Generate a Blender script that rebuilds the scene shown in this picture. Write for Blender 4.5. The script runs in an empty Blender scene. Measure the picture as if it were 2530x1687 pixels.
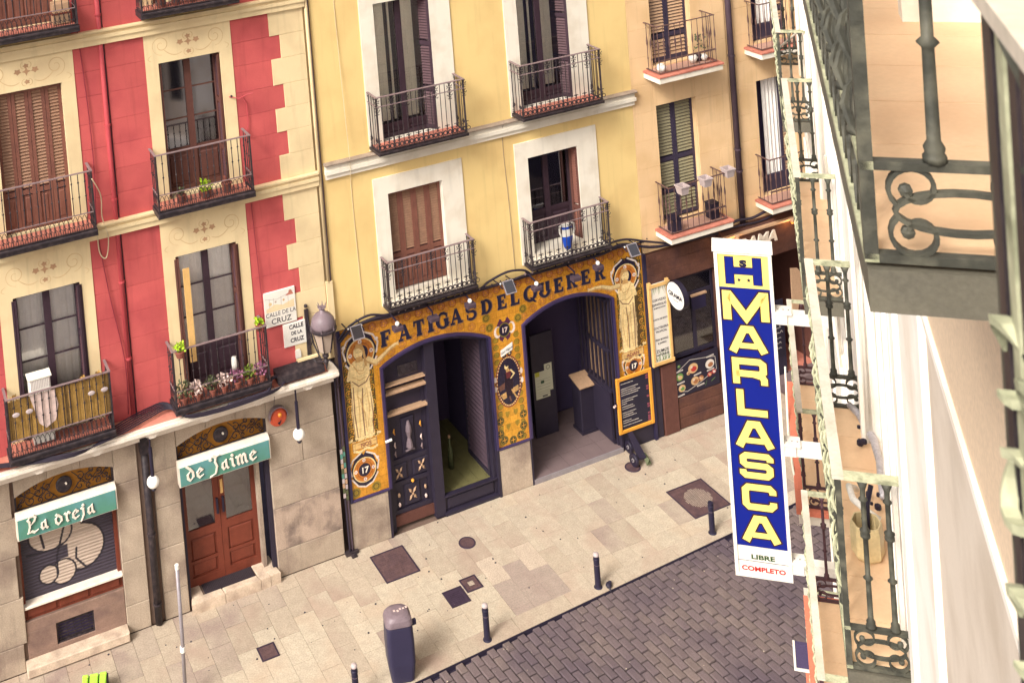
import bpy, math, random
import numpy as np
from mathutils import Vector, Matrix, noise as mnoise
R = math.radians
PI = math.pi
random.seed(7)
rnd = random.random
SC = bpy.context.scene
COL = SC.collection

# ------------------------------------------------------------------ camera, sky, sun, exposure
CAM_H = 15.4
def make_camera():
    yaw, pitch, roll = 0.3847, 0.04, 0.0815
    f = Vector((math.sin(yaw)*math.cos(pitch), math.cos(yaw)*math.cos(pitch), -math.sin(pitch)))
    r = Vector((math.cos(yaw), -math.sin(yaw), 0))
    d = f.cross(r)
    cr, sr = math.cos(roll), math.sin(roll)
    ax = cr*r+sr*d; dn = -sr*r+cr*d
    m = Matrix((ax, -dn, -f)).transposed().to_4x4()
    m.translation = Vector((0, -20, CAM_H))
    cd = bpy.data.cameras.new('camera'); c = bpy.data.objects.new('camera', cd); COL.objects.link(c)
    c.matrix_world = m
    cd.sensor_width = 36; cd.lens = 42.82; cd.shift_x = 0.1838; cd.shift_y = -0.585
    cd.clip_start = 0.05; cd.clip_end = 400
    cd.dof.use_dof = True; cd.dof.focus_distance = 17; cd.dof.aperture_fstop = 14
    SC.camera = c
make_camera()
SUN_EL, SUN_AZ = R(42), R(-118)   # azimuth measured from +Y towards +X
w = bpy.data.worlds.new('World'); SC.world = w; w.use_nodes = True
nt = w.node_tree; nt.nodes.clear()
sky = nt.nodes.new('ShaderNodeTexSky'); sky.sky_type = 'NISHITA'; sky.sun_disc = False
sky.sun_elevation = SUN_EL; sky.sun_rotation = SUN_AZ % (2*PI); sky.dust_density = 5; sky.air_density = 1.0; sky.ozone_density = .6
hs = nt.nodes.new('ShaderNodeHueSaturation'); hs.inputs['Saturation'].default_value = .12
tint = nt.nodes.new('ShaderNodeMix'); tint.data_type = 'RGBA'; tint.blend_type = 'MULTIPLY'; tint.inputs[0].default_value = 1
tint.inputs[7].default_value = (1, .945, .90, 1)
bg = nt.nodes.new('ShaderNodeBackground'); bg.inputs[1].default_value = .15
wo = nt.nodes.new('ShaderNodeOutputWorld')
nt.links.new(sky.outputs[0], hs.inputs['Color']); nt.links.new(hs.outputs[0], tint.inputs[6])
nt.links.new(tint.outputs[2], bg.inputs[0]); nt.links.new(bg.outputs[0], wo.inputs[0])
sd = bpy.data.lights.new('sun', 'SUN'); sd.energy = 2.1; sd.angle = R(18); sd.color = (1, .95, .88)
so = bpy.data.objects.new('sun', sd); COL.objects.link(so)
sv = Vector((math.sin(SUN_AZ)*math.cos(SUN_EL), math.cos(SUN_AZ)*math.cos(SUN_EL), math.sin(SUN_EL)))
so.rotation_euler = sv.to_track_quat('Z', 'Y').to_euler(); so.location = (0, -10, 40)
vs = SC.view_settings
vs.view_transform = 'Standard'; vs.look = 'None'; vs.exposure = 0.80; vs.gamma = 1; vs.use_curve_mapping = False
SC.cycles.max_bounces = 6; SC.cycles.diffuse_bounces = 4; SC.cycles.transparent_max_bounces = 8

# ------------------------------------------------------------------ colour and materials
def lin(r, g, b, k=1.0):
    o = []
    for c in (r, g, b):
        c /= 255.
        o.append((c/12.92 if c <= .04045 else ((c+.055)/1.055)**2.4)*k)
    return tuple(o)
MATS = {}
def mat(name, col, rough=.8, var=.12, scale=6., fine=60., fvar=.08, bump=.0, bscale=40., metal=0., spec=.3,
        dirt=None, dscale=1.6, damt=.0, island=.0, emit=None, attr=None, streak=0.):
    m = bpy.data.materials.new(name); m.use_nodes = True; n = m.node_tree.nodes; l = m.node_tree.links
    p = n['Principled BSDF']; p.inputs['Roughness'].default_value = rough; p.inputs['Metallic'].default_value = metal
    p.inputs['Specular IOR Level'].default_value = spec
    tc = n.new('ShaderNodeNewGeometry'); src = tc.outputs['Position']
    def noi(s, det=4, vec=None):
        t = n.new('ShaderNodeTexNoise'); t.inputs['Scale'].default_value = s; t.inputs['Detail'].default_value = det
        l.new(vec or src, t.inputs['Vector']); return t.outputs['Fac']
    def ramp(fac, a, b, lo, hi):
        t = n.new('ShaderNodeMapRange'); t.inputs[1].default_value = a; t.inputs[2].default_value = b
        t.inputs[3].default_value = lo; t.inputs[4].default_value = hi; l.new(fac, t.inputs[0]); return t.outputs[0]
    if attr:
        a = n.new('ShaderNodeAttribute'); a.attribute_name = attr; base = a.outputs['Color']
    else:
        a = n.new('ShaderNodeRGB'); a.outputs[0].default_value = (*col, 1); base = a.outputs[0]
    def mul(base, fac):
        v = n.new('ShaderNodeVectorMath'); v.operation = 'SCALE'; l.new(base, v.inputs[0]); l.new(fac, v.inputs[3]); return v.outputs[0]
    if var: base = mul(base, ramp(noi(scale), .3, .7, 1-var, 1+var))
    if fvar: base = mul(base, ramp(noi(fine, 2), .3, .7, 1-fvar, 1+fvar))
    if island:
        oi = n.new('ShaderNodeObjectInfo'); sm = n.new('ShaderNodeMath'); sm.operation = 'ADD'; fr = n.new('ShaderNodeMath'); fr.operation = 'FRACT'
        l.new(oi.outputs['Random'], sm.inputs[0]); l.new(tc.outputs['Random Per Island'], sm.inputs[1]); l.new(sm.outputs[0], fr.inputs[0])
        base = mul(base, ramp(fr.outputs[0], 0, 1, 1-island, 1+island))
    if streak:
        mp = n.new('ShaderNodeMapping'); mp.inputs['Scale'].default_value = (9, 9, .7); l.new(src, mp.inputs['Vector'])
        base = mul(base, ramp(noi(1., 5, mp.outputs[0]), .55, .8, 1, 1-streak))
    if dirt is not None and damt:
        mx = n.new('ShaderNodeMix'); mx.data_type = 'RGBA'; l.new(base, mx.inputs[6]); mx.inputs[7].default_value = (*dirt, 1)
        l.new(ramp(noi(dscale, 6), .46, .72, 0, damt), mx.inputs[0]); base = mx.outputs[2]
    l.new(base, p.inputs['Base Color'])
    if bump:
        b = n.new('ShaderNodeBump'); b.inputs['Strength'].default_value = bump; b.inputs['Distance'].default_value = .01
        l.new(noi(bscale, 5), b.inputs['Height']); l.new(b.outputs[0], p.inputs['Normal'])
    if emit:
        p.inputs['Emission Color'].default_value = (*emit[:3], 1); p.inputs['Emission Strength'].default_value = emit[3]
    MATS[name] = m; return m
def glass(name, tint=(.6, .6, .7), op=.45, rough=.05):
    m = bpy.data.materials.new(name); m.use_nodes = True; n = m.node_tree.nodes; l = m.node_tree.links; n.clear()
    o = n.new('ShaderNodeOutputMaterial'); t = n.new('ShaderNodeBsdfTransparent'); t.inputs[0].default_value = (*tint, 1)
    g = n.new('ShaderNodeBsdfGlossy'); g.inputs['Roughness'].default_value = rough; g.inputs[0].default_value = (.9, .9, .95, 1)
    f = n.new('ShaderNodeFresnel'); f.inputs[0].default_value = 1.5
    ad = n.new('ShaderNodeMath'); ad.operation = 'ADD'; ad.inputs[1].default_value = op*.25; l.new(f.outputs[0], ad.inputs[0])
    x = n.new('ShaderNodeMixShader'); l.new(ad.outputs[0], x.inputs[0]); l.new(t.outputs[0], x.inputs[1]); l.new(g.outputs[0], x.inputs[2])
    l.new(x.outputs[0], o.inputs[0]); MATS[name] = m; return m
K = .74
mat('yellow_stucco', lin(252, 220, 150, K), .9, .035, 1.2, 80, .03, .15, 60, dirt=lin(226, 186, 122, K), dscale=1.3, damt=.5, streak=.14)
mat('red_stucco', lin(214, 100, 98, K), .85, .07, 2.2, 70, .05, .2, 50, dirt=lin(176, 70, 78, K), dscale=1.6, damt=.6, island=.05, streak=.26)
mat('red_pipe', lin(200, 82, 88, K), .6, .06, 3)
mat('cream_stucco', lin(250, 226, 178, K), .9, .04, 2, 80, .03, .1, 60, dirt=lin(216, 186, 144, K), dscale=1.8, damt=.5, island=.03, streak=.18)
mat('peach_stucco', lin(253, 214, 164, K), .9, .04, 1.5, 70, .03, .12, 50, dirt=lin(226, 184, 128, K), dscale=1.2, damt=.6, island=.03, streak=.18)
mat('white_stucco', lin(255, 246, 228, K), .85, .03, 2, 80, .02, .1, 60, dirt=lin(214, 196, 168, K), dscale=2.4, damt=.45, streak=.14)
mat('white_wall', lin(255, 249, 238, .9), .85, .02, 2, 80, .02, .08, 60, dirt=lin(232, 212, 184, .8), dscale=2.2, damt=.6, streak=.08)
mat('beige_wall', lin(240, 226, 208, .78), .85, .03, 2, 80, .02, .08, 60, dirt=lin(214, 196, 174, .74), dscale=3, damt=.7, streak=.1)
mat('peach_wall', lin(248, 222, 190, .76), .85, .03, 2)
mat('stone', lin(188, 170, 150, K), .9, .12, 2.4, 45, .13, .6, 30, dirt=lin(112, 90, 84, K), dscale=1.5, damt=.75, island=.05, streak=.3)
mat('stone_stained', lin(190, 168, 150, K), .9, .12, 3, 45, .13, .6, 30, dirt=lin(74, 62, 66, K), dscale=2.6, damt=.95, streak=.3)
mat('stone_dark', lin(150, 122, 108, K), .9, .14, 3, 45, .1, .5, 30, dirt=lin(84, 66, 70, K), dscale=2.4, damt=.7, island=.06)
mat('mortar', lin(120, 98, 86, K), .95, .1, 8)
mat('weathered_lip', lin(176, 158, 140, K), .95, .2, 12, 60, .15, .6, 30, dirt=lin(120, 104, 96, K), dscale=6, damt=.7)
mat('salmon', lin(218, 138, 118, K), .85, .08, 5, dirt=lin(170, 100, 88, K), dscale=4, damt=.5)
mat('terracotta', lin(208, 132, 112, K), .8, .1, 8, 60, .08, .2, 30, dirt=lin(150, 84, 70, K), dscale=6, damt=.5, island=.06)
mat('orange_tile', lin(230, 134, 106, K), .75, .06, 5, island=.06)
mat('peach_tile', lin(250, 212, 170, .84), .6, .04, 4, 60, .03, .05, 30, dirt=lin(226, 176, 132, .84), dscale=3, damt=.4, island=.02)
mat('pink_tile', lin(206, 162, 144, K), .7, .06, 4, island=.04)
IR = dict(rough=.5, var=.15, scale=12, fvar=.1)
mat('black_iron', lin(52, 45, 50, K), dirt=lin(116, 98, 94, K), dscale=12, damt=.3, **IR)
mat('rail_top', lin(150, 128, 128, K), .5, .12, 10, dirt=lin(90, 76, 80, K), dscale=10, damt=.5)
mat('rust_iron', lin(112, 84, 78, K), .7, .2, 18, dirt=lin(64, 52, 62, K), dscale=9, damt=.6)
mat('green_iron', lin(70, 70, 62, K), .6, .14, 14, 60, .1, .3, 40, dirt=lin(140, 136, 116, K), dscale=14, damt=.4)
mat('green_dark', lin(104, 100, 88, K), .65, .12, 6, 80, .12, .2, 60, dirt=lin(128, 122, 104, K), dscale=4, damt=.5)
mat('pale_green', lin(196, 196, 162, K), .6, .12, 12, 60, .1, .4, 40, dirt=lin(98, 104, 80, K), dscale=18, damt=.8)
mat('pale_rail', lin(226, 214, 196, K), .55, .06, 8, dirt=lin(170, 168, 142, K), dscale=5, damt=.5)
mat('brown_iron', lin(84, 56, 62, K), .6, .14, 14)
mat('dim_navy', lin(72, 62, 92, .9), .95, .05, 2)  # navy puts the dimness of unlit interiors into the colour
mat('dark_wood', lin(66, 48, 58, K), .5, .12, 10, 40, .1, streak=.2)
mat('brown_wood', lin(104, 66, 58, K), .6, .1, 10, 50, .08, streak=.25)
mat('shutter_brown', lin(136, 88, 74, K), .6, .1, 8, 50, .08, dirt=lin(94, 58, 56, K), dscale=3, damt=.4)
mat('shutter_dark', lin(64, 56, 76, K), .6, .1, 8)
mat('slat_tan', lin(196, 160, 128, K), .6, .1, 20)
mat('slat_brown', lin(160, 122, 98, K), .6, .12, 14)
mat('slat_olive', lin(150, 142, 112, K), .6, .1, 20)
mat('red_wood', lin(126, 62, 46, K), .5, .12, 8, 50, .08, .1, 30, streak=.3)
mat('fascia_wood', lin(104, 68, 56, K), .7, .2, 4, 40, .15, .2, 30, dirt=lin(64, 44, 50, K), dscale=3, damt=.6, streak=.3)
mat('blond_wood', lin(236, 190, 120, K), .6, .08, 8, streak=.12)
mat('ochre', lin(190, 128, 50, K), .7, .12, 8)
mat('chalk_frame', lin(236, 164, 60, K), .5, .05, 6)
mat('curtain', lin(250, 244, 236, .9), .95, .05, 6)
mat('cream_paint', lin(252, 246, 226, .85), .7, .04, 6)
mat('door_dark', lin(50, 44, 60, K), .45, .1, 6)
mat('navy_trim', lin(48, 43, 72, K), .4, .1, 6)
mat('purple_trim', lin(66, 54, 92, K), .4, .1, 6)
mat('paint', (1, 1, 1), .45, .05, 5, 90, .06, attr='paint')
mat('glazed', (1, 1, 1), .22, .1, 2.5, 40, .1, .12, 14, attr='paint', spec=.5)
mat('ink_black', lin(42, 36, 54, K), .5, 0, 1, fvar=0)
mat('letter_blue', lin(40, 40, 66, K), .4, .05, 9)
mat('letter_edge', lin(150, 110, 70, K), .5, 0, 1, fvar=0)
mat('sign_white', lin(255, 250, 238, .70), .4, .02, 3, dirt=lin(220, 206, 186, .8), dscale=3, damt=.35)
mat('sign_blue', lin(22, 38, 144, .66), .35, .02, 3, fvar=.02)
mat('sign_yellow', lin(255, 232, 128, .8), .35, .02, 3, fvar=.02)
mat('sign_outline', lin(58, 34, 40, .9), .4, 0, 1, fvar=0)
mat('sign_green_ink', lin(60, 84, 50, .8), .4, 0, 1, fvar=0)
mat('sign_red_ink', lin(196, 40, 40, .8), .4, 0, 1, fvar=0)
mat('board_green', lin(92, 148, 128, K), .6, .12, 1.6, 50, .05, dirt=lin(110, 168, 180, K), dscale=1.4, damt=.8)
mat('white_paint', lin(248, 236, 220, .8), .6, .05, 6, dirt=lin(204, 184, 160, .8), dscale=7, damt=.3)
mat('globe', lin(255, 250, 240, .9), .2, 0, 1, fvar=0, spec=.6)
mat('grey_metal', lin(160, 152, 156, K), .4, .1, 8, metal=.2)
mat('silver', lin(206, 200, 204, K), .35, .15, 25, 60, .15, .5, 50, metal=.3)
mat('cap_grey', lin(196, 180, 178, K), .5, .1, 8)
mat('cable_black', lin(50, 42, 56, K), .6, .1, 8)
mat('cable_cream', lin(232, 212, 176, K), .6, .05, 8)
mat('cable_red', lin(150, 54, 66, K), .6, .05, 8)
mat('pipe_grey', lin(82, 66, 76, K), .6, .12, 6)
mat('alarm_red', lin(214, 92, 62, K), .5, .06, 5)
mat('lamp_orange', lin(240, 150, 50, .9), .3, 0, 1)
mat('lamp_glass', lin(196, 176, 158, .7), .3, .04, 5)
mat('lamp_grey', lin(132, 116, 122, K), .45, .1, 8)
mat('leaf', lin(130, 150, 60, .8), .6, .25, 30)
mat('leaf_bright', lin(176, 210, 50, .8), .6, .2, 30)
mat('leaf_dark', lin(90, 96, 66, .8), .6, .25, 30)
mat('petal', lin(226, 200, 190, .8), .7, .15, 20)
mat('petal_pink', lin(170, 110, 140, .8), .7, .15, 20)
mat('clay', lin(150, 88, 74, K), .8, .1, 10)
mat('reed', lin(196, 154, 84, K), .9, .15, 8, 50, .2, streak=.3)
mat('reed_dark', lin(120, 94, 60, K), .9, .2, 8, 50, .2)
mat('neon_green', lin(184, 240, 84, .8), .5, .03, 5)
mat('blue_cloth', lin(28, 78, 190, .9), .7, .05, 8)
mat('plastic_white', lin(250, 246, 236, .8), .4, .03, 6)
mat('jug', lin(232, 210, 160, .8), .3, .1, 8)
mat('bin_navy', lin(58, 54, 78, K), .45, .05, 4, 120, .08)
mat('bollard_black', lin(44, 40, 60, K), .45, .12, 12)
mat('sett', lin(118, 103, 103, K), .85, .06, 5, 60, .16, .6, 60, dirt=lin(82, 70, 84, K), dscale=.42, damt=.95, island=.06)
mat('sett_warm', lin(124, 109, 105, K), .85, .06, 5, 60, .16, .6, 60, dirt=lin(82, 70, 84, K), dscale=.42, damt=.95, island=.06)
mat('road_bed', lin(48, 40, 60, K), .95, .15, 5, 50, .15, .4, 60)
SL = dict(rough=.85, var=.08, scale=7, fine=38, fvar=.16, bump=.35, bscale=60, island=.035)
SLK = 1
DK = lin(136, 112, 108, K)
mat('slab_light', lin(210, 195, 172, .66), dirt=lin(196, 168, 142, K), dscale=1.5, damt=.5, **SL)
mat('slab_mid', lin(204, 188, 166, .66), dirt=lin(182, 152, 134, K), dscale=1.4, damt=.6, **SL)
mat('slab_tan', lin(199, 182, 160, .66), dirt=lin(168, 138, 124, K), dscale=1.3, damt=.6, **SL)
mat('slab_dark', lin(192, 175, 156, .66), dirt=lin(140, 114, 112, K), dscale=1.4, damt=.7, **SL)
mat('slab_speckle', lin(208, 189, 168, .68), .85, .08, 4, 45, .2, .3, 50)
mat('slab_grey', lin(182, 164, 150, .66), dirt=lin(160, 136, 128, K), dscale=2, damt=.4, **SL)
mat('cover_iron', lin(104, 80, 80, K), .55, .2, 14, 60, .15, .4, 60, dirt=lin(70, 56, 68, K), dscale=5, damt=.7)
mat('cover_dark', lin(66, 52, 68, K), .55, .15, 14)
mat('marble_step', lin(222, 200, 176, K), .7, .12, 6, 40, .12, .4, 30, dirt=lin(150, 126, 112, K), dscale=4, damt=.6)
mat('floor_green', lin(140, 134, 88, .5), .6, .1, 5, streak=.1)
mat('floor_grey', lin(124, 106, 106, .8), .6, .08, 5)
mat('mat_dark', lin(60, 50, 56, K), .9, .1, 20)
glass('pane', (1, 1, 1), .1); glass('pane_dark', (.35, .33, .42), .5)

# ------------------------------------------------------------------ object helpers
ORG = {}
def new_me(name, v, f, mats, mi=None, smooth=False):
    me = bpy.data.meshes.new(name); me.from_pydata(v, [], f)
    for m in mats: me.materials.append(MATS[m] if isinstance(m, str) else m)
    if mi is not None and len(mats) > 1: me.polygons.foreach_set('material_index', mi)
    if smooth: me.polygons.foreach_set('use_smooth', [True]*len(f))
    me.update(); return me
def put(name, me, parent=None, org=None):
    o = bpy.data.objects.new(name, me); COL.objects.link(o)
    if parent is not None:
        o.parent = parent; po = ORG[parent]
        q = po if org is None else Vector(org); o.location = q-po
    else:
        q = Vector(org or (0, 0, 0)); o.location = q
    ORG[o] = q.copy(); return o
def thing(name, loc, label, cat, group=None, rot=0):
    o = bpy.data.objects.new(name, None); COL.objects.link(o); o.location = loc; o.rotation_euler = (0, 0, rot)
    o.empty_display_size = .2
    ORG[o] = Vector(loc) if not rot else Vector((0, 0, 0))
    tag(o, label, cat, group); return o
def tag(o, label=None, cat=None, group=None, kind=None):
    if label: o['label'] = label
    if cat: o['category'] = cat
    if group: o['group'] = group
    if kind: o['kind'] = kind
    return o
class MB:
    def __init__(s): s.v = []; s.f = []; s.m = []; s.eps = 0
    def add(s, v, f, mi=0):
        n = len(s.v); s.v += [tuple(p) for p in v]; s.f += [tuple(i+n for i in q) for q in f]; s.m += [mi]*len(f); return s
    def box(s, x0, x1, y0, y1, z0, z1, mi=0):
        return s.add([(x0,y0,z0),(x1,y0,z0),(x1,y1,z0),(x0,y1,z0),(x0,y0,z1),(x1,y0,z1),(x1,y1,z1),(x0,y1,z1)],
                     [(0,3,2,1),(4,5,6,7),(0,1,5,4),(1,2,6,5),(2,3,7,6),(3,0,4,7)], mi)
    def fbox(s, x0, x1, y0, y1, z0, z1, c=.006, mi=0):      # box with its front (-y) edges chamfered
        return s.add([(x0,y1,z0),(x1,y1,z0),(x1,y1,z1),(x0,y1,z1),(x0,y0+c,z0),(x1,y0+c,z0),(x1,y0+c,z1),(x0,y0+c,z1),
                      (x0+c,y0,z0+c),(x1-c,y0,z0+c),(x1-c,y0,z1-c),(x0+c,y0,z1-c)],
                     [(0,1,5,4),(1,2,6,5),(2,3,7,6),(3,0,4,7),(4,5,9,8),(5,6,10,9),(6,7,11,10),(7,4,8,11),(8,9,10,11)], mi)
    def prism(s, poly, y0, y1, mi=0):                        # polygon in x,z pushed along y
        n = len(poly); v = [(x, y0, z) for x, z in poly]+[(x, y1, z) for x, z in poly]
        f = [tuple(range(n)), tuple(range(2*n-1, n-1, -1))]+[(i, i+n, (i+1) % n+n, (i+1) % n) for i in range(n)]
        return s.add(v, f, mi)
    def tube(s, pts, r, n=6, mi=0, closed=False, caps=True, flat=1.0):
        P = [Vector(p) for p in pts]; m = len(P); rs = r if hasattr(r, '__len__') else [r]*m
        up = None; V = []
        for i in range(m):
            a = P[(i-1) % m] if (closed or i) else P[0]; b = P[(i+1) % m] if (closed or i < m-1) else P[-1]
            t = (b-a); t = t.normalized() if t.length > 1e-9 else Vector((0, 0, 1))
            if up is None: up = t.orthogonal().normalized()
            else:
                up = up-t*up.dot(t); up = up.normalized() if up.length > 1e-6 else t.orthogonal().normalized()
            bi = t.cross(up)
            for k in range(n):
                an = 2*PI*k/n; V.append(P[i]+up*math.cos(an)*rs[i]+bi*math.sin(an)*rs[i]*flat)
        F = []
        for i in range(m if closed else m-1):
            j = (i+1) % m
            for k in range(n): F.append((i*n+k, i*n+(k+1) % n, j*n+(k+1) % n, j*n+k))
        if caps and not closed: F += [tuple(range(n-1, -1, -1)), tuple(range((m-1)*n, m*n))]
        return s.add(V, F, mi)
    def ribbon(s, pts, w, nrm, h, mi=0, closed=False):      # flat bar bent along pts: w across nrm, h thick in plane
        P = [Vector(p) for p in pts]; m = len(P); N = Vector(nrm).normalized(); V = []
        for i in range(m):
            a = P[(i-1) % m] if (closed or i) else P[0]; b = P[(i+1) % m] if (closed or i < m-1) else P[-1]
            t = (b-a).normalized(); q = t.cross(N).normalized()
            V += [P[i]+q*h/2+N*w/2, P[i]-q*h/2+N*w/2, P[i]-q*h/2-N*w/2, P[i]+q*h/2-N*w/2]
        F = []
        for i in range(m if closed else m-1):
            j = (i+1) % m
            for k in range(4): F.append((i*4+k, i*4+(k+1) % 4, j*4+(k+1) % 4, j*4+k))
        if not closed: F += [(3, 2, 1, 0), tuple((m-1)*4+k for k in range(4))]
        return s.add(V, F, mi)
    def lathe(s, prof, c=(0, 0, 0), n=12, mi=0, axis='z', caps=True):
        V = []; F = []; m = len(prof)
        for r_, z_ in prof:
            for k in range(n):
                an = 2*PI*k/n; a, b = r_*math.cos(an), r_*math.sin(an)
                V.append((c[0]+a, c[1]+b, c[2]+z_) if axis == 'z' else ((c[0]+a, c[1]-z_, c[2]+b) if axis == 'y' else (c[0]+z_, c[1]+a, c[2]+b)))
        for i in range(m-1):
            for k in range(n): F.append((i*n+k, i*n+(k+1) % n, (i+1)*n+(k+1) % n, (i+1)*n+k))
        if caps: F += [tuple(range(n-1, -1, -1)), tuple(range((m-1)*n, m*n))]
        return s.add(V, F, mi)
    def ball(s, c, r, n=14, mi=0, sz=1.0):
        k = n//2+1
        return s.lathe([(max(1e-4, r*math.sin(PI*i/(k-1))), -r*sz*math.cos(PI*i/(k-1))) for i in range(k)], c, n, mi)
    def obj(s, name, mats, parent=None, org=None, smooth=False):
        if isinstance(mats, str): mats = [mats]
        q = Vector(org) if org is not None else (ORG[parent] if parent is not None else Vector((0, 0, 0)))
        v = [(a-q.x, b-q.y, c-q.z) for a, b, c in s.v]
        return put(name, new_me(name, v, s.f, mats, s.m, smooth), parent, q)
def instance(name, me, p, parent, rot=None):
    o = put(name, me, parent, p)
    if rot: o.rotation_euler = rot
    return o
def copy_tree(o, loc=None, rot=None, parent=None):
    c = o.copy(); COL.objects.link(c)
    if parent is not None: c.parent = parent
    if loc is not None: c.location = loc
    if rot is not None: c.rotation_euler = rot
    for ch in list(o.children):
        copy_tree(ch, parent=c)
    return c
def subtract(rect, holes):
    out = [rect]
    for a, b, c, d in holes:
        nx = []
        for x0, x1, z0, z1 in out:
            if a >= x1 or b <= x0 or c >= z1 or d <= z0: nx.append((x0, x1, z0, z1)); continue
            if c > z0: nx.append((x0, x1, z0, c))
            if d < z1: nx.append((x0, x1, d, z1))
            zz0, zz1 = max(z0, c), min(z1, d)
            if a > x0: nx.append((x0, a, zz0, zz1))
            if b < x1: nx.append((b, x1, zz0, zz1))
        out = nx
    return [r_ for r_ in out if r_[1]-r_[0] > .012 and r_[3]-r_[2] > .012]
def wall(name, parent, x0, x1, z0, z1, holes, y0, y1, m):
    b = MB()
    for r_ in subtract((x0, x1, z0, z1), holes): b.box(r_[0], r_[1], y0, y1, r_[2], r_[3])
    return b.obj(name, m, parent)
def blocks(name, parent, x0, x1, z0, z1, holes, ch, bl, y0, y1, m, gap=.006, cham=.005, zs=None, lean=.5, skip=None):
    """masonry course by course; each block is an object of its own"""
    zs = zs or [z0+i*ch for i in range(int(round((z1-z0)/ch))+1)]
    for i in range(len(zs)-1):
        if i == skip: continue
        a, c = zs[i], min(zs[i+1], z1)
        x = x0-(bl*lean if i % 2 else 0); e = []
        while x < x1: e.append((max(x, x0), min(x+bl, x1))); x += bl
        for xa, xb in e:
            if xb-xa < .06: continue
            pr = subtract((xa+gap/2, xb-gap/2, a+gap/2, c-gap/2), holes)
            if not pr: continue
            b = MB(); dy = rnd()*.002
            for p in pr: b.fbox(p[0], p[1], y0-dy, y1, p[2], p[3], cham)
            b.obj(name, m, parent)
def spiral(c, r0, r1, a0, a1, n=12, plane='xz', y=0):
    out = []
    for i in range(n+1):
        t = i/n; r_ = r0+(r1-r0)*t; a = a0+(a1-a0)*t
        u, w_ = r_*math.cos(a), r_*math.sin(a)
        out.append((c[0]+u, y, c[1]+w_) if plane == 'xz' else (y, c[0]+u, c[1]+w_))
    return out
def text_mesh(txt, size, mb, place, depth=.002, mi=0, bold=0., align='CENTER', sx=1.0, shear=0.):
    cu = bpy.data.curves.new('t', 'FONT'); cu.body = txt; cu.size = size; cu.extrude = depth/2; cu.offset = bold; cu.align_x = align
    cu.shear = shear; cu.resolution_u = 3; cu.space_line = .9
    o = bpy.data.objects.new('t', cu); COL.objects.link(o)
    dg = bpy.context.evaluated_depsgraph_get(); me = o.evaluated_get(dg).to_mesh()
    v = [place(p.co.x*sx, p.co.y, p.co.z) for p in me.vertices]; f = [tuple(p.vertices) for p in me.polygons]
    mb.add(v, f, mi); o.evaluated_get(dg).to_mesh_clear(); bpy.data.objects.remove(o); bpy.data.curves.remove(cu)
def front(x, z, y): return lambda u, v, w_: (x+u, y-w_, z+v)     # flat on a facade facing -y

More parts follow.
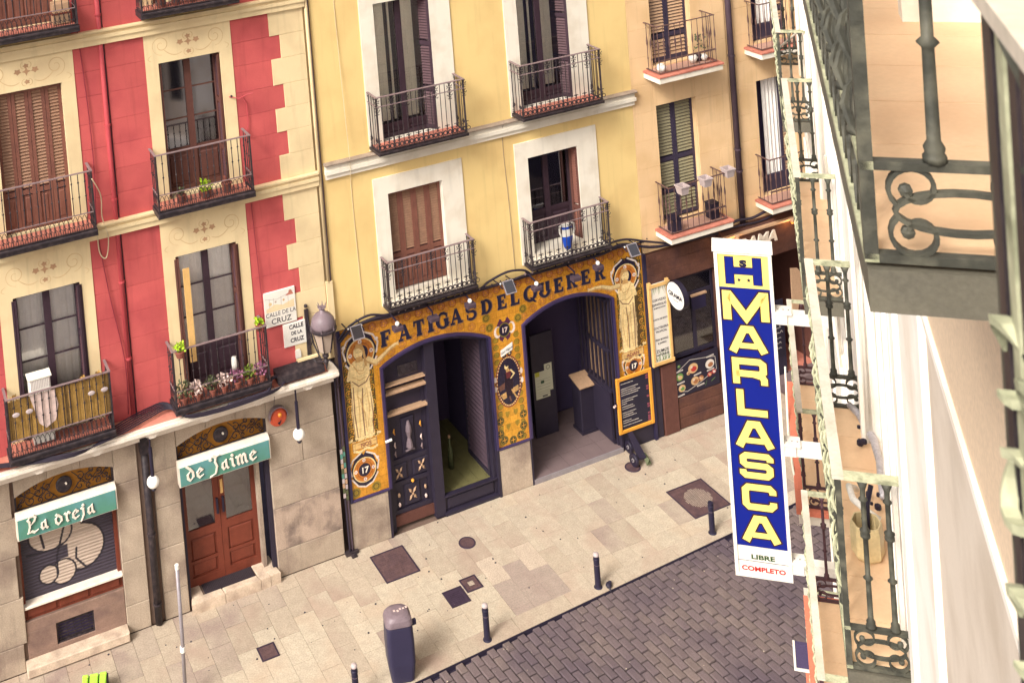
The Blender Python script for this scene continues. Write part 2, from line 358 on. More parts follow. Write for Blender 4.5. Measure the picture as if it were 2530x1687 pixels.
class Canvas:
    """a flat print: colours painted on a fine grid, in metres"""
    def __init__(s, x0, x1, z0, z1, res, col):
        s.x0, s.z0, s.res = x0, z0, res
        s.nx, s.nz = int(round((x1-x0)/res)), int(round((z1-z0)/res))
        s.X, s.Z = np.meshgrid(x0+(np.arange(s.nx)+.5)*res, z0+(np.arange(s.nz)+.5)*res)
        s.c = np.zeros((s.nz, s.nx, 3)); s.c[:] = col
        s.keep = np.ones((s.nz, s.nx), bool)
    def blend(s, d, col, a=1.0):
        k = np.clip(.5-d/s.res, 0, 1)*a; s.c += (np.array(col)-s.c)*k[..., None]
    def circ(s, x, z, r, col, ry=None, a=1.0, rot=0.):
        ry = ry or r; dx, dz = s.X-x, s.Z-z
        if rot: dx, dz = dx*math.cos(rot)+dz*math.sin(rot), -dx*math.sin(rot)+dz*math.cos(rot)
        s.blend((np.sqrt((dx/r)**2+(dz/ry)**2)-1)*min(r, ry), col, a)
    def ring(s, x, z, r, w_, col, ry=None, a=1.0):
        ry = ry or r; s.blend(np.abs((np.sqrt(((s.X-x)/r)**2+((s.Z-z)/ry)**2)-1)*min(r, ry))-w_/2, col, a)
    def rect(s, x0, x1, z0, z1, col, a=1.0):
        s.blend(np.maximum(np.abs(s.X-(x0+x1)/2)-(x1-x0)/2, np.abs(s.Z-(z0+z1)/2)-(z1-z0)/2), col, a)
    def line(s, pts, w_, col, a=1.0):
        d = np.full(s.X.shape, 1e9); ws = w_ if hasattr(w_, '__len__') else [w_]*len(pts)
        for i in range(len(pts)-1):
            (ax, az), (bx, bz) = pts[i], pts[i+1]; vx, vz = bx-ax, bz-az; L = vx*vx+vz*vz+1e-12
            t = np.clip(((s.X-ax)*vx+(s.Z-az)*vz)/L, 0, 1)
            d = np.minimum(d, np.hypot(s.X-ax-t*vx, s.Z-az-t*vz)-(ws[i]+(ws[i+1]-ws[i])*t)/2)
        s.blend(d, col, a)
    def poly(s, pts, col, a=1.0):
        ins = np.zeros(s.X.shape, bool); n = len(pts)
        for i in range(n):
            (x1, z1), (x2, z2) = pts[i], pts[(i+1) % n]
            c = ((z1 > s.Z) != (z2 > s.Z)) & (s.X < (x2-x1)*(s.Z-z1)/(z2-z1+1e-12)+x1); ins ^= c
        s.c[ins] += (np.array(col)-s.c[ins])*a
    def cut(s, fn): s.keep &= ~fn(s.X, s.Z)
    def obj(s, name, parent, place, m='paint', disp=None):
        nx, nz = s.nx, s.nz
        gx, gz = np.meshgrid(s.x0+np.arange(nx+1)*s.res, s.z0+np.arange(nz+1)*s.res)
        co = place(gx.ravel(), gz.ravel(), disp(gx, gz).ravel() if disp else np.zeros(gx.size))
        q = ORG[parent] if parent is not None else Vector((0, 0, 0)); co = co-np.array(q)
        j, i = np.nonzero(s.keep); a = j*(nx+1)+i
        F = np.stack([a, a+1, a+nx+2, a+nx+1], 1)
        used = np.unique(F); remap = np.zeros(co.shape[0], int); remap[used] = np.arange(len(used)); co = co[used]; F = remap[F]
        me = bpy.data.meshes.new(name); me.vertices.add(len(co)); me.vertices.foreach_set('co', co.ravel())
        me.loops.add(F.size); me.polygons.add(len(F)); me.loops.foreach_set('vertex_index', F.ravel())
        me.polygons.foreach_set('loop_start', np.arange(len(F))*4)
        me.update(calc_edges=True)
        at = me.attributes.new('paint', 'FLOAT_COLOR', 'FACE')
        at.data.foreach_set('color', np.concatenate([np.clip(s.c[j, i], 0, 1), np.ones((len(j), 1))], 1).ravel())
        me.materials.append(MATS[m]); return put(name, me, parent)
def on_front(y): return lambda X, Z, D: np.stack([X, np.full_like(X, y)-D, Z], 1)
# ------------------------------------------------------------------ ground, pavement, road
def yin(x):  return -2.80+.036*(x-6)
def yout(x): return -3.13+.046*(x-6.6)
b = MB(); b.box(-60, 80, -80, 60, -.5, -.16); tag(b.obj('ground', 'road_bed'), kind='structure')
road = MB().box(-12, 40, -32, .6, -.155, -.085).obj('road', 'road_bed'); tag(road, kind='structure')
# setts, long side almost square to the kerb
SD = Vector((.07, -.99755, 0)); SE = Vector((.99755, .07, 0)); SL_, SW_ = .262, .127
def sett_shape(w_, l_, h=.075, c=.012, jit=0.):
    def j(): return (rnd()-.5)*jit
    a, d = w_/2, l_/2
    lo = [(-a, -d), (a, -d), (a, d), (-a, d)]
    v = [(x, y, -h) for x, y in lo]+[(x+j(), y+j(), -c) for x, y in lo]+[(x*(1-c/a*.9)+j(), y*(1-c/d*.9)+j(), j()) for x, y in lo]
    f = []
    for k in (0, 4):
        for i in range(4): f.append((k+i, k+(i+1) % 4, k+4+(i+1) % 4, k+4+i))
    f.append((8, 9, 10, 11)); return v, f
cells = []
O = Vector((8, -3.0, 0))
for i in range(-62, 95):
    for j in range(-4, 44):
        if i < -62: continue
        l_ = SL_; p = O+SD*.004*math.sin(i*3.1+j)+SE*(i*(SW_+.019))+SD*((j+(.5 if i % 2 else 0)+.04*math.sin(i*1.7))*(SL_+.021))
        lim = yout(p.x)-.02
        top = p.y+SL_/2
        if top > lim:
            cut = top-lim
            if cut > SL_*.75: continue
            l_ = SL_-cut; p = p+SD*(cut/2)
        if p.y < -13 or p.x < .5 or p.x > 19 or p.y < -3.2-(p.x-2)*1.1-2.6: continue
        cells.append((p, l_))
cells.sort(key=lambda c: (c[0]-Vector((9.5, -6.3, 0))).length)
vis = [c for c in cells if c[0].x > 6.2]
near = vis[:300]; ids = set(id(c) for c in near)
SM = []
for q in range(6):
    v, f = sett_shape(SW_, SL_, jit=.007); SM.append(new_me('sett', v, f, ['sett' if q % 3 else 'sett_warm']))
rz = math.atan2(SE.y, SE.x)
big = MB()
for c in cells:
    p, l_ = c; z = -.022+(rnd()-.5)*.008
    if id(c) in ids and l_ == SL_:
        o = put('sett', SM[int(rnd()*6)], road, (p.x, p.y, z)); o.rotation_euler = ((rnd()-.5)*.03, (rnd()-.5)*.04, rz+(rnd()-.5)*.03+(PI if rnd() > .5 else 0))
    else:
        v, f = sett_shape(SW_, l_, jit=.009); n = len(big.v); tx, ty = (rnd()-.5)*.04, (rnd()-.5)*.04; an = rz+(rnd()-.5)*.03
        ca, sa = math.cos(an), math.sin(an)
        big.add([(p.x+x*ca-y*sa, p.y+x*sa+y*ca, z+zz+x*tx+y*ty) for x, y, zz in v], f, 0 if rnd() > .35 else 1)
tag(big.obj('setts', ['sett', 'sett_warm'], road), kind='stuff')
# grit and litter caught in the joints
random.seed(11)
g = MB()
for k in range(60):
    x = 6.5+rnd()*9; y = yout(x)-.1-rnd()*rnd()*4; s_ = .006+.010*rnd()*rnd()
    g.ball((x, y, -.022), s_, 6, 0, .5)
for k in range(26):
    x = 1.5+rnd()*12.5; y = -rnd()*2.6; s_ = .006+.010*rnd(); g.ball((x, y, .004), s_, 6, 1 if rnd() > .4 else 0, .5)
for k in range(90):
    x = 1.5+rnd()*14.5; y = -.1-rnd()*2.7; r_ = .007+.012*rnd(); a0 = rnd(); g.lathe([(r_, .0), (r_*.9, .0055)], (x, y, 0), 7, 1 if rnd() > .3 else 2)
for k in range(14):
    x = 2.5+rnd()*13; y = -.15-rnd()*.25 if rnd() > .5 else yout(x)-.12-rnd()*.3; a0 = rnd()*6; s_ = .02+.03*rnd(); z = .006 if y > -1 else -.01
    g.add([(x, y, z), (x+s_*math.cos(a0), y+s_*math.sin(a0), z+.012*rnd()), (x+s_*math.cos(a0+.9), y+s_*math.sin(a0+.9), z+.004)], [(0, 1, 2)], 0)
tag(g.obj('litter_specks', ['slab_light', 'ink_black', 'slab_dark']), kind='stuff')
# pavement
pv = MB().box(-12, 40, -2.4, .5, -.14, -.03).obj('pavement', 'mortar'); tag(pv, kind='structure')
b = MB()
for i in range(60):
    x0 = -4+i*.5; x1 = x0+.5; b.add([(x0, yout(x0)+.1, -.13), (x1, yout(x1)+.1, -.13), (x1, -2.3, -.13), (x0, -2.3, -.13), (x0, yout(x0)+.1, -.034), (x1, yout(x1)+.1, -.034), (x1, -2.3, -.034), (x0, -2.3, -.034)], [(4,5,6,7),(0,1,5,4),(3,0,4,7),(1,2,6,5)])
b.obj('kerb_bed', 'mortar', pv)
random.seed(3)
def slab(p4, m, top=0., nm='paving_slab'):
    c = .004; cx = sum(p[0] for p in p4)/4; cy = sum(p[1] for p in p4)/4; tilt = (rnd()-.5)*.003
    def ins(p, d): 
        v = Vector((cx-p[0], cy-p[1])); L = v.length; v = v/L*min(d*1.4, L*.4); return p[0]+v.x, p[1]+v.y
    A = [ins(p, .0025) for p in p4]; B = [ins(p, .0025+c) for p in p4]; t = [top+(rnd()-.5)*.003 for _ in p4]
    v = [(x, y, -.035) for x, y in A]+[(x, y, tt-c) for (x, y), tt in zip(A, t)]+[(x, y, tt) for (x, y), tt in zip(B, t)]
    f = []
    for k in (0, 4):
        for i in range(4): f.append((k+i, k+(i+1) % 4, k+4+(i+1) % 4, k+4+i))
    f.append((8, 9, 10, 11)); b = MB(); b.add(v, f); b.obj(nm, m, pv)
COVERS = [(7.58, 8.23, -1.02, -.295, 0), (8.31, 8.67, -2.05, -1.665, 1), (8.70, 9.01, -1.87, -1.545, 2), (13.18, 13.99, -2.24, -1.40, 3), (5.09, 5.39, -1.62, -1.305, 4)]
W_ = .3665; i0 = -10
for i in range(i0, 45):
    x0 = 4.40+(i-10)*W_; x1 = x0+W_
    if x1 < -1.5: continue
    off = (.315 if i % 2 == 0 else 0)+(.0 if x0 < 11 else .03)
    y = -.0; y = -.02+0
    edges = [0.0]; yy = -.33+off-.0 if off else -.33-.315+.315
    yy = -.33 if off else -.65
    while yy > min(yin(x0), yin(x1))+.12: edges.append(yy); yy -= .632
    edges.append(None)
    for k in range(len(edges)-1):
        a = edges[k]; c0 = edges[k+1]; ya0 = ya1 = a
        yb0, yb1 = (c0, c0) if c0 is not None else (yin(x0), yin(x1))
        cx, cy = (x0+x1)/2, (ya0+yb0)/2
        if (9.05 < cx < 10.25 and -2.62 < cy < -2.0) or (9.05 < cx < 10.25 and -2.0 < cy < -1.38): 
            pass
        diag = (cy+.55+.10*(cx-4))            # paler stones towards the kerb
        t = rnd()
        if cx < 6.4: m = 'slab_light' if cy < -1.55+(cx-4.5)*.35 and t < .93 else ('slab_tan' if t < .55 else 'slab_dark')
        elif cx < 9: m = 'slab_light' if cy < -1.1 and t < .85 else ('slab_mid' if t < .6 else 'slab_tan')
        elif cx < 12: m = 'slab_mid' if t < .6 else ('slab_light' if t < .8 else 'slab_tan')
        else: m = 'slab_light' if (cy < -1.1 and t < .8) else ('slab_mid' if t < .6 else 'slab_tan')
        if t > .97: m = 'slab_dark'
        if 11.4 < cx < 12.3 and cy < -.9 and cy > -2.3 and abs((cy+2.3)-(cx-11.3)*1.0) < .45: m = 'slab_dark' if rnd() > .4 else 'slab_tan'
        if x0 > 14.4: m = ['slab_tan', 'slab_mid', 'slab_dark'][int(rnd()*3)]
        if cx > 9.1 and cx < 10.25 and cy < -1.9: m = 'slab_grey'
        elif cx > 9.1 and cx < 10.25 and cy < -1.3: m = 'slab_speckle'
        slab([(x0, yb0), (x1, yb1), (x1, ya1), (x0, ya0)], m)
x = -3.0
while x < 20:
    L = .95+.25*rnd(); slab([(x, yout(x)), (x+L, yout(x+L)), (x+L, yin(x+L)), (x, yin(x))], ['slab_mid', 'slab_light', 'slab_mid', 'slab_tan'][int(rnd()*4)], .003, 'kerb_stone'); x += L
# kerb face, its shade put into the colour with the dark road bed
b = MB()
for i in range(60):
    x0 = -3+i*.4; x1 = x0+.4; b.add([(x0, yout(x0)-.004, -.1), (x1, yout(x1)-.004, -.1), (x1, yout(x1)-.001, -.008), (x0, yout(x0)-.001, -.008), (x0, yout(x0)+.1, -.1), (x1, yout(x1)+.1, -.1), (x1, yout(x1)+.1, -.01), (x0, yout(x0)+.1, -.01)], [(0,1,2,3),(3,2,6,7)])
b.obj('kerb_face', 'road_bed', pv)
LBL = ['large square cast iron cover with chequered centre by the tiled shopfront', 'small dark square cover filled with grime, lower of the touching pair', 'small brown square cover with a framed centre, upper of the touching pair',
       'biggest square iron cover with a round lid behind the third bollard', 'small square iron cover alone in front of the wooden bar door']
for (x0, x1, y0, y1, k) in COVERS:
    t = thing('inspection_cover', ((x0+x1)/2, (y0+y1)/2, 0), LBL[k], 'cover', 'square iron covers in the pavement')
    f = MB(); e = .022
    for q in ((x0, x1, y0, y0+e), (x0, x1, y1-e, y1), (x0, x0+e, y0+e, y1-e), (x1-e, x1, y0+e, y1-e)): f.box(*q, .0, .012)
    f.obj('frame', 'cover_dark', t)
    MB().box(x0+e+.004, x1-e-.004, y0+e+.004, y1-e-.004, .0, .0085).obj('lid', 'cover_dark' if k in (1,) else 'cover_iron', t)
    r_ = MB(); cx, cy = (x0+x1)/2, (y0+y1)/2; hw = (x1-x0)/2-.07; hh = (y1-y0)/2-.07
    if k in (0, 1):
        n = 12 if k == 0 else 6
        for i in range(n):
            for j in range(n):
                px, py = cx-hw+(i+.5)*2*hw/n, cy-hh+(j+.5)*2*hh/n
                if k == 0 and abs(px-cx) < .07 and abs(py-cy) < .07: continue
                if k == 0 and math.hypot(px-cx, py-cy) > .24+.06*rnd(): continue
                s_ = hw/n*.6; r_.box(px-s_, px+s_, py-s_, py+s_, .0085, .0125)
        if k == 0: r_.box(cx-.06, cx+.06, cy-.045, cy+.045, .0085, .014)
    elif k == 3:
        for i in range(26):
            py = y0+.04+(y1-y0-.08)*i/25; r_.box(x0+.04, x1-.04, py-.004, py+.004, .0085, .0105)
        r_.lathe([(.30, .0085), (.30, .017), (.27, .017), (.27, .012)], (cx, cy, 0), 32)
        for i in range(-8, 9):
            for j in range(-8, 9):
                if math.hypot(i, j) < 8.2: r_.box(cx+i*.031-.009, cx+i*.031+.009, cy+j*.031-.009, cy+j*.031+.009, .012, .016, 1)
    else:
        for d in (.0, .035):
            for q in ((cx-hw+d, cx+hw-d, cy-hh+d, cy-hh+d+.01), (cx-hw+d, cx+hw-d, cy+hh-d-.01, cy+hh-d), (cx-hw+d, cx-hw+d+.01, cy-hh+d, cy+hh-d), (cx+hw-d-.01, cx+hw-d, cy-hh+d, cy+hh-d)): r_.box(*q, .0085, .0115)
        if k == 2: r_.box(cx-.05, cx+.05, cy-.05, cy+.05, .0085, .012, 1)
    tag(r_.obj('raised_pattern', ['cover_iron' if k != 1 else 'cover_dark', 'slab_dark'], t), kind='stuff')
for (x, y, lab) in ((9.28, -.80, 'round iron valve cover in the pavement below the left archway'), (13.09, -.51, 'round iron valve cover under the parked kick scooter')):
    t = thing('valve_cover', (x, y, 0), lab, 'cover', 'round iron covers')
    MB().lathe([(.155, 0), (.15, .012), (.13, .012), (.128, .008)], (x, y, 0), 26).obj('rim', 'cover_dark', t)
    r_ = MB().lathe([(.124, .0), (.124, .010)], (x, y, 0), 26)
    for i in range(5): r_.box(x-.085+i*.038, x-.068+i*.038, y-.06, y+.06, .010, .014)
    r_.obj('lid', 'cover_iron', t)
# ------------------------------------------------------------------ wrought-iron balconies and balcony windows
def leg_mesh(kind, h, m):
    b = MB()
    if kind == 'red':
        b.lathe([(.008, 0), (.008, h)], n=5)
        for z in (h*.42, h*.78): b.lathe([(.006, z-.022), (.018, z), (.006, z+.022)], n=6)
    elif kind == 'thin': b.lathe([(.0075, 0), (.0075, h)], n=5)
    elif kind == 'knob':
        b.lathe([(.013, 0), (.013, h*.12), (.026, h*.14), (.013, h*.17), (.011, h*.5), (.011, h)], n=6)
    elif kind == 'twist':
        b.lathe([(.007, 0), (.009, h*.2), (.016, h*.24), (.008, h*.28), (.009, h*.5), (.019, h*.56), (.019, h*.62), (.008, h*.72), (.007, h)], n=6)
    elif kind == 'post': b.box(-.014, .014, -.014, .014, 0, h)
    elif kind == 'green':
        b.lathe([(.013, 0), (.024, .0), (.024, .012), (.019, .018), (.022, .03), (.014, .045), (.0125, h*.3), (.0125, h*.32), (.023, h*.335), (.0125, h*.35), (.0125, h*.60), (.024, h*.615), (.024, h*.63), (.018, h*.64), (.026, h*.655),
                 (.013, h*.67), (.0125, h*.85), (.022, h*.865), (.0125, h*.88), (.013, h-.05), (.03, h)], n=10)
    return new_me('baluster', b.v, b.f, [m], smooth=(kind == 'green'))
LEG = {}
def leg(kind, h, m):
    k = (kind, round(h, 3), m)
    if k not in LEG: LEG[k] = leg_mesh(kind, h, m)
    return LEG[k]
def balcony(parent, style, x0, x1, zs, zt, d=.4, wallm=None):
    """slab top zs, handrail top zt, front at y=-d"""
    xs0, xs1 = x0-.0, x1+.0
    if style == 'red':
        s = MB(); s.fbox(xs0-.03, xs1+.03, -d-.03, .0, zs-.1, zs-.0, .012); s.box(xs0-.0, xs1+.0, -d, 0, zs, zs+.012)
        s.box(xs0-.015, xs1+.015, -d-.05, -d-.03, zs-.03, zs-.005)
        slab_ = s.obj('balcony', 'black_iron', parent)
        fl = MB().box(x0+.03, x1-.03, -d+.03, -.005, zs+.012, zs+.03).obj('balcony_floor', 'salmon', slab_)
    elif style == 'yellow':
        s = MB(); s.fbox(xs0-.03, xs1+.03, -d-.03, .0, zs-.055, zs, .008); s.box(xs0-.02, xs1+.02, -d-.045, -d-.03, zs-.02, zs+.004)
        slab_ = s.obj('balcony', 'black_iron', parent)
        MB().box(x0+.02, x1-.02, -d+.03, -.005, zs+.001, zs+.02).obj('balcony_floor', wallm or 'terracotta', slab_)
    else:
        s = MB(); s.fbox(xs0-.08, xs1+.08, -d-.09, .0, zs-.15, zs-.04, .006)
        slab_ = s.obj('balcony', 'white_stucco', parent)
        n = int((x1-x0+.2)/.24); L = (x1-x0+.2)/n
        for i in range(n): MB().fbox(x0-.1+i*L+.002, x0-.1+(i+1)*L-.002, -d-.11, -d+.06, zs-.04, zs, .006).obj('edge_tile', 'terracotta', slab_)
        for sx in (x0-.1, x1-.02): MB().fbox(sx, sx+.12, -d+.062, -.003, zs-.04, zs, .006).obj('edge_tile', 'terracotta', slab_)
        MB().box(x0+.02, x1-.02, -d+.064, -.003, zs-.035, zs-.004).obj('balcony_floor', 'pink_tile', slab_)
    h = zt-zs
    iron = {'red': 'black_iron', 'yellow': 'black_iron', 'cream': 'rust_iron'}[style]
    top = {'red': 'rail_top', 'yellow': 'rail_top', 'cream': 'rust_iron'}[style]
    def rail(name, z, w_, t_, m, ext=0.):
        b = MB(); b.box(x0-w_/2, x1+w_/2, -d-w_/2, -d+w_/2, z-t_, z)
        b.box(x0-w_/2, x0+w_/2, -d+w_/2, ext, z-t_, z-.0005); b.box(x1-w_/2, x1+w_/2, -d+w_/2, ext, z-t_, z-.0005)
        b.obj(name, m, slab_)
    rail('handrail', zt, .042 if style != 'cream' else .03, .014, top)
    lo = zs+.02
    P = []
    n = {'red': 16, 'yellow': 19, 'cream': 12}[style] if x1-x0 > 1.5 else 11
    for i in range(n): P.append((x0+(x1-x0)*i/(n-1), -d, i))
    ns = 3
    for s_ in (x0, x1):
        for k in range(1, ns+1): P.append((s_, -d+d*k/(ns+.6), -k))
    if style == 'red':
        zl = zs+.30; rail('lower_rail', zl, .02, .012, top); rail('foot_rail', lo+.012, .02, .012, iron)
        for x, y, i in P:
            me = leg('post', h-.03, iron) if (i in (0, n-1)) else leg('red', zt-.014-zl, iron)
            instance('baluster', me, (x, y, lo if i in (0, n-1) else zl), slab_)
        f = MB(); m = 22; W = (x1-x0)/m
        def arch(c0, c1, fixed, ax):
            pts = []
            for t in range(7):
                u = t/6; xx = c0+(c1-c0)*u; zz = lo+.02+(zl-lo-.045)*math.sin(PI*u)**.6
                pts.append((xx, fixed, zz) if ax == 'x' else (fixed, xx, zz))
            f.tube(pts, .0055, 4)
        for i in range(m): arch(x0+i*W, x0+(i+1)*W+W*.55 if i < m-1 else x1, -d, 'x')
        for s_ in (x0, x1):
            for k in range(5): arch(-d+k*d/5, -d+(k+1)*d/5, s_, 'y')
        for i in range(m):
            cx = x0+(i+.5)*W; f.tube(spiral((cx, lo+.08), .03, .01, 0, PI*1.7, 6, y=-d), .006, 4); f.tube([(cx, -d, lo), (cx, -d, lo+.17)], .005, 4)
        tag(f.obj('arched_frieze', iron, slab_), kind='stuff')
    elif style == 'yellow':
        z2 = zt-.17; rail('upper_rail', z2, .022, .012, top); rail('foot_rail', lo+.01, .02, .012, iron)
        f = MB(); g_ = MB()
        for x, y, i in P:
            strong = i in (0, n-1) or (i > 0 and i % 6 == 3) or i == -3
            instance('baluster', leg('knob' if strong else 'thin', h-.03, iron), (x, y, lo), slab_)
            if i in (0, n-1): instance('corner_post', leg('post', h-.03, iron), (x, y+.018, lo), slab_)
            ax = i >= 0
            def pt(u, z): return (x+u, y, z) if ax else (x, y+u, z)
            def sp(u, z, r0, r1, a0, a1): f.tube([pt(u+p[0]-x*0, p[2]) for p in spiral((0, z), r0, r1, a0, a1, 9)], .0065, 4)
            if ax:
                if strong or i % 3 == 0:
                    for sg in (-1, 1):
                        sp(sg*.04, zt-.06, .038, .014, PI/2, PI/2+sg*PI*1.5); sp(sg*.036, z2+.045, .034, .012, -PI/2, -PI/2-sg*PI*1.5)
                        sp(sg*.04, z2-.06, .038, .014, PI/2, PI/2+sg*PI*1.5)
                if strong:
                    for sg in (-1, 1): sp(sg*.03, z2-.13, .03, .01, PI/2, PI/2+sg*PI*1.3)
                if i % 3 != 0 or True:
                    sgs = (-1, 1)
                    for sg in sgs: sp(sg*.046, lo+.065, .042, .030, PI/2, PI/2+sg*2*PI)
                    if i % 2 == 0:
                        for sg in sgs: sp(sg*.03, lo+.165, .036, .030, -PI/2, -PI/2-sg*PI*1.25)
                        g_.lathe([(.004, 0), (.02, .03), (.012, .06), (.002, .09)], (x, y, lo+.15), 6)
            elif i == -1 or i == -3:
                sp(.03, zt-.06, .03, .012, PI/2, -PI); sp(.03, lo+.07, .035, .03, PI/2, PI*2.5); sp(-.03, lo+.16, .03, .012, PI/2, PI*2)
                g_.lathe([(.004, 0), (.022, .04), (.012, .08), (.002, .12)], (x, y, lo+.13), 6)
        tag(f.obj('scrollwork', iron, slab_), kind='stuff'); tag(g_.obj('flower_bosses', iron, slab_), kind='stuff')
        b = MB()
        for s_ in (x0+.05, x1-.05): b.tube([(s_, -.02, z2+.05), (s_-.02, -.06, z2), (s_, -.02, z2-.06)], .008, 4)
    else:
        z2 = zs+.27
        b = MB(); b.box(x0, x1, -d+.012, -d+.03, z2-.03, z2); b.obj('lower_rail', 'rust_iron', slab_)
        rail('foot_rail', zs+.035, .03, .012, iron)
        for x, y, i in P: instance('baluster', leg('twist', h-.05, iron), (x, y, zs+.035), slab_)
    return slab_

def louvre_leaf(parent, x0, z0, w_, h, m_frame, m_slat, panels, y=0., n_per=.045, name='shutter_leaf', org=None, rot=None, solid=0., t=.035):
    """a louvred leaf: frame as one mesh, slats as real blades; local x runs 0..w_, rotated about its hinge"""
    fr = MB(); sl = MB(); e = .055
    P = lambda b, a0, a1, c0, c1, d0, d1: b.box(a0, a1, c0, c1, d0, d1)
    zz = [0.]+panels+[h]
    fr.box(0, e, 0, t, 0, h); fr.box(w_-e, w_, 0, t, 0, h)
    for k, z in enumerate(zz):
        a, c = (z-e*.7, z+e*.7) if 0 < k < len(zz)-1 else ((0, e*1.4) if k == 0 else (h-e*1.2, h))
        fr.box(e, w_-e, .002, t-.002, a, c)
    for k in range(len(zz)-1):
        a = zz[k]+e*1.3; c = zz[k+1]-e*1.1
        if k < solid:
            fr.box(e, w_-e, t*.45, t*.7, a, c); fr.fbox(e+.03, w_-e-.03, t*.15, t*.45, a+.03, c-.03, .012); continue
        n = max(2, int((c-a)/n_per))
        for i in range(n):
            z = a+(i+.5)*(c-a)/n; hh = (c-a)/n*.36
            sl.add([(e, .003, z-hh), (w_-e, .003, z-hh), (w_-e, t-.004, z+hh), (e, t-.004, z+hh), (e, .009, z-hh), (w_-e, .009, z-hh), (w_-e, t+.002, z+hh), (e, t+.002, z+hh)],
                   [(0,1,2,3),(7,6,5,4),(0,4,5,1),(2,6,7,3)])
        fr.box(e, w_-e, t-.006, t-.003, a-.02, c+.02)
    o = put(name, new_me(name, fr.v, fr.f, [m_frame]), parent, (x0, y, z0))
    return o, sl, m_slat
def add_leaf(parent, x0, y, z0, w_, h, mf, ms, panels, ang=0., solid=0, n_per=.045, flip=False):
    # leaf is a sub-part; blades go in with it as a second material so nesting stays at three levels
    fr = MB(); 
    o, sl, ms = louvre_leaf(parent, x0, z0, w_, h, mf, ms, panels, y, n_per, solid=solid)
    me = o.data; v = [tuple(q.co) for q in me.vertices]; f = [tuple(p.vertices) for p in me.polygons]; n = len(v)
    v += sl.v; f += [tuple(i+n for i in q) for q in sl.f]
    if flip: v = [(-a, b_, c) for a, b_, c in v]; f = [tuple(reversed(q)) for q in f]
    nm = new_me('shutter_leaf', v, f, [mf, ms], [0]*(len(f)-len(sl.f))+[1]*len(sl.f)); bpy.data.meshes.remove(me) if False else None
    o.data = nm; o.rotation_euler = (0, 0, ang); return o
def casement(parent, x0, x1, z0, z1, y=.2, frame='dark_wood', curtain=True, glassm='pane', rows=3, panel=.55, cmat='curtain', cx=(0, 1), room='dim_navy', fw=.06, depth=1.4):
    """glazed double door set back in the opening. part: window frame; sub-parts: panes, curtain"""
    b = MB(); xm = (x0+x1)/2; t = .05
    b.box(x0, x0+fw, y, y+t, z0, z1); b.box(x1-fw, x1, y, y+t, z0, z1); b.box(x0+fw, x1-fw, y, y+t, z1-fw, z1); b.box(x0+fw, x1-fw, y, y+t, z0, z0+fw*1.4)
    b.box(xm-fw*.95, xm+fw*.95, y-.012, y+t, z0+fw*1.4, z1-fw)
    zp = z0+panel
    for a, c in ((x0+fw, xm-fw*.95), (xm+fw*.95, x1-fw)):
        if panel:
            b.box(a, c, y+.02, y+.04, z0+fw*1.4, zp-.04); b.fbox(a+.05, c-.05, y+.004, y+.02, z0+fw*1.4+.06, zp-.1, .012); b.box(a, c, y+.002, y+t, zp-.04, zp+.04)
        for k in range(1, rows):
            z = zp+.04+(z1-fw-zp-.04)*k/rows; b.box(a, c, y+.012, y+.036, z-.011, z+.011)
    w_ = b.obj('window', frame, parent)
    for a, c in ((x0+fw, xm-fw*.95), (xm+fw*.95, x1-fw)):
        for k in range(rows):
            za = zp+.04+(z1-fw-zp-.04)*k/rows; zb = zp+.04+(z1-fw-zp-.04)*(k+1)/rows
            MB().box(a+.002, c-.002, y+.022, y+.026, za+.012, zb-.012).obj('pane', glassm, w_)
    if curtain:
        b = MB(); n = 60; V = []
        xa, xb = x0+(x1-x0)*cx[0], x0+(x1-x0)*cx[1]
        for i in range(n+1):
            u = i/n; yy = y+.058+.012*math.sin(u*PI*15)+.007*math.sin(u*PI*37+1)
            V += [(xa+(xb-xa)*u, yy, zp-.0), (xa+(xb-xa)*u, yy+.01, z1)]
        b.add(V, [(2*i, 2*i+2, 2*i+3, 2*i+1) for i in range(n)])
        b.obj('curtain', cmat, w_, smooth=True)
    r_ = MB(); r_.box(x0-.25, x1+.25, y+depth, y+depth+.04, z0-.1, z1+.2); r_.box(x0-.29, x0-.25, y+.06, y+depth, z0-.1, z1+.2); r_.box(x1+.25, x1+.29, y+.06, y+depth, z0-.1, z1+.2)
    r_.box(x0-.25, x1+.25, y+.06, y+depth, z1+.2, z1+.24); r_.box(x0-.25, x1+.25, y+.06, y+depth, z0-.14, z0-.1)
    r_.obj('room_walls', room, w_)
    return w_
# ------------------------------------------------------------------ the red and cream house over the tavern
RB = thing('red_house', (3.5, 0, 0), 'red and cream plastered house with painted lintels above a stone tavern front', 'house')
CX = [-.245, 2.46, 5.165]; HW = .54
holes = []
for c in CX:
    for z0, z1 in ((3.74, 6.1), (7.1, 9.42), (10.42, 12.8)): holes.append((c-HW, c+HW, z0, z1))
wall('wall_core', RB, -3.0, 7.40, 3.55, 13.2, holes, .05, .42, 'cream_stucco')
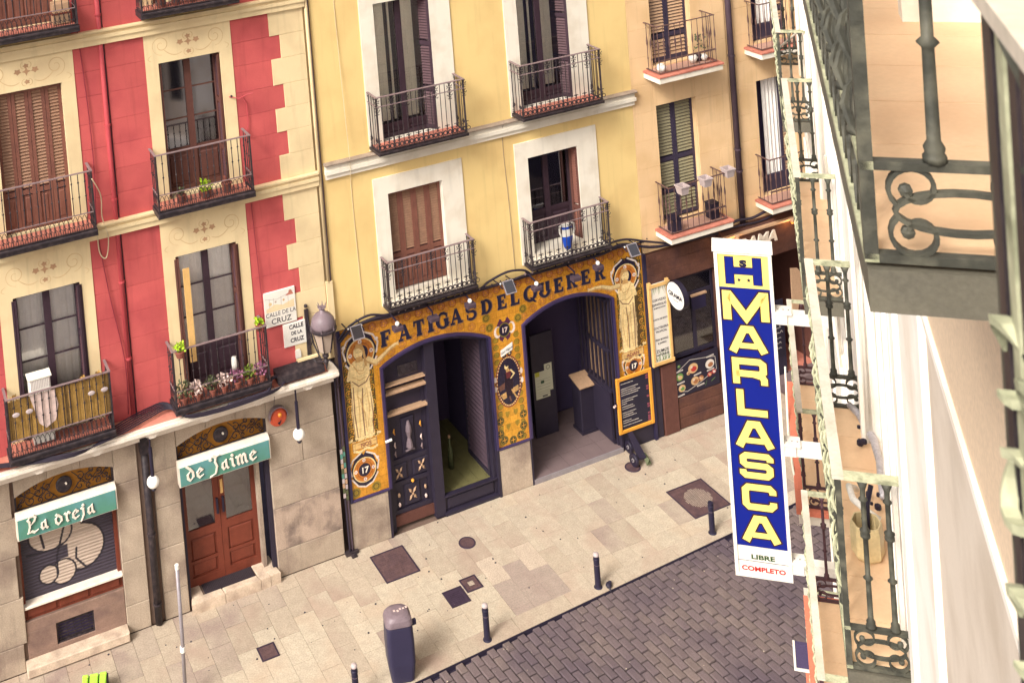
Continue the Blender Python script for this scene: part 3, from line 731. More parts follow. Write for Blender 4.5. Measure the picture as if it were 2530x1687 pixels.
# lintel and jamb panels (cream), in front of the core
surr = []
for c in CX:
    for k, (z0, z1, zt) in enumerate(((3.62, 6.1, 6.73), (7.0, 9.42, 9.92), (10.34, 12.8, 13.2))):
        sx0, sx1 = c-.76, c+.76; surr.append((sx0, sx1, z0, zt))
        b = MB(); hh = [(c-HW, c+HW, z0-1, z1)]
        for r_ in subtract((sx0, sx1, z0, zt), hh): b.box(r_[0], r_[1], -.012, .05, r_[2], r_[3])
        b.obj('window_surround', 'cream_stucco', RB)
        # faded painted scrolls on the lintel
        s_ = MB(); zc = z1+(.33 if k == 0 else .27); y = -.0135; mi = 0
        def brush(pts, w_):
            global _e
            P = [Vector((p[0], 0, p[-1])) for p in pts]; V = []; n = len(P)
            for i in range(n):
                t = (P[min(i+1, n-1)]-P[max(i-1, 0)]).normalized(); q = Vector((-t.z, 0, t.x)); ww = w_*(.4+.6*math.sin(PI*(i+.5)/n))
                V += [P[i]+q*ww/2, P[i]-q*ww/2]
            brush.e = getattr(brush, 'e', 0)+1; yy = y-.00004*(brush.e % 40)
            s_.add([(v.x, yy, v.z) for v in V], [(2*i, 2*i+1, 2*i+3, 2*i+2) for i in range(n-1)])
        for sg in (-1, 1):
            brush(spiral((c+sg*.47, zc+.03), .17, .03, -PI/2, -PI/2+sg*PI*3.2, 34), .014)
            brush([(c+sg*(.12+.035*i), 0, zc-.14+.0035*(i-3)**2-.03) for i in range(10)], .016)
            brush([(c+sg*(.66+.05*math.sin(t_*.5)), 0, zc-.22+.03*t_*.5) for t_ in range(8)], .010)
            for (dx, dz, r_, a) in ((.14, .03, .05, .3), (.0, .11, .04, 1.2), (.0, -.15, .04, 1.2)):
                if sg > 0 and dx == 0: continue
                q = [(c+sg*dx+r_*1.35*math.cos(t_*PI/5+a)*(1 if t_ % 2 else .62), zc+dz+r_*1.1*math.sin(t_*PI/5+a)*(1 if t_ % 2 else .62)) for t_ in range(10)]
                brush.e = getattr(brush, 'e', 0)+1; s_.add([(p[0], y-.00004*(brush.e % 40), p[1]) for p in q], [tuple(range(10))], 1)
            brush(spiral((c+sg*.03, zc+.12), .06, .05, PI/2-sg*.2, PI/2-sg*PI, 8), .011); brush(spiral((c+sg*.03, zc-.16), .06, .05, PI/2, PI/2-sg*PI, 8), .011)
        q = [(c+.075*math.cos(t_*PI/4)*(1 if t_ % 2 == 0 else .4), zc+.02+.075*math.sin(t_*PI/4)*(1 if t_ % 2 == 0 else .4)) for t_ in range(8)]
        s_.add([(p[0], y-.0018, p[1]) for p in q], [tuple(range(8))], 1)
        if 'scroll_paint' not in MATS:
            mat('scroll_paint', lin(226, 192, 146, K), .9, .1, 9); mat('leaf_paint', lin(204, 160, 122, K), .9, .1, 9)
        tag(s_.obj('painted_scroll', ['scroll_paint', 'leaf_paint'], RB), kind='stuff')
# red rendered courses, pipe chase left free, cream quoins
pipes_x = (.97, 3.70)
zsA = [3.6, 4.04, 4.48, 4.92, 5.36, 5.80, 6.24, 6.73]; zsB = [6.98, 7.4, 7.81, 8.22, 8.64, 9.10, 9.51, 9.93]; zsC = [10.18, 10.6, 11.02, 11.44, 11.86, 12.3, 12.72, 13.2]
random.seed(5)
for zs in (zsA, zsB, zsC):
    for a, b_ in ((-3.0, -1.005), (.515, .93), (1.02, 1.70), (3.22, 3.655), (3.755, 4.405)):
        n = 1
        for i in range(len(zs)-1):
            MB().fbox(a, b_, -.0-.001*rnd(), .05, zs[i]+.002, zs[i+1]-.002, .004).obj('render_course', 'red_stucco', RB)
    for i in range(len(zs)-1):
        long = (i % 2 == (1 if zs is zsB else 1)); xq = 6.625 if not long else 6.81
        if zs is zsA: xq = 6.81 if i % 2 == 1 else 6.62
        MB().fbox(5.925, xq-.002, -.001*rnd(), .05, zs[i]+.002, zs[i+1]-.002, .004).obj('render_course', 'red_stucco', RB)
        MB().fbox(xq, 7.27, -.014, .05, zs[i]+.002, zs[i+1]-.002, .005).obj('quoin_block', 'cream_stucco', RB)
# string courses
for z0, z1 in ((6.735, 6.97), (9.935, 10.17)):
    b = MB()
    segs = [(-3.0, 3.655), (3.755, 7.30)]
    b.box(-3.0, 7.30, -.06, .05, z0, z0+.10); b.box(-3.0, 7.30, -.085, .05, z0+.10, z0+.16); b.box(-3.0, 7.30, -.055, .05, z0+.16, z1-.02); b.box(-3.0, 7.30, -.10, .05, z1-.02, z1+.012)
    b.obj('string_course', 'cream_stucco', RB)
# balconies
bal = []
for c, zs, zt in ((CX[1], 3.73, 4.71), (CX[2], 3.73, 4.72), (CX[1], 7.06, 8.03), (CX[2], 7.06, 8.03), (CX[1], 10.40, 11.37), (CX[2], 10.40, 11.37), (CX[0], 7.06, 8.03), (CX[0], 3.73, 4.71)):
    bal.append(balcony(RB, 'red', c-.82, c+.82, zs, zt, .39))
# windows
casement(RB, CX[1]-HW, CX[1]+HW, 3.76, 6.1, .115, 'dark_wood', True, 'pane', 3, .62)
casement(RB, CX[2]-HW, CX[2]+HW, 3.76, 6.1, .115, 'dark_wood', True, 'pane', 3, .62, cx=(0, 1))
casement(RB, CX[2]-HW, CX[2]+HW, 7.10, 9.42, .22, 'brown_wood', False, 'pane_dark', 3, .70)
casement(RB, CX[0]-HW, CX[0]+HW, 3.76, 6.1, .115, 'dark_wood', True, 'pane', 3, .62)
for c, z0 in ((CX[0], 10.42), (CX[2], 10.42)): casement(RB, c-HW, c+HW, z0, 12.8, .22, 'brown_wood', True, 'pane', 3, .62)
def leaf_pair(c, z0, h, mf, ms, w_=.27, out=.03, a=.30, solid=0, pn=None):
    pn = pn if pn is not None else [.62, 1.45]
    add_leaf(RB, c-HW+.005, out, z0, w_, h, mf, ms, pn, PI/2-a, solid); add_leaf(RB, c-HW+.045, out-.02, z0, w_*.8, h, mf, ms, pn, PI/2-a*.5, solid)
    add_leaf(RB, c+HW-.005, out, z0, w_, h, mf, ms, pn, -PI/2+a, solid, flip=True); add_leaf(RB, c+HW-.045, out-.02, z0, w_*.8, h, mf, ms, pn, -PI/2+a*.5, solid, flip=True)
leaf_pair(CX[1], 3.78, 2.28, 'dark_wood', 'brown_iron', out=-.03)
leaf_pair(CX[2], 3.78, 2.28, 'brown_wood', 'brown_iron', out=-.03, solid=0)
leaf_pair(CX[2], 7.12, 2.26, 'brown_wood', 'brown_iron')
leaf_pair(CX[0], 3.78, 2.28, 'brown_wood', 'brown_iron')
for c, z0 in ((CX[0], 10.44), (CX[2], 10.44)): leaf_pair(c, z0, 2.3, 'brown_wood', 'brown_iron')
MB().box(CX[2]-HW+.06, CX[2]-HW+.17, -.21, -.185, 4.35, 5.95).obj('lit_shutter_panel', 'blond_wood', RB)  # paler wood puts the light on this shutter leaf into its colour
# closed louvred shutters of the upper left window (four leaves), and F3
for c, z0, h in ((CX[1], 7.10, 2.31), (CX[0], 7.10, 2.31), (CX[1], 10.42, 2.36)):
    for k in range(4):
        add_leaf(RB, c-HW+k*.27+.003, .10, z0, .264, h, 'shutter_brown', 'slat_brown', [.62], 0, 1, .052)
    MB().box(c-HW, c+HW, .16, .2, z0, z0+h).obj('room_walls', 'dim_navy', RB)
# tavern front: corbelled ledge, ashlar, two arched openings
b = MB(); b.box(-3.0, 7.27, -.33, .05, 3.42, 3.535); b.box(-3.0, 7.27, -.36, .05, 3.45, 3.50); b.obj('ledge', 'white_paint', RB)
b = MB(); b.add([(-3, -.28, 3.537), (7.10, -.28, 3.537), (7.10, .0, 3.60), (-3, .0, 3.60), (-3, -.28, 3.50), (7.10, -.28, 3.50)], [(0,1,2,3),(4,5,1,0)]); b.obj('ledge_top', 'salmon', RB)
b = MB(); b.box(-3.0, 7.25, -.20, .05, 3.33, 3.42); b.box(-3.0, 7.25, -.10, .05, 3.22, 3.33); b.obj('ledge_moulding', 'white_paint', RB)
i = 0
for x in [-2.6+.93*k for k in range(11)]:
    MB().prism([(x-.11, 3.42), (x+.11, 3.42), (x+.11, 3.385), (x+.07, 3.375), (x+.05, 3.34), (x-.05, 3.34), (x-.07, 3.375), (x-.11, 3.385)], -.31, -.2).obj('ledge_bracket', 'white_paint', RB)
def arch_z(x, c, hw, zs, rise): return zs+rise*(1-((x-c)/hw)**2)
A1, A2 = (2.465, .81), (5.165, .81)
oh = [(A1[0]-A1[1], A1[0]+A1[1], .78, 3.12), (A2[0]-A2[1], A2[0]+A2[1], -.1, 3.12), (2.13, 2.75, .24, .60)]
zst = [0, .02, .47, 1.23, 1.93, 2.56, 3.22]
MB_ = wall('stone_core', RB, -3.0, 7.25, -.05, 3.3, oh, .05, .42, 'mortar')
random.seed(21)
blocks('stone_block', RB, 5.975, 7.24, .47, 1.23, [], 0, 1.3, .0, .05, 'stone_stained', .007, .009, [.47, 1.23])
for a, b_, bl in ((-3.0, 1.655, 1.15), (3.275, 3.68, .9), (3.92, 4.355, .9), (5.975, 7.24, 1.26)):
    blocks('stone_block', RB, a, b_, 0, 3.22, [], 0, bl, -.0, .05, 'stone', .007, .009, [0.0, .47, 1.23, 1.93, 2.56, 3.22], .0 if bl < 1 else .5, skip=1 if a == 5.975 else None)
blocks('stone_block', RB, 1.655, 3.275, 0, .78, [(2.13, 2.75, .24, .60)], 0, 1.7, .03, .08, 'stone_dark', .004, .006, [0.0, .78])
b = MB(); b.box(3.68, 3.92, .03, .06, 0, 3.22); b.obj('pipe_chase', 'mortar', RB)
for (c, hw) in (A1, A2):
    # voussoir band above each segmental arch, cut in three stones
    for k in range(3):
        xa, xb = c-hw+2*hw*k/3+.003, c-hw+2*hw*(k+1)/3-.003
        n = 8; pts = [(xa+(xb-xa)*i/n, arch_z(xa+(xb-xa)*i/n, c, hw, 2.88, .17)) for i in range(n+1)]
        MB().prism(pts+[(xb, 3.22), (xa, 3.22)], -.002, .42).obj('stone_block', 'stone', RB)
    # fanlight
    top = [(c-hw+2*hw*i/14, arch_z(c-hw+2*hw*i/14, c, hw, 2.88, .17)) for i in range(15)]
    pane_ = MB().prism([(c-hw, 2.56)]+top+[(c+hw, 2.56)], .16, .18).obj('fanlight', 'ochre', RB)
    f = MB(); f.ribbon([(x, .09, z-.018) for x, z in top], .05, (0, 1, 0), .035); f.box(c-hw, c+hw, .06, .12, 2.56, 2.60); f.box(c-hw, c-hw+.03, .06, .12, 2.60, 2.88); f.box(c+hw-.03, c+hw, .06, .12, 2.60, 2.88)
    random.seed(9)
    for sg in (-1, 1):
        for (dx, dz, r0, a0, tr) in ((.26, .10, .085, 0, 1.5), (.27, .27, .08, 2, -1.5), (.42, .21, .09, 1, 1.7), (.55, .10, .08, 3, -1.5), (.58, .27, .065, 4, 1.5), (.69, .16, .07, 2, 1.4), (.72, .27, .04, 0, 1.3), (.72, .07, .045, 1, -1.3), (.40, .07, .05, 5, -1.5), (.45, .33, .045, 5, 1.5)):
            zz = 2.60+dz*.92
            if zz+r0 > arch_z(c+sg*dx, c, hw, 2.88, .17)-.02: r0 *= .7
            f.tube(spiral((c+sg*dx, zz), r0, .012, a0, a0+sg*tr*2*PI*.8, 14, y=.10), .009, 4)
        f.tube([(c+sg*.12, .10, 2.62), (c+sg*.35, .10, 2.86), (c+sg*.55, .10, 2.72), (c+sg*.75, .10, 2.88)], .008, 4)
        f.tube([(c+sg*.14, .10, 2.96), (c+sg*.38, .10, 2.70), (c+sg*.58, .10, 2.86), (c+sg*.77, .10, 2.64)], .008, 4)
    f.lathe([(.135, 0), (.135, .02), (.12, .03), (.02, .035)], (c, .10, 2.80), 24, axis='y')
    f.obj('grille', 'black_iron', pane_)
    MB().lathe([(.018, 0), (.016, .03)], (c+.03, .06, 2.83), 10, axis='y').obj('spyhole_glint', 'white_paint', pane_)  # small white disc put in as a highlight on the dark boss
# left opening: roller shutter with a bill-poster's bulb tag, wood panel, stone sill
c, hw = A1
b = MB(); b.box(c-hw, c+hw, .30, .34, .7, 2.6); b.obj('shutter_backing', 'dim_navy', RB)
cv = Canvas(c-hw+.04, c+hw-.06, 1.02, 2.56, .0105, lin(70, 62, 74, K))
gr = lin(198, 178, 162, K); bk = lin(40, 35, 46, K)
def both(fn): fn()
cv.circ(c+.20, 1.62, .40, bk); cv.circ(c+.20, 1.62, .365, gr)
cv.rect(c+.02, c+.22, 1.9, 2.2, gr)
cv.circ(c-.28, 2.0, .37, bk, ry=.30); cv.circ(c-.28, 2.0, .34, gr, ry=.27)
cv.circ(c-.12, 1.30, .22, bk); cv.circ(c-.12, 1.30, .19, gr)
cv.circ(c-.36, 1.33, .17, bk); cv.circ(c-.36, 1.33, .14, gr)
cv.rect(c-.7, c-.02, 1.52, 1.74, lin(70, 62, 74, K)); cv.line([(c-.68, 1.75), (c-.25, 1.72), (c-.05, 1.78)], .03, bk)
cv.line([(c-.02, 2.15), (c-.10, 1.9), (c-.20, 1.6), (c-.22, 1.3)], .035, bk); cv.line([(c+.12, 1.62), (c+.1, 1.45), (c+.25, 1.25)], .035, bk); cv.line([(c-.45, 2.1), (c-.4, 1.8)], .04, bk)
N_ = cv.nz; cv.c *= (.72+.36*(np.sin(cv.Z*2*PI/.042)*.5+.5))[..., None]*.0+1
rs_ = np.random.RandomState(4); cv.c *= (1+.10*rs_.randn(N_, 1, 1))
cv.obj('roller_shutter', RB, on_front(.20), disp=lambda X, Z: .016*np.abs(np.sin(Z*PI/.055)))
for q in ((c-hw, c-hw+.04), (c+hw-.06, c+hw)): MB().box(q[0], q[1], .12, .26, 1.0, 2.58).obj('shutter_guide', 'red_wood', RB)
b = MB(); b.fbox(c-hw+.0, c+hw-.0, .02, .24, .985, 1.03, .008); b.obj('white_sill', 'white_paint', RB)
b = MB(); b.box(c-hw, c+hw, .10, .2, .78, .985)
pnl = b.obj('wood_apron', 'red_wood', RB)
for k in range(3):
    xa = c-hw+.04+(2*hw-.04)*k/3
    MB().fbox(xa, xa+2*hw/3-.06, .075, .10, .815, .955, .014).obj('apron_panel', 'red_wood', pnl)
b = MB(); b.box(c-hw-.0, c+hw, .075, .12, .955, .983); b.box(c-hw, c+hw, .085, .12, .78, .812); b.obj('apron_rail', 'red_wood', pnl)
b = MB(); b.box(2.13, 2.75, .12, .16, .24, .60); v_ = b.obj('cellar_vent', 'dim_navy', RB)
b = MB(); b.box(2.13, 2.75, .05, .09, .24, .26); b.box(2.13, 2.75, .05, .09, .58, .60); b.box(2.13, 2.15, .05, .09, .26, .58); b.box(2.73, 2.75, .05, .09, .26, .58)
for k in range(6): b.box(2.15, 2.73, .07, .08, .28+k*.052, .295+k*.052)
for k in range(5): b.tube([(2.2+k*.12, .06, .28), (2.16+k*.12, .06, .57)], .006, 4)
b.obj('vent_grille', 'black_iron', v_)
MB().fbox(1.60, 3.27, -.20, .03, .02, .17, .015).obj('stone_ledge', 'marble_step', RB)
# right opening: double wooden bar door behind a broken stone step
c, hw = A2
for q in ((c-hw, c-hw+.05, .36), (c+hw-.08, c+hw, .12)): MB().box(q[0], q[1], .05, q[2], 0, 2.60).obj('jamb_strip', 'door_dark', RB)
b = MB(); b.box(c+hw-.22, c+hw-.16, .14, .42, .15, 2.4); b.obj('reveal_left', 'stone', RB)
y = .28; x0, x1 = c-hw+.05, c+hw-.20; z0, z1 = .17, 2.56; xm = (x0+x1)/2
for k, (a, b_) in enumerate(((x0, xm-.003), (xm+.003, x1))):
    fr = MB(); e = .10
    fr.box(a, a+e, y, y+.05, z0, z1); fr.box(b_-e, b_, y, y+.05, z0, z1); fr.box(a+e, b_-e, y, y+.05, z0, z0+.16); fr.box(a+e, b_-e, y, y+.05, z1-.32, z1); fr.box(a+e, b_-e, y, y+.05, 1.02, 1.16)
    for za, zb in ((z0+.16, .60), (.60, 1.02)):
        fr.box(a+e, b_-e, y+.03, y+.05, za, zb); fr.fbox(a+e+.03, b_-e-.03, y+.008, y+.03, za+.03, zb-.03, .018)
    fr.box(a+e, b_-e, y, y+.03, .575, .625)
    d = fr.obj('door_leaf', 'red_wood', RB)
    MB().box(a+e, b_-e, y+.02, y+.03, 1.16, z1-.32).obj('pane', 'pane_dark', d)
    hx = (b_-.05) if k == 0 else (a+.05)
    MB().tube([(hx, y-.04, 1.35), (hx, y-.05, 1.5), (hx, y-.04, 1.62)], .022, 6).obj('pull_handle', 'ink_black', d)
    if k == 1: MB().box(hx-.02, hx+.025, y-.012, y, 1.66, 1.90).obj('door_plate', 'blond_wood', d)
b = MB(); b.box(x0, x1, y+.6, y+.64, 0, 2.7); b.box(x0-.04, x0, y+.06, y+.6, 0, 2.7); b.box(x1, x1+.04, y+.06, y+.6, 0, 2.7); b.box(x0, x1, y+.06, y+.6, 2.66, 2.7); b.obj('room_walls', 'dim_navy', RB)
b = MB(); b.box(x0-.02, c+hw-.08, -.0, .50, .0, .165); b.obj('step_core', 'mortar', RB)
for q in ([(4.36, -.12), (4.95, -.12), (4.93, .02), (4.62, .02), (4.40, .03)], [(4.96, -.12), (5.60, -.12), (5.57, .02), (4.94, .02)], [(5.61, -.12), (5.78, -.12), (5.75, -.02), (5.58, .02)], [(5.79, -.12), (5.97, -.11), (5.95, .03), (5.76, .02)],
          [(4.40, .035), (4.61, .025), (4.60, .34), (4.40, .34)], [(5.58, .025), (5.75, .0), (5.95, .035), (5.92, .40), (5.56, .30)]):
    n = len(q); mx = sum(p[0] for p in q)/n; my = sum(p[1] for p in q)/n; z = .185+.008*rnd()
    b = MB(); b.add([(x_, y_, .0) for x_, y_ in q]+[(x_, y_, z-.012) for x_, y_ in q]+[(x_+(mx-x_)*.05, y_+(my-y_)*.05, z) for x_, y_ in q],
        [(i, (i+1) % n, (i+1) % n+n, i+n) for i in range(n)]+[(i+n, (i+1) % n+n, (i+1) % n+2*n, i+2*n) for i in range(n)]+[tuple(range(2*n, 3*n))])
    b.obj('step_stone', 'marble_step', RB)
b = MB(); b.box(4.64, 5.55, .03, .38, .165, .182)
for k in range(30): b.box(4.66+k*.0295, 4.672+k*.0295, .04, .37, .182, .190)
mt = thing('door_mat', (5.1, .2, .165), 'ribbed dark rubber mat on the cracked stone step of the wooden bar door', 'door mat'); b.obj('ribbed_rubber', 'mat_dark', mt)
# inside the roller opening side walls
# ------------------------------------------------------------------ shop signs in broken black-letter
GOT = {   # strokes drawn with a broad nib, unit x-height = 1
 'L': (1.25, [[(.35, 1.75), (.12, 1.5), (.3, 1.25), (.28, .6), (.1, .1), (.45, .18), (.8, .02), (1.1, .2)], [(.35, 1.75), (.72, 1.85), (.98, 1.6)], [(.98, 1.6), (.78, 1.2), (.5, 1.0)]]),
 'a': (.95, [[(.62, .95), (.62, .3), (.82, .08)], [(.6, .9), (.25, .72), (.18, .35), (.35, .08), (.62, .3)]]),
 'o': (.95, [[(.45, .98), (.15, .72), (.15, .3), (.42, .04)], [(.45, .98), (.75, .72), (.75, .3), (.42, .04)], [(.2, 1.1), (.45, .98)]]),
 'r': (.72, [[(.1, .95), (.28, .85), (.28, .2), (.4, .06)], [(.28, .75), (.5, 1.0), (.66, .86)]]),
 'e': (.85, [[(.45, .98), (.16, .7), (.16, .3), (.42, .04), (.72, .22)], [(.45, .98), (.72, .76), (.2, .46)]]),
 'j': (.6, [[(.15, .95), (.36, .85), (.34, .1), (.05, -.42)], [(.32, 1.28), (.42, 1.2)]]),
 'd': (.95, [[(.1, 1.55), (.45, 1.25), (.75, .8), (.75, .3), (.42, .04)], [(.5, .98), (.18, .72), (.16, .3), (.42, .04)]]),
 'J': (1.1, [[(.25, 1.35), (.05, 1.55), (.35, 1.8), (.75, 1.6), (1.05, 1.75)], [(.75, 1.6), (.62, 1.15), (.82, .55), (.6, -.05), (.05, -.32), (.3, -.2)]]),
 'i': (.52, [[(.08, .92), (.27, .85), (.27, .25), (.45, .06)], [(.22, 1.3), (.34, 1.2)]]),
 'm': (1.4, [[(.06, .9), (.24, .85), (.24, .2), (.36, .06)], [(.26, .75), (.5, 1.0), (.66, .85), (.66, .2), (.78, .06)], [(.68, .75), (.92, 1.0), (1.08, .85), (1.08, .25), (1.26, .06)]]),
}
def nib_text(mb, txt, x, z, s_, y, mi, nib=(.17, .15), th=.012, dx=0., dz=0.):
    e = [0]
    for ch in txt:
        if ch == ' ': x += .55*s_; continue
        wd, st = GOT[ch]
        for pts in st:
            for i in range(len(pts)-1):
                (a, b_), (c_, d_) = pts[i], pts[i+1]; A = (x+a*s_+dx, z+b_*s_+dz); B = (x+c_*s_+dx, z+d_*s_+dz)
                nx, nz = nib[0]*s_, nib[1]*s_*.9; k = .035*s_
                q = [(A[0]-nx/2-k, A[1]-nz/2+k), (A[0]+nx/2, A[1]+nz/2+k), (B[0]+nx/2+k, B[1]+nz/2-k), (B[0]-nx/2, B[1]-nz/2-k)]
                ar = sum(q[i_][0]*q[(i_+1) % 4][1]-q[(i_+1) % 4][0]*q[i_][1] for i_ in range(4))
                if abs(ar) < s_*s_*.02: q = [(A[0]-.07*s_, A[1]-.07*s_), (A[0]+.07*s_, A[1]-.07*s_), (B[0]+.07*s_, B[1]+.07*s_), (B[0]-.07*s_, B[1]+.07*s_)]; ar = sum(q[i_][0]*q[(i_+1) % 4][1]-q[(i_+1) % 4][0]*q[i_][1] for i_ in range(4))
                if ar < 0: q = q[::-1]
                e[0] += 1; mb.prism(q, y-th-.00012*(e[0] % 30), y, mi)
        x += (wd+.10)*s_
    return x
def shop_sign(name_c, x0, x1, txt, tx, s_, lab):
    t = thing('shop_sign', (name_c, -.1, 2.45), lab, 'sign', 'green signs over the tavern openings')
    b = MB(); z0, z1 = 2.245, 2.585
    b.add([(x0, -.13, z0), (x1, -.13, z0), (x1, .0, z0), (x0, .0, z0), (x0, -.13, z1), (x1, -.13, z1), (x1, -.03, z1+.06), (x0, -.03, z1+.06), (x1, .0, z1+.06), (x0, .0, z1+.06)],
          [(0,1,5,4),(4,5,6,7),(7,6,8,9),(0,4,7,9,3),(1,2,8,6,5),(0,3,2,1)])
    b.obj('casing', 'white_paint', t)
    MB().fbox(x0+.02, x1-.02, -.142, -.13, z0+.012, z1-.008, .004).obj('board', 'board_green', t)
    x = tx
    for ch in txt:
        if ch == ' ': x += .55*s_; continue
        b = MB(); nib_text(b, ch, x+.010, z0+.078, s_, -.1425, 0); nib_text(b, ch, x, z0+.086, s_, -.146, 1, th=.022); b.obj('letter', ['ink_black', 'white_paint'], t)  # black offset copy stands for the shadow of each raised letter
        x += (GOT[ch][0]+.10)*s_
shop_sign(2.46, 1.64, 3.27, 'La oreja', 1.80, .148, 'green shop sign reading La oreja over the graffitied roller shutter')
shop_sign(5.15, 4.33, 5.97, 'de Jaime', 4.45, .162, 'green shop sign reading de Jaime over the wooden double door')
# pipes
def pipe(lab, pts, r, m, n=10, rings=(), name='drainpipe', cat='pipe', group=None, rm=None):
    t = thing(name, pts[0], lab, cat, group); MB().tube(pts, r, n).obj('tube', m, t, smooth=True)
    for z in rings:
        MB().lathe([(r+.012, 0), (r+.012, .035)], (pts[0][0], pts[0][1], z), n).obj('collar', rm or m, t)
    return t
pipe('thin red downpipe beside its twin on the red wall, between the window bays', [(3.69, -.0, 13), (3.69, -.0, 3.62)], .042, 'red_pipe', rings=(4.6, 5.9, 7.3, 8.55, 10.4))
MB().box(3.66, 3.75, .035, .05, 3.6, 13).obj('pipe_chase', 'dim_navy', RB)  # dark strip, coloured in as the shadow line beside the pipe
b = MB(); b.box(.93, 1.02, .035, .05, 3.6, 13); b.obj('pipe_chase', 'dim_navy', RB)  # shade coloured into the left chase in the same way
t = pipe('black iron downpipe running from the ledge to the pavement between the two tavern openings', [(3.80, -.03, 3.4), (3.80, -.03, 0.02)], .062, 'black_iron', rings=(3.0, 1.55, .35))
MB().box(3.73, 3.87, -.11, .03, 2.98, 3.33).obj('pipe_box', 'black_iron', t)
pipe('cream painted conduit down the corner between the red and yellow houses', [(7.335, -.02, 13), (7.335, -.02, 4.95)], .032, 'cream_stucco', name='conduit')
MB().box(7.28, 7.40, -.05, .0, 4.2, 4.98).obj('conduit_box', 'cream_stucco', RB)
random.seed(31)
def cable(lab, pts, r, m, group='cables fixed to the facades'):
    # catmull-rom through the points
    P = [Vector(p) for p in pts]; out = []
    for i in range(len(P)-1):
        a, b_, c_, d = P[max(i-1, 0)], P[i], P[i+1], P[min(i+2, len(P)-1)]
        for k in range(6):
            t = k/6; out.append(.5*((2*b_)+(-a+c_)*t+(2*a-5*b_+4*c_-d)*t*t+(-a+3*b_-3*c_+d)*t**3))
    out.append(P[-1]); b = MB(); b.tube(out, r, 5)
    o = b.obj('cable', m, None, org=P[0], smooth=True); tag(o, lab, 'cable', group); return o
cable('dark cable hanging down the red wall left of the red downpipe', [(3.18, -.03, 12.5), (3.36, -.03, 9.6), (3.40, -.03, 8.0), (3.36, -.04, 6.95), (3.46, -.03, 5.8), (3.62, -.03, 4.6), (3.60, -.03, 3.7)], .009, 'cable_red')
cable('loose cream cable loop dangling beside the second floor balcony corner', [(3.28, -.42, 7.9), (3.42, -.30, 7.55), (3.45, -.08, 7.1), (3.52, -.09, 6.75), (3.46, -.08, 6.42), (3.36, -.06, 6.52), (3.35, -.06, 6.9)], .010, 'cable_cream')
cable('thin dark cable down the red wall right of the middle window bay', [(6.03, -.03, 6.7), (6.06, -.03, 5.6), (6.08, -.03, 4.6), (6.02, -.04, 3.62)], .006, 'cable_red')
for k in range(6):
    cable(('black cable of the ledge bundle, %s of six counted from the wall outwards' % ('nearest', 'second', 'third', 'fourth', 'fifth', 'farthest')[5-k]), [(1.0, -.1-.03*k, 3.64+.01*k), (2.6, -.46, 3.60-.012*k), (3.35, -.36+.03*k, 3.60+.015*k), (3.9, -.20+.035*k, 3.63+.012*k), (4.25, -.16+.02*k, 3.66+.01*k), (4.6, -.44, 3.60-.01*k), (6.0, -.45, 3.60-.008*k), (6.3, -.3+.02*k, 3.62+.01*k)], .011, 'cable_black', 'cables bundled along the ledge of the red house')
cable('grey conduit down the left edge of the yellow corner beside the lantern', [(7.37, -.03, 13), (7.375, -.03, 4.9), (7.39, -.03, 4.0), (7.40, -.03, 3.6)], .012, 'pipe_grey')
for dx, m in ((0, 'cable_black'), (.05, 'pipe_grey')):
    cable('dark service pipe beside the tiled pillar, '+('nearer the stone wall' if dx == 0 else 'nearer the tiles'), [(7.29+dx, -.04, 3.3), (7.30+dx, -.04, 2.0), (7.31+dx, -.04, .9), (7.32+dx, -.04, .02)], .022, m, 'service pipes beside the tiled pillar')
b = MB(); 
for k, mm in enumerate([0, 1, 2, 0, 3, 1, 2, 0, 3, 0]): b.box(7.27, 7.315, -.068, -.062, 1.05+.09*k, 1.13+.09*k, mm); b.box(7.325, 7.365, -.068, -.062, 1.0+.10*((k*3) % 10), 1.08+.10*((k*3) % 10), (mm+1) % 4)
tag(b.obj('sticker', ['cap_grey', 'leaf_dark', 'slat_tan', 'board_green'], None, org=(7.3, -.06, 1.5)), 'column of small coloured stickers on the service pipes by the tiled pillar', 'stickers')
b = MB(); b.box(7.22, 7.46, -.10, .0, .0, .05); b.box(7.3, 7.4, -.18, -.1, 0, .03); tag(b.obj('pipe_shoe', 'black_iron', None, org=(7.34, -.1, 0)), 'small dark iron shoe at the foot of the service pipes', 'pipe foot')
# ------------------------------------------------------------------ yellow house with the tiled tavern front
YB = thing('yellow_house', (10.7, 0, 0), 'yellow plastered house with white window surrounds above the tiled tavern front', 'house')
WA, WB = (8.62, 9.73), (11.57, 12.68)
F1Z, F2Z = (4.40, 6.26), (7.20, 9.74)
holes = [(a, b_, z0, z1) for a, b_ in (WA, WB) for z0, z1 in (F1Z, F2Z, (10.6, 13.0))]
SUR = [(8.34, 10.16), (11.29, 13.13)]
wall('wall_face', YB, 7.405, 14.04, 4.03, 13.2, holes+[(s0+.002, s1-.002, z0, z1) for s0, s1 in SUR for z0, z1 in ((4.24, 6.58), (7.11, 10.06), (10.4, 13.2))], -.0, .40, 'yellow_stucco')
for (s0, s1), (a, b_) in zip(SUR, (WA, WB)):
    for z0, z1, w0, w1 in ((4.24, 6.58, F1Z[0], F1Z[1]), (7.11, 10.06, F2Z[0], F2Z[1]), (10.4, 13.2, 10.6, 13.0)):
        b = MB()
        for r_ in subtract((s0, s1, z0, z1), [(a, b_, w0, w1)]): b.box(r_[0], r_[1], -.022, .40, r_[2], r_[3])
        b.obj('window_surround', 'white_stucco', YB)
b = MB(); b.box(7.44, 14.06, -.05, .0, 6.79, 6.88); b.box(7.43, 14.08, -.09, .0, 6.88, 6.95); b.box(7.44, 14.06, -.07, .0, 6.95, 7.045); b.obj('string_course', 'white_stucco', YB)
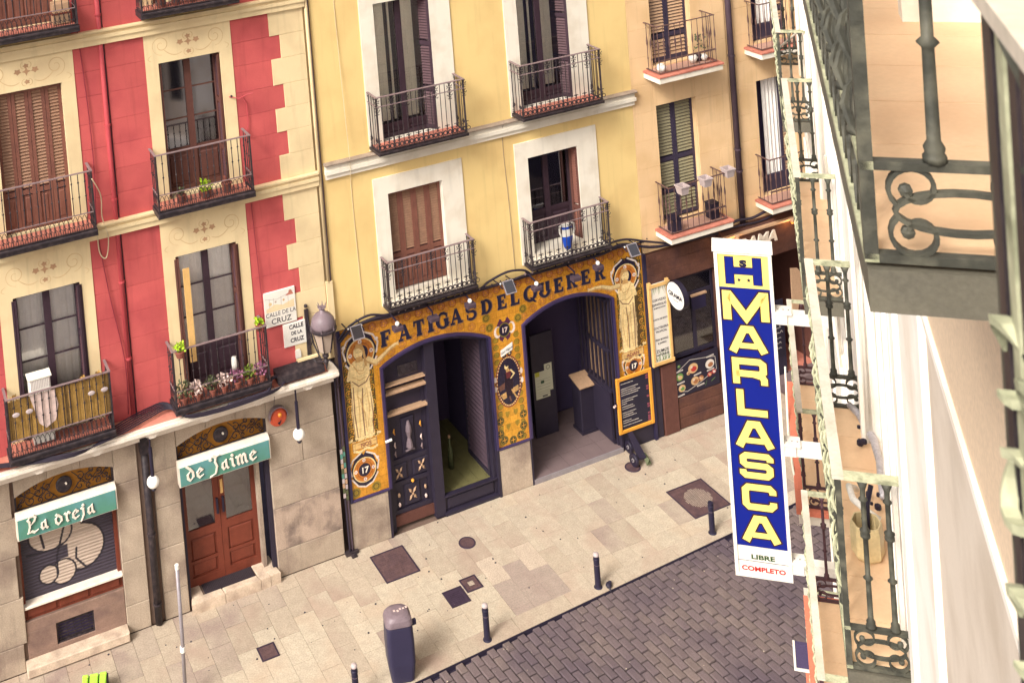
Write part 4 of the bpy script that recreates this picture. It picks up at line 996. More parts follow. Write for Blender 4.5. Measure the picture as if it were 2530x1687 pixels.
b = MB(); b.fbox(7.42, 14.10, -.125, .0, 7.045, 7.085, .01); b.obj('course_cap', 'weathered_lip', YB)
balcony(YB, 'yellow', 8.37, 10.12, 7.19, 8.19, .41)
balcony(YB, 'yellow', 11.33, 13.08, 7.19, 8.19, .41)
balcony(YB, 'yellow', 8.38, 10.13, 4.29, 5.16, .29, 'white_stucco')
balcony(YB, 'yellow', 11.35, 13.10, 4.29, 5.16, .29, 'white_stucco')
for a, b_ in (WA, WB):
    w_ = casement(YB, a, b_, 7.20, 9.74, .16, 'dark_wood', False, 'pane', 1, .22, fw=.06, depth=.9)
    # painted inner shutters behind the glass
    for k, (xa, xb) in enumerate(((a+.065, a+.28), (a+.36, a+.40), (a+.50, a+.86))):
        s_ = MB(); s_.box(xa, xb, .205, .225, 7.5, 9.7)
        for j in range(4):
            if xb-xa > .1:
                n_ = 2 if xb-xa > .3 else 1; ww = (xb-xa)/n_
                for q in range(n_): s_.fbox(xa+q*ww+.03, xa+(q+1)*ww-.03, .193, .205, 7.56+j*.54, 7.56+j*.54+.46, .01)
        s_.obj('inner_shutter', 'cream_paint', w_)
    add_leaf(YB, b_-.004, -.02, 7.22, .42, 2.5, 'dark_wood', 'brown_iron', [.75, 1.6], -PI/2+.62, flip=True, n_per=.05)
    add_leaf(YB, a+.012, -.01, 7.22, .26, 2.5, 'dark_wood', 'brown_iron', [.75, 1.6], PI/2-.08, n_per=.05)
    MB().fbox(a-.05, b_+.05, -.03, .25, 7.12, 7.199, .01).obj('threshold', 'red_wood', YB)
# first floor left: four closed leaves; right: open with curtain
a, b_ = WA; w4 = (b_-a)/4
for k in range(4): add_leaf(YB, a+k*w4+.002, .10, 4.42, w4-.004, 1.83, 'shutter_brown', 'slat_brown', [.62], 0, 1, .046)
MB().box(a, b_, .17, .2, 4.4, 6.26).obj('room_walls', 'dim_navy', YB)
a, b_ = WB
w_ = casement(YB, a, b_, 4.42, 6.25, .30, 'dark_wood', False, 'pane_dark', 1, .6, fw=.06, depth=1.0)
b = MB(); n = 20; V = []
for i in range(n+1):
    u = i/n; V += [(a+.72+.28*u, .36+.02*math.sin(u*PI*7), 4.8), (a+.62+.28*u, .37+.02*math.sin(u*PI*7), 6.2)]
b.add(V, [(2*i, 2*i+2, 2*i+3, 2*i+1) for i in range(n)]); b.obj('curtain', 'cream_paint', w_)
add_leaf(YB, a+.006, .0, 4.42, .24, 1.8, 'brown_wood', 'shutter_brown', [.6], PI/2-.35, n_per=.05)
add_leaf(YB, b_-.006, .0, 4.42, .22, 1.8, 'brown_wood', 'shutter_brown', [.6], -PI/2+.25, flip=True, n_per=.05)
# ground floor core, plinths
DO1 = (8.20, 10.44); DO2 = (11.18, 13.22)
wall('stone_core', YB, 7.36, 14.04, -.05, 4.03, [(DO1[0], DO1[1], -.1, 3.42), (DO2[0], DO2[1], -.1, 3.42)], .045, .42, 'mortar')
for x0, x1 in ((7.40, 8.19), (10.46, 11.165)):
    MB().fbox(x0, x1, -.035, .05, .0, .885, .012).obj('plinth_slab', 'stone', YB)
MB().fbox(13.24, 14.03, -.02, .05, .0, .9, .01).obj('plinth_slab', 'door_dark', YB)
MB().box(7.40, 7.455, -.045, .0, .89, 4.03).obj('edge_moulding', 'navy_trim', YB)
def az(x, k):
    c, hw = ((9.27, 1.17), (12.2, 1.06))[k]; return 3.10+.30*(1-np.minimum(1.3, np.abs((x-c)/hw))**2)
# the glazed tile picture
cv = Canvas(7.455, 13.985, .905, 4.03, .0066, lin(222, 154, 50, K))
rs = np.random.RandomState(2)
YEL = lin(228, 164, 54, K); ORA = lin(206, 128, 52, K); BRO = lin(150, 78, 44, K); NAV = lin(44, 38, 58, K); OLI = lin(140, 126, 44, K); CRM = lin(250, 220, 158, K); DGR = lin(66, 60, 44, K); WHT = lin(244, 228, 216, K); PUR = lin(96, 52, 78, K); MAU = lin(150, 96, 92, K); SHD = lin(208, 164, 104, K); DSH = lin(120, 82, 70, K)
# frieze: orange band with rosettes
cv.rect(7.4, 14, 3.9, 4.1, BRO, .45)
def rosette(x, z, r, col=(150/255, .2, .1), a=.55):
    cv.ring(x, z, r*.85, r*.3, BRO, a=a*.8); cv.circ(x, z, r*.55, ORA, a=a)
    for k in range(5): cv.circ(x+r*.5*math.cos(k*1.257), z+r*.5*math.sin(k*1.257), r*.2, MAU, a=a*.8)
    cv.circ(x, z, r*.18, YEL, a=a)
for i in range(24):
    x = 8.1+i*.235; rosette(x, 3.93, .085, a=.8); 
    if i % 2 == 0: rosette(x+.1, 3.86, .06, a=.5)
for k in range(2):
    c, hw = ((9.27, 1.17), (12.2, 1.06))[k]
    for i in range(10):
        x = c-hw*.92+i*hw*1.84/9; rosette(x, float(az(np.array(x), k))+.13, .09, a=.5)
for x, z in ((10.48, 3.25), (11.1, 3.28), (10.42, 3.45), (11.22, 3.42)):
    cv.circ(x, z, .085, OLI, a=.8); cv.ring(x, z, .05, .018, DGR, a=.7)
# pillars: dark vine columns
def vines(x0, x1, z0, z1, dark=True):
    n = int((z1-z0)/.135)
    if dark: cv.rect(x0, x1, z0, z1, DGR, .92); cv.line([(x0+.008, z0), (x0+.008, z1)], .014, YEL); cv.line([(x1-.008, z0), (x1-.008, z1)], .014, YEL)
    for i in range(n):
        z = z0+(i+.5)*(z1-z0)/n
        for sg in (-1, 1):
            x = (x0+x1)/2+sg*((x1-x0)*.5-.085); s_ = sg*(1 if i % 2 else -1)
            c1 = YEL if dark else OLI; 
            if not dark: cv.circ(x, z, .06, OLI, a=.75)
            cv.line([(x+.055*math.cos(t_*.6+s_), z+.055*math.sin(t_*.6+s_)) for t_ in range(8)], [.020, .018, .016, .014, .012, .01, .008, .006], c1 if dark else DGR, .9 if dark else .6)
            cv.line([(x-.025, z), (x+.025, z+.004)], .012, c1, .8 if dark else .4); cv.line([(x, z-.028), (x+.003, z+.028)], .012, c1, .8 if dark else .4)
            if dark: cv.circ(x+.03*sg, z-.05, .018, OLI, a=.8)
vines(7.46, 8.08, 1.95, 3.75); vines(13.32, 13.97, 1.95, 3.80)
vines(10.49, 11.12, .93, 1.62, False); cv.rect(10.62, 11.0, 1.02, 1.62, YEL, .95)
for x, z in ((10.72, 1.52), (10.9, 1.52), (10.72, 1.28), (10.92, 1.3)): cv.poly([(x-.045, z+.05), (x+.05, z+.045), (x+.045, z-.02), (x, z-.075), (x-.045, z-.02)], OLI, .75)
vines(10.50, 11.12, 1.62, 3.05, False)
for (x, z) in ((10.56, 1.42), (10.54, 1.18), (10.62, 1.04), (10.80, .99), (10.97, 1.04), (11.05, 1.2), (11.06, 1.42)):
    cv.circ(x, z, .078, DGR); cv.line([(x-.04, z), (x+.04, z)], .014, YEL); cv.line([(x, z-.04), (x, z+.04)], .014, YEL); cv.ring(x, z, .06, .010, OLI)
# medallions
def blazon(x, z, s_, num=True):
    cv.poly([(x-.8*s_, z+.9*s_), (x-.2*s_, z+1.45*s_), (x, z+1.15*s_), (x+.2*s_, z+1.45*s_), (x+.8*s_, z+.9*s_), (x+1.15*s_, z), (x+.8*s_, z-.9*s_), (x, z-1.35*s_), (x-.8*s_, z-.9*s_), (x-1.15*s_, z)], NAV)
    for sg in (-1, 1):
        cv.line([(x+sg*.25*s_, z+1.3*s_), (x+sg*.9*s_, z+.95*s_), (x+sg*1.2*s_, z+.4*s_), (x+sg*1.05*s_, z-.2*s_)], .11*s_, WHT); cv.line([(x+sg*1.05*s_, z-.5*s_), (x+sg*.6*s_, z-1.1*s_), (x, z-1.3*s_)], .11*s_, WHT)
        cv.circ(x+sg*1.12*s_, z+.62*s_, .12*s_, WHT)
    cv.circ(x, z, .95*s_, CRM); cv.circ(x, z, .87*s_, ORA); cv.ring(x, z, .62*s_, .10*s_, BRO, a=.5)
    for k in range(4): cv.circ(x+.72*s_*math.cos(k*PI/2), z+.72*s_*math.sin(k*PI/2), .13*s_, WHT); cv.circ(x+.72*s_*math.cos(k*PI/2), z+.72*s_*math.sin(k*PI/2), .05*s_, BRO)
    cv.circ(x, z, .5*s_, NAV)
blazon(7.735, 1.40, .24)
for sg in (-1, 1):
    cv.circ(7.735+sg*.2, 1.03, .09, OLI, a=.8); cv.ring(7.735+sg*.2, 1.03, .05, .02, DGR, a=.7)
blazon(13.62, 1.62, .22)
blazon(7.84, 3.52, .29); blazon(13.58, 3.42, .28)
cv.poly([(10.62, 3.22), (10.70, 3.36), (10.79, 3.32), (10.88, 3.36), (10.96, 3.22), (10.9, 2.96), (10.79, 2.88), (10.68, 2.96)], PUR)
cv.circ(10.64, 3.12, .075, WHT, ry=.11); cv.circ(10.95, 3.14, .075, WHT, ry=.11); cv.circ(10.66, 3.13, .05, YEL, ry=.08); cv.circ(10.93, 3.15, .05, YEL, ry=.08)
cv.circ(10.79, 3.13, .125, OLI, ry=.135); cv.circ(10.79, 3.13, .11, NAV, ry=.12); cv.circ(10.79, 3.34, .05, YEL); cv.poly([(10.74, 2.93), (10.79, 2.99), (10.84, 2.93), (10.79, 2.87)], YEL)
# oval picture: a seated dancer in dark dress
ox, oz = 10.80, 2.13
cv.circ(ox, oz, .285, PUR, ry=.50); cv.ring(ox, oz, .255, .03, BRO, ry=.47); cv.circ(ox, oz, .235, NAV, ry=.445)
for k in range(44):
    a_ = k*2*PI/44; cv.circ(ox+.252*math.cos(a_), oz+.462*math.sin(a_), .013, CRM)
for dx, dz in ((-.285, .10), (-.29, -.08), (.285, .13), (.29, -.05)): cv.circ(ox+dx, oz+dz, .03, WHT, ry=.055)
cv.poly([(ox-.2, oz-.22), (ox+.2, oz-.12), (ox+.2, oz-.22), (ox-.14, oz-.32)], SHD); cv.poly([(ox-.22, oz-.05), (ox-.08, oz+.0), (ox-.1, oz-.12), (ox-.2, oz-.15)], DSH)
cv.poly([(ox-.07, oz+.18), (ox+.06, oz+.2), (ox+.10, oz-.05), (ox+.06, oz-.28), (ox-.06, oz-.3), (ox-.09, oz-.05)], lin(40, 26, 40, K))
cv.circ(ox-.03, oz+.29, .042, CRM, ry=.055); cv.circ(ox-.015, oz+.33, .04, NAV); cv.poly([(ox-.05, oz+.25), (ox+.02, oz+.25), (ox+.05, oz+.17), (ox-.03, oz+.14)], SHD)
cv.line([(ox+.06, oz+.2), (ox+.13, oz+.12), (ox+.05, oz+.05)], [.035, .03, .022], CRM); cv.poly([(ox-.05, oz+.18), (ox+.06, oz+.19), (ox+.04, oz+.06), (ox-.04, oz+.06)], lin(110, 50, 54, K))
cv.line([(ox+.06, oz-.18), (ox+.14, oz-.34)], .03, SHD); cv.line([(ox+.0, oz-.3), (ox+.02, oz-.38)], .03, DSH)
cv.circ(ox-.06, oz+.52, .05, NAV); cv.circ(ox+.06, oz+.53, .05, NAV); cv.circ(ox-.06, oz+.52, .02, CRM); cv.circ(ox+.06, oz+.53, .02, CRM)
# robed figures painted on the tiles
def robed(cx, zf, sc, sg, arm):
    H = 1.72*sc; P = lambda u, v: (cx+sg*u*sc, zf+v*sc)
    cv.poly([P(-.20, .02), P(-.23, .5), P(-.20, 1.0), P(-.22, 1.35), P(-.12, 1.46), P(.0, 1.47), P(.14, 1.45), P(.20, 1.34), P(.17, 1.0), P(.22, .55), P(.16, .25), P(.20, .02), P(.05, -.02)], CRM)
    cv.circ(*P(-.01, 1.60), .095*sc, CRM, ry=.125*sc); cv.poly([P(-.06, 1.52), P(.06, 1.52), P(.08, 1.42), P(-.08, 1.42)], SHD)
    cv.poly([P(-.09, 1.66), P(-.04, 1.76), P(.07, 1.75), P(.12, 1.62), P(.15, 1.30), P(.10, 1.32), P(.08, 1.6), P(.0, 1.68)], SHD)      # veil and hair
    cv.poly([P(-.02, 1.535), P(.02, 1.54), P(.01, 1.52)], DSH, .5); cv.line([P(-.05, 1.60), P(-.02, 1.605)], .009*sc, DSH, .6); cv.line([P(.02, 1.605), P(.05, 1.60)], .009*sc, DSH, .6)
    for pts, w_, c_ in (([P(-.14, 1.42), P(-.06, 1.28), P(.06, 1.24), P(.14, 1.40)], .020, SHD), ([P(-.12, 1.36), P(-.02, 1.2), P(.10, 1.2)], .018, SHD),
                        ([P(-.17, 1.1), P(-.05, .98), P(.1, 1.02), P(.17, 1.12)], .028, DSH), ([P(-.16, 1.18), P(-.02, 1.08), P(.12, 1.12)], .018, SHD),
                        ([P(-.16, .98), P(-.17, .5), P(-.14, .05)], .030, DSH), ([P(-.09, .92), P(-.07, .5), P(-.10, .05)], .020, SHD), ([P(.02, .92), P(-.01, .55), P(.0, .05)], .034, DSH),
                        ([P(.10, .9), P(.13, .55), P(.08, .2)], .022, SHD), ([P(.17, .8), P(.19, .4), P(.17, .05)], .020, DSH), ([P(-.04, .72), P(.03, .45), P(.05, .1)], .026, SHD), ([P(-.2, .9), P(-.21, .4), P(-.19, .06)], .02, DSH),
                        ([P(-.1, .8), P(-.02, .72), P(.08, .82)], .02, SHD)):
        cv.line(pts, [w_*sc*(.35+.65*math.sin(PI*(i_+.5)/len(pts))) for i_ in range(len(pts))], c_, .85)
    cv.circ(*P(-.08, .0), .06*sc, CRM, ry=.03*sc); cv.circ(*P(.10, .0), .06*sc, CRM, ry=.03*sc)
    ws = [.085*sc, .07*sc, .055*sc, .04*sc, .045*sc]
    cv.line([(x+.0, z-.03*sc) for x, z in arm], [q*1.15 for q in ws], SHD); cv.line(arm, ws, CRM)
    hx, hz = arm[-1]; d = 1 if arm[-1][0] > arm[0][0] else -1
    for k in range(4): cv.line([(hx, hz), (hx+d*.075*sc, hz+(.03-.022*k)*sc)], [.018*sc, .010*sc], CRM)
    cv.line([P(-.17, 1.36), P(-.24, 1.15), P(-.17, 1.22)], [.08*sc, .07*sc, .05*sc], CRM)
robed(7.80, 1.97, .985, 1, [(7.98, 3.38), (8.12, 3.28), (8.26, 3.36), (8.42, 3.46), (8.52, 3.50)])
robed(13.56, 1.95, .94, -1, [(13.40, 3.30), (13.22, 3.30), (13.02, 3.38), (12.86, 3.40), (12.76, 3.39)])
for cx, w_ in ((7.78, .24), (13.62, .26)):
    cv.rect(cx-w_, cx+w_, 1.80, 1.925, lin(232, 190, 120, K)); cv.line([(cx-w_, 1.80), (cx-w_, 1.925), (cx+w_, 1.925), (cx+w_, 1.80), (cx-w_, 1.80)], .010, DSH)
    random.seed(int(cx*10))
    for k in range(16): cv.circ(cx-.29+.04*k, 1.76+.02*math.sin(k)+(.22 if k in (0, 1, 14, 15) else 0), .024, CRM); cv.circ(cx-.26+.035*k, 1.96+.015*math.cos(2*k), .014, CRM, a=.7)
cv.c *= (1+.06*rs.randn(cv.nz//21+1, cv.nx//21+1, 1)).repeat(21, 0).repeat(21, 1)[:cv.nz, :cv.nx]
mot = rs.randn(cv.nz//5+2, cv.nx//5+2).repeat(5, 0).repeat(5, 1)[:cv.nz, :cv.nx]
cv.c *= (1+.055*mot)[..., None]
gl = ((np.arange(cv.nx) % 21 == 0)[None, :] | (np.arange(cv.nz) % 21 == 0)[:, None]); cv.c[gl] *= .70
cv.cut(lambda X, Z: (X > DO1[0]) & (X < DO1[1]) & (Z < az(X, 0)+.01))
cv.cut(lambda X, Z: (X > DO2[0]) & (X < DO2[1]) & (Z < az(X, 1)+.01))
cv.obj('tiled_picture', YB, on_front(-.012), 'glazed')
for x0, x1 in ((7.455, 8.20), (10.44, 11.18), (13.22, 13.985)): MB().box(x0, x1, -.009, .05, .90, 3.3).obj('tile_backing', 'mortar', YB)
b = MB(); 
for k in range(2):
    a, c = (DO1, DO2)[k]; n = 20; pts = [(a+(c-a)*i/n, float(az(np.array(a+(c-a)*i/n), k))) for i in range(n+1)]
    b.prism([(a, 4.02)]+[(a, pts[0][1])]+pts[1:-1]+[(c, pts[-1][1]), (c, 4.02)], -.009, .42)
b.box(7.46, DO1[0], -.009, .05, 3.3, 4.02); b.box(DO1[1], DO2[0], -.009, .05, 3.3, 4.02); b.box(DO2[1], 13.98, -.009, .05, 3.3, 4.02)
b.obj('arch_wall', 'mortar', YB)
for k in range(2):
    a, c = (DO1, DO2)[k]; n = 22; pts = [(a+(c-a)*i/n, float(az(np.array(a+(c-a)*i/n), k))) for i in range(n+1)]
    full = [(a, .92)]+pts+[(c, .92)]
    b = MB(); b.ribbon([(x, -.035, z) for x, z in full], .06, (0, 1, 0), .045, 0); b.ribbon([(x-(.034 if x == c else (-.034 if x == a else 0)), -.03, z-(.034 if z > 2 else 0)) for x, z in full], .04, (0, 1, 0), .022, 1)
    b.obj('arch_moulding', ['purple_trim', 'navy_trim'], YB, smooth=False)
for x0, x1 in ((7.455, 8.18), (10.46, 11.16)): MB().fbox(x0, x1, -.05, .0, .885, .925, .008).obj('tile_sill', 'purple_trim', YB)
for x, w_ in ((8.14, .05), (10.42, .05), (11.14, .04), (13.20, .04)): MB().box(x, x+w_, -.04, .05, 0, .92).obj('jamb_strip', 'door_dark', YB)
MB().box(13.985, 14.05, -.06, .02, 0.0, 3.78).obj('edge_moulding', 'navy_trim', YB)
# slab-serif lettering in blue, a thin gold edge behind
SER = {'F': (.78, 'F'), 'A': (.95, 'A'), 'T': (.85, 'T'), 'I': (.5, 'I'), 'G': (.9, 'G'), 'S': (.78, 'S'), 'D': (.88, 'D'), 'E': (.82, 'E'), 'L': (.78, 'L'), 'Q': (.98, 'Q'), 'U': (.95, 'U'), 'R': (.95, 'R')}
def serif(ch):
    T = .30; t = .13; w_ = SER[ch][0]; o = []
    V = lambda x, a=0., b_=1.: o.append([(x-T/2, a), (x+T/2, a), (x+T/2, b_), (x-T/2, b_)])
    Hh = lambda a, b_, z, th=t: o.append([(a, z-th/2), (b_, z-th/2), (b_, z+th/2), (a, z+th/2)])
    def S(x, z, w2=.42): Hh(x-w2/2, x+w2/2, z+(t/2 if z < .5 else -t/2))
    def arc(cx, cz, rx, rz, a0, a1, w0=T, n=10):
        for i in range(n):
            p, q = a0+(a1-a0)*i/n, a0+(a1-a0)*(i+1)/n
            def W2(a): return (t+(w0-t)*abs(math.cos(a)))
            def Q(a, s_): return (cx+(rx-W2(a)*(.5-s_))*math.cos(a), cz+(rz-t*(.5-s_)*1.2)*math.sin(a))
            o.append([Q(p, 1), Q(q, 1), Q(q, 0), Q(p, 0)])
    if ch == 'F': V(.24); S(.24, 0); S(.24, 1); Hh(.3, .76, .945); V(.70, .70, .94); o[-1] = [(.66, .72), (.78, .70), (.78, .94), (.70, .94)]; Hh(.3, .58, .5); o.append([(.52, .38), (.6, .36), (.6, .64), (.52, .62)])
    elif ch == 'E': V(.24); S(.24, 0); S(.24, 1); Hh(.3, .76, .945); o.append([(.66, .72), (.78, .70), (.78, .94), (.70, .94)]); Hh(.3, .58, .5); o.append([(.52, .38), (.6, .36), (.6, .64), (.52, .62)]); Hh(.3, .8, .055); o.append([(.68, .06), (.82, .06), (.82, .30), (.76, .28)])
    elif ch == 'L': V(.24); S(.24, 0); S(.24, 1); Hh(.3, .8, .055); o.append([(.66, .06), (.80, .06), (.80, .34), (.74, .32)])
    elif ch == 'T': V(.43); S(.43, 0); Hh(.04, .82, .945); o.append([(.02, .66), (.10, .70), (.14, .94), (.02, .94)]); o.append([(.76, .70), (.84, .66), (.84, .94), (.72, .94)])
    elif ch == 'I': V(.25); S(.25, 0, .46); S(.25, 1, .46)
    elif ch == 'A': o.append([(.05, .08), (.17, .08), (.50, 1), (.38, 1)]); o.append([(.60, .08), (.88, .08), (.58, 1), (.36, 1)]); S(.14, 0, .34); S(.76, 0, .40); Hh(.22, .66, .36)
    elif ch == 'D': V(.24); S(.24, 0, .42); S(.24, 1, .42); arc(.38, .5, .46, .47, -PI/2, PI/2)
    elif ch == 'U': V(.22, .35, 1); S(.22, 1); V(.76, .35, 1); S(.76, 1, .34); arc(.49, .38, .38, .38, PI, 2*PI, T, 10)
    elif ch == 'G': arc(.48, .5, .44, .48, .8, 2*PI-.4); V(.76, .06, .46); S(.74, .46-.0, .36); o.append([(.74, .68), (.84, .64), (.84, .94), (.76, .9)])
    elif ch == 'S': arc(.4, .73, .34, .25, .3, PI*1.35, .2); arc(.4, .28, .34, .27, -PI*.75, PI*.45, .2); o.append([(.12, .62), (.26, .5), (.66, .42), (.54, .56)]); o.append([(.68, .66), (.76, .66), (.76, .94), (.68, .9)]); o.append([(.04, .06), (.12, .1), (.12, .36), (.04, .36)])
    elif ch == 'Q': arc(.49, .5, .45, .49, 0, 2*PI, T, 18); o.append([(.42, .22), (.60, .2), (1.0, -.14), (.78, -.16)])
    elif ch == 'R': V(.24); S(.24, 0, .42); S(.24, 1, .42); arc(.42, .74, .34, .25, -PI/2, PI/2, .2); Hh(.3, .46, .5); o.append([(.44, .5), (.66, .5), (.90, .06), (.66, .06)]); S(.80, 0, .34)
    return o, w_
def lay_serif(txt, xs, zf, h, name, YBp):
    for ch, x in zip(txt, xs):
        st, w_ = serif(ch); z = zf(x); sl_ = (zf(x+.1)-zf(x-.1))/.2; sw = h*.90
        for lay, (dx, dz, g_, m) in enumerate(((.010, -.006, .012, 'letter_edge'), (0, 0, 0, 'letter_blue'))):
            b = MB()
            for i, q in enumerate(st):
                cx_ = sum(p[0] for p in q)/4; cz_ = sum(p[1] for p in q)/4
                pp = [(x+(p[0]-w_/2)*sw+dx+(g_ if p[0] > cx_ else -g_), z+p[1]*h+dz+(g_ if p[1] > cz_ else -g_)+sl_*(p[0]-w_/2)*sw) for p in q]
                ar = sum(pp[k][0]*pp[(k+1) % 4][1]-pp[(k+1) % 4][0]*pp[k][1] for k in range(4))
                if ar < 0: pp = pp[::-1]
                b.prism(pp, -.0155-.005*lay-.00007*i, -.0125-.004*lay)
            if lay == 0: e_ = b
            else:
                o_ = MB(); o_.v = e_.v+b.v; n0 = len(e_.v); o_.f = e_.f+[tuple(k+n0 for k in f_) for f_ in b.f]; o_.m = [0]*len(e_.f)+[1]*len(b.f)
                tag(o_.obj('letter', ['letter_edge', 'letter_blue'], YBp))
base = lambda x: 3.535-.004*((x-10.8)/1.3)**2
lay_serif('FATIGAS', [8.34, 8.73, 9.02, 9.26, 9.51, 9.80, 10.11], lambda x: base(x)-.01, .285, 'a', YB)
lay_serif('DEL', [10.43, 10.77, 11.05], lambda x: base(x)+.01, .265, 'b', YB)
lay_serif('QUERER', [11.40, 11.72, 12.03, 12.33, 12.65, 12.98], lambda x: base(x)+.0, .275, 'c', YB)
for x, z, s_, c_ in ((7.735, 1.345, .15, 'white_paint'), (10.79, 3.085, .13, 'petal'), (13.62, 1.57, .13, 'white_paint')):
    b = MB(); text_mesh('17', s_, b, front(x, z, -.0165), .004, bold=.004); tag(b.obj('house_number', c_, YB), kind='stuff')
for x, s_ in ((7.80, 'NOS'), (13.62, 'ADAN')):
    b = MB(); text_mesh(s_, .105, b, front(x, 1.825, -.0165), .003, bold=.001); tag(b.obj('plaque_lettering', 'clay', YB), kind='stuff')
t = thing('paper_label', (10.80, -.02, 2.73), 'small white card with handwriting pinned above the oval tile picture', 'label')
b = MB(); v = [(10.67, 2.64), (10.92, 2.72), (10.93, 2.86), (10.67, 2.76)]; b.prism(v, -.030, -.020); b.obj('card', 'plastic_white', t)
b = MB(); text_mesh('San Miguel', .062, b, lambda u, v_, w_: (10.80+u, -.0315-w_, 2.725+v_+u*.3), .001, shear=.3); tag(b.obj('handwriting', 'ink_black', t), kind='stuff')
# --- left doorway: carved door leaf, posts, half-open passage
b = MB(); b.box(8.20, 8.30, .06, .14, 0, 3.2); b.box(9.10, 9.30, .02, .16, 0, 3.40); b.box(10.36, 10.44, .04, .14, 0, 3.12); b.obj('door_frame', 'door_dark', YB)
n = 16; pts = [(8.22+2.2*i/n, .10, float(az(np.array(8.22+2.2*i/n), 0))-.045) for i in range(n+1)]
b = MB(); b.ribbon(pts, .16, (0, 1, 0), .05); b.obj('arch_soffit', 'blond_wood', YB)
b = MB(); b.ribbon([(x, y, z-.05) for x, y, z in pts], .10, (0, 1, 0), .06); b.obj('arch_frame', 'door_dark', YB)
d = MB(); y = .13; x0, x1 = 8.30, 9.10
d.box(x0, x1, y+.03, y+.06, .26, 2.52)
for za, zb in ((.26, .34), (.78, .86), (1.20, 1.28), (2.04, 2.14), (2.44, 2.52)): d.box(x0, x1, y-.005, y+.03, za, zb)
for xa in (x0, x1-.07): d.box(xa, xa+.07, y, y+.03, .34, 2.44)
leaf = d.obj('door_leaf', 'door_dark', YB)
MB().box(x0-.02, x1+.0, y-.03, y+.02, .06, .25).obj('kick_board', 'brown_wood', leaf)
for z, h_ in ((2.545, .05), (2.15, .05), (2.70, .022)): MB().fbox(x0-.03, x1+.03, y-.09, y+.03, z, z+h_, .008).obj('cornice', 'slat_tan', leaf)
MB().box(x0+.30, x1-.10, y+.02, y+.03, 2.78, 2.98).obj('pane', 'pane_dark', leaf)
MB().box(x0, x1, y+.035, y+.05, 2.52, 3.36).obj('upper_panel', 'door_dark', leaf)
def flower(cx, z, s_, m1='rail_top'):
    b = MB()
    for k in range(4):
        a_ = PI/4+k*PI/2; ca, sa = math.cos(a_), math.sin(a_)
        q = [(0, 0), (.55, .22), (1.0, 0.02), (.55, -.22)]
        for i in range(3):
            f_ = .7+.3*(i == 1); 
        pp = [(cx+s_*(u*ca-v_*sa)*.8, z+s_*(u*sa+v_*ca)*1.15) for u, v_ in q]
        n_ = len(b.v); b.add([(x_, y-.008, z_) for x_, z_ in pp]+[(cx+s_*.5*ca*.8, y-.03, z+s_*.5*sa*1.15)], [(0, 1, 4), (1, 2, 4), (2, 3, 4), (3, 0, 4)])
        b.add([(cx+s_*(.15*math.cos(a_+.8)), y-.006, z+s_*.2*math.sin(a_+.8)), (cx+s_*.4*math.cos(a_+PI/4)*.6, y-.012, z+s_*.6*math.sin(a_+PI/4)), (cx+s_*.15*math.cos(a_+.6), y-.006, z+s_*.2*math.sin(a_+.6))], [(0, 1, 2)])
    b.ball((cx, y-.02, z), s_*.16, 6)
    b.obj('carved_flower', m1, leaf)
for cx, z in ((8.46, 1.02), (8.92, 1.04)): 
    MB().fbox(cx-.17, cx+.17, y-.004, y+.035, .88, 1.18, .02).obj('carved_panel', 'door_dark', leaf); flower(cx, z, .125, 'slat_tan')
MB().fbox(8.54, 8.86, y-.004, y+.035, .37, .76, .02).obj('carved_panel', 'door_dark', leaf); flower(8.70, .565, .14, 'slat_tan')
MB().fbox(8.58, 8.84, y-.004, y+.035, 1.33, 2.0, .02).obj('carved_panel', 'door_dark', leaf)
b = MB(); b.lathe([(.0, 0), (.07, .03), (.055, .12), (.03, .2), (.06, .33), (.05, .42), (.02, .52)], (8.71, y-.012, 1.42), 8); b.tube([(8.62, y-.02, 1.39), (8.71, y-.04, 1.42), (8.80, y-.02, 1.39)], .018, 5); b.obj('carved_figure', 'lamp_grey', leaf)
for cx in (8.42, 8.96):
    for z, m in ((1.80, 'chalk_frame'), (1.55, 'petal'), (1.38, 'rail_top')):
        MB().tube([(cx, y-.02, z+.07), (cx-.018, y-.03, z+.02), (cx+.005, y-.02, z-.04)], [.008, .018, .008], 6).obj('carved_fruit', m, leaf)
    for z in (.44, .62): MB().ball((cx, y-.015, z), .026, 8, 0, 1.6).obj('carved_fruit', 'petal' if z < .5 else 'slat_tan', leaf)
MB().ball((8.70, y-.045, .83), .032, 10).obj('door_knob', 'chalk_frame', leaf)
MB().tube([(8.16, -.06, 1.80), (8.28, -.09, 1.83)], .022, 8).obj('white_catch', 'plastic_white', YB)
# passage behind: floor, dado shutter on the right, panel across the foot
b = MB(); b.box(9.30, 10.40, .06, .10, .05, .34); b.fbox(9.36, 10.34, .035, .06, .10, .30, .012); b.box(9.28, 10.42, .0, .10, .34, .365); b.box(9.28, 10.42, -.02, .12, .0, .055); b.obj('foot_panel', 'door_dark', YB)
b = MB(); nb = 6
for k in range(nb):
    MB().box(9.30+k*.20+.003, 9.50+k*.20-.003, .12, 2.2, .28, .32).obj('floor_board', 'floor_green', YB)
b = MB(); b.box(8.2, 10.6, 2.2, 2.24, 0, 3.5); b.box(9.22, 9.26, .18, 2.2, .0, 3.5); b.box(10.56, 10.6, .45, 2.2, 0, 3.5); b.box(8.2, 10.6, .45, 2.2, 3.45, 3.5); b.obj('room_walls', 'dim_navy', YB)
b = MB(); b.box(10.33, 10.38, .14, .20, .34, 3.05); b.box(10.33, 10.38, .95, 1.0, .34, 3.05); b.box(10.335, 10.375, .2, .95, .32, .40); b.box(10.37, 10.38, .2, .95, .4, 3.05)
lf = b.obj('folded_shutter', 'door_dark', YB)
b = MB()
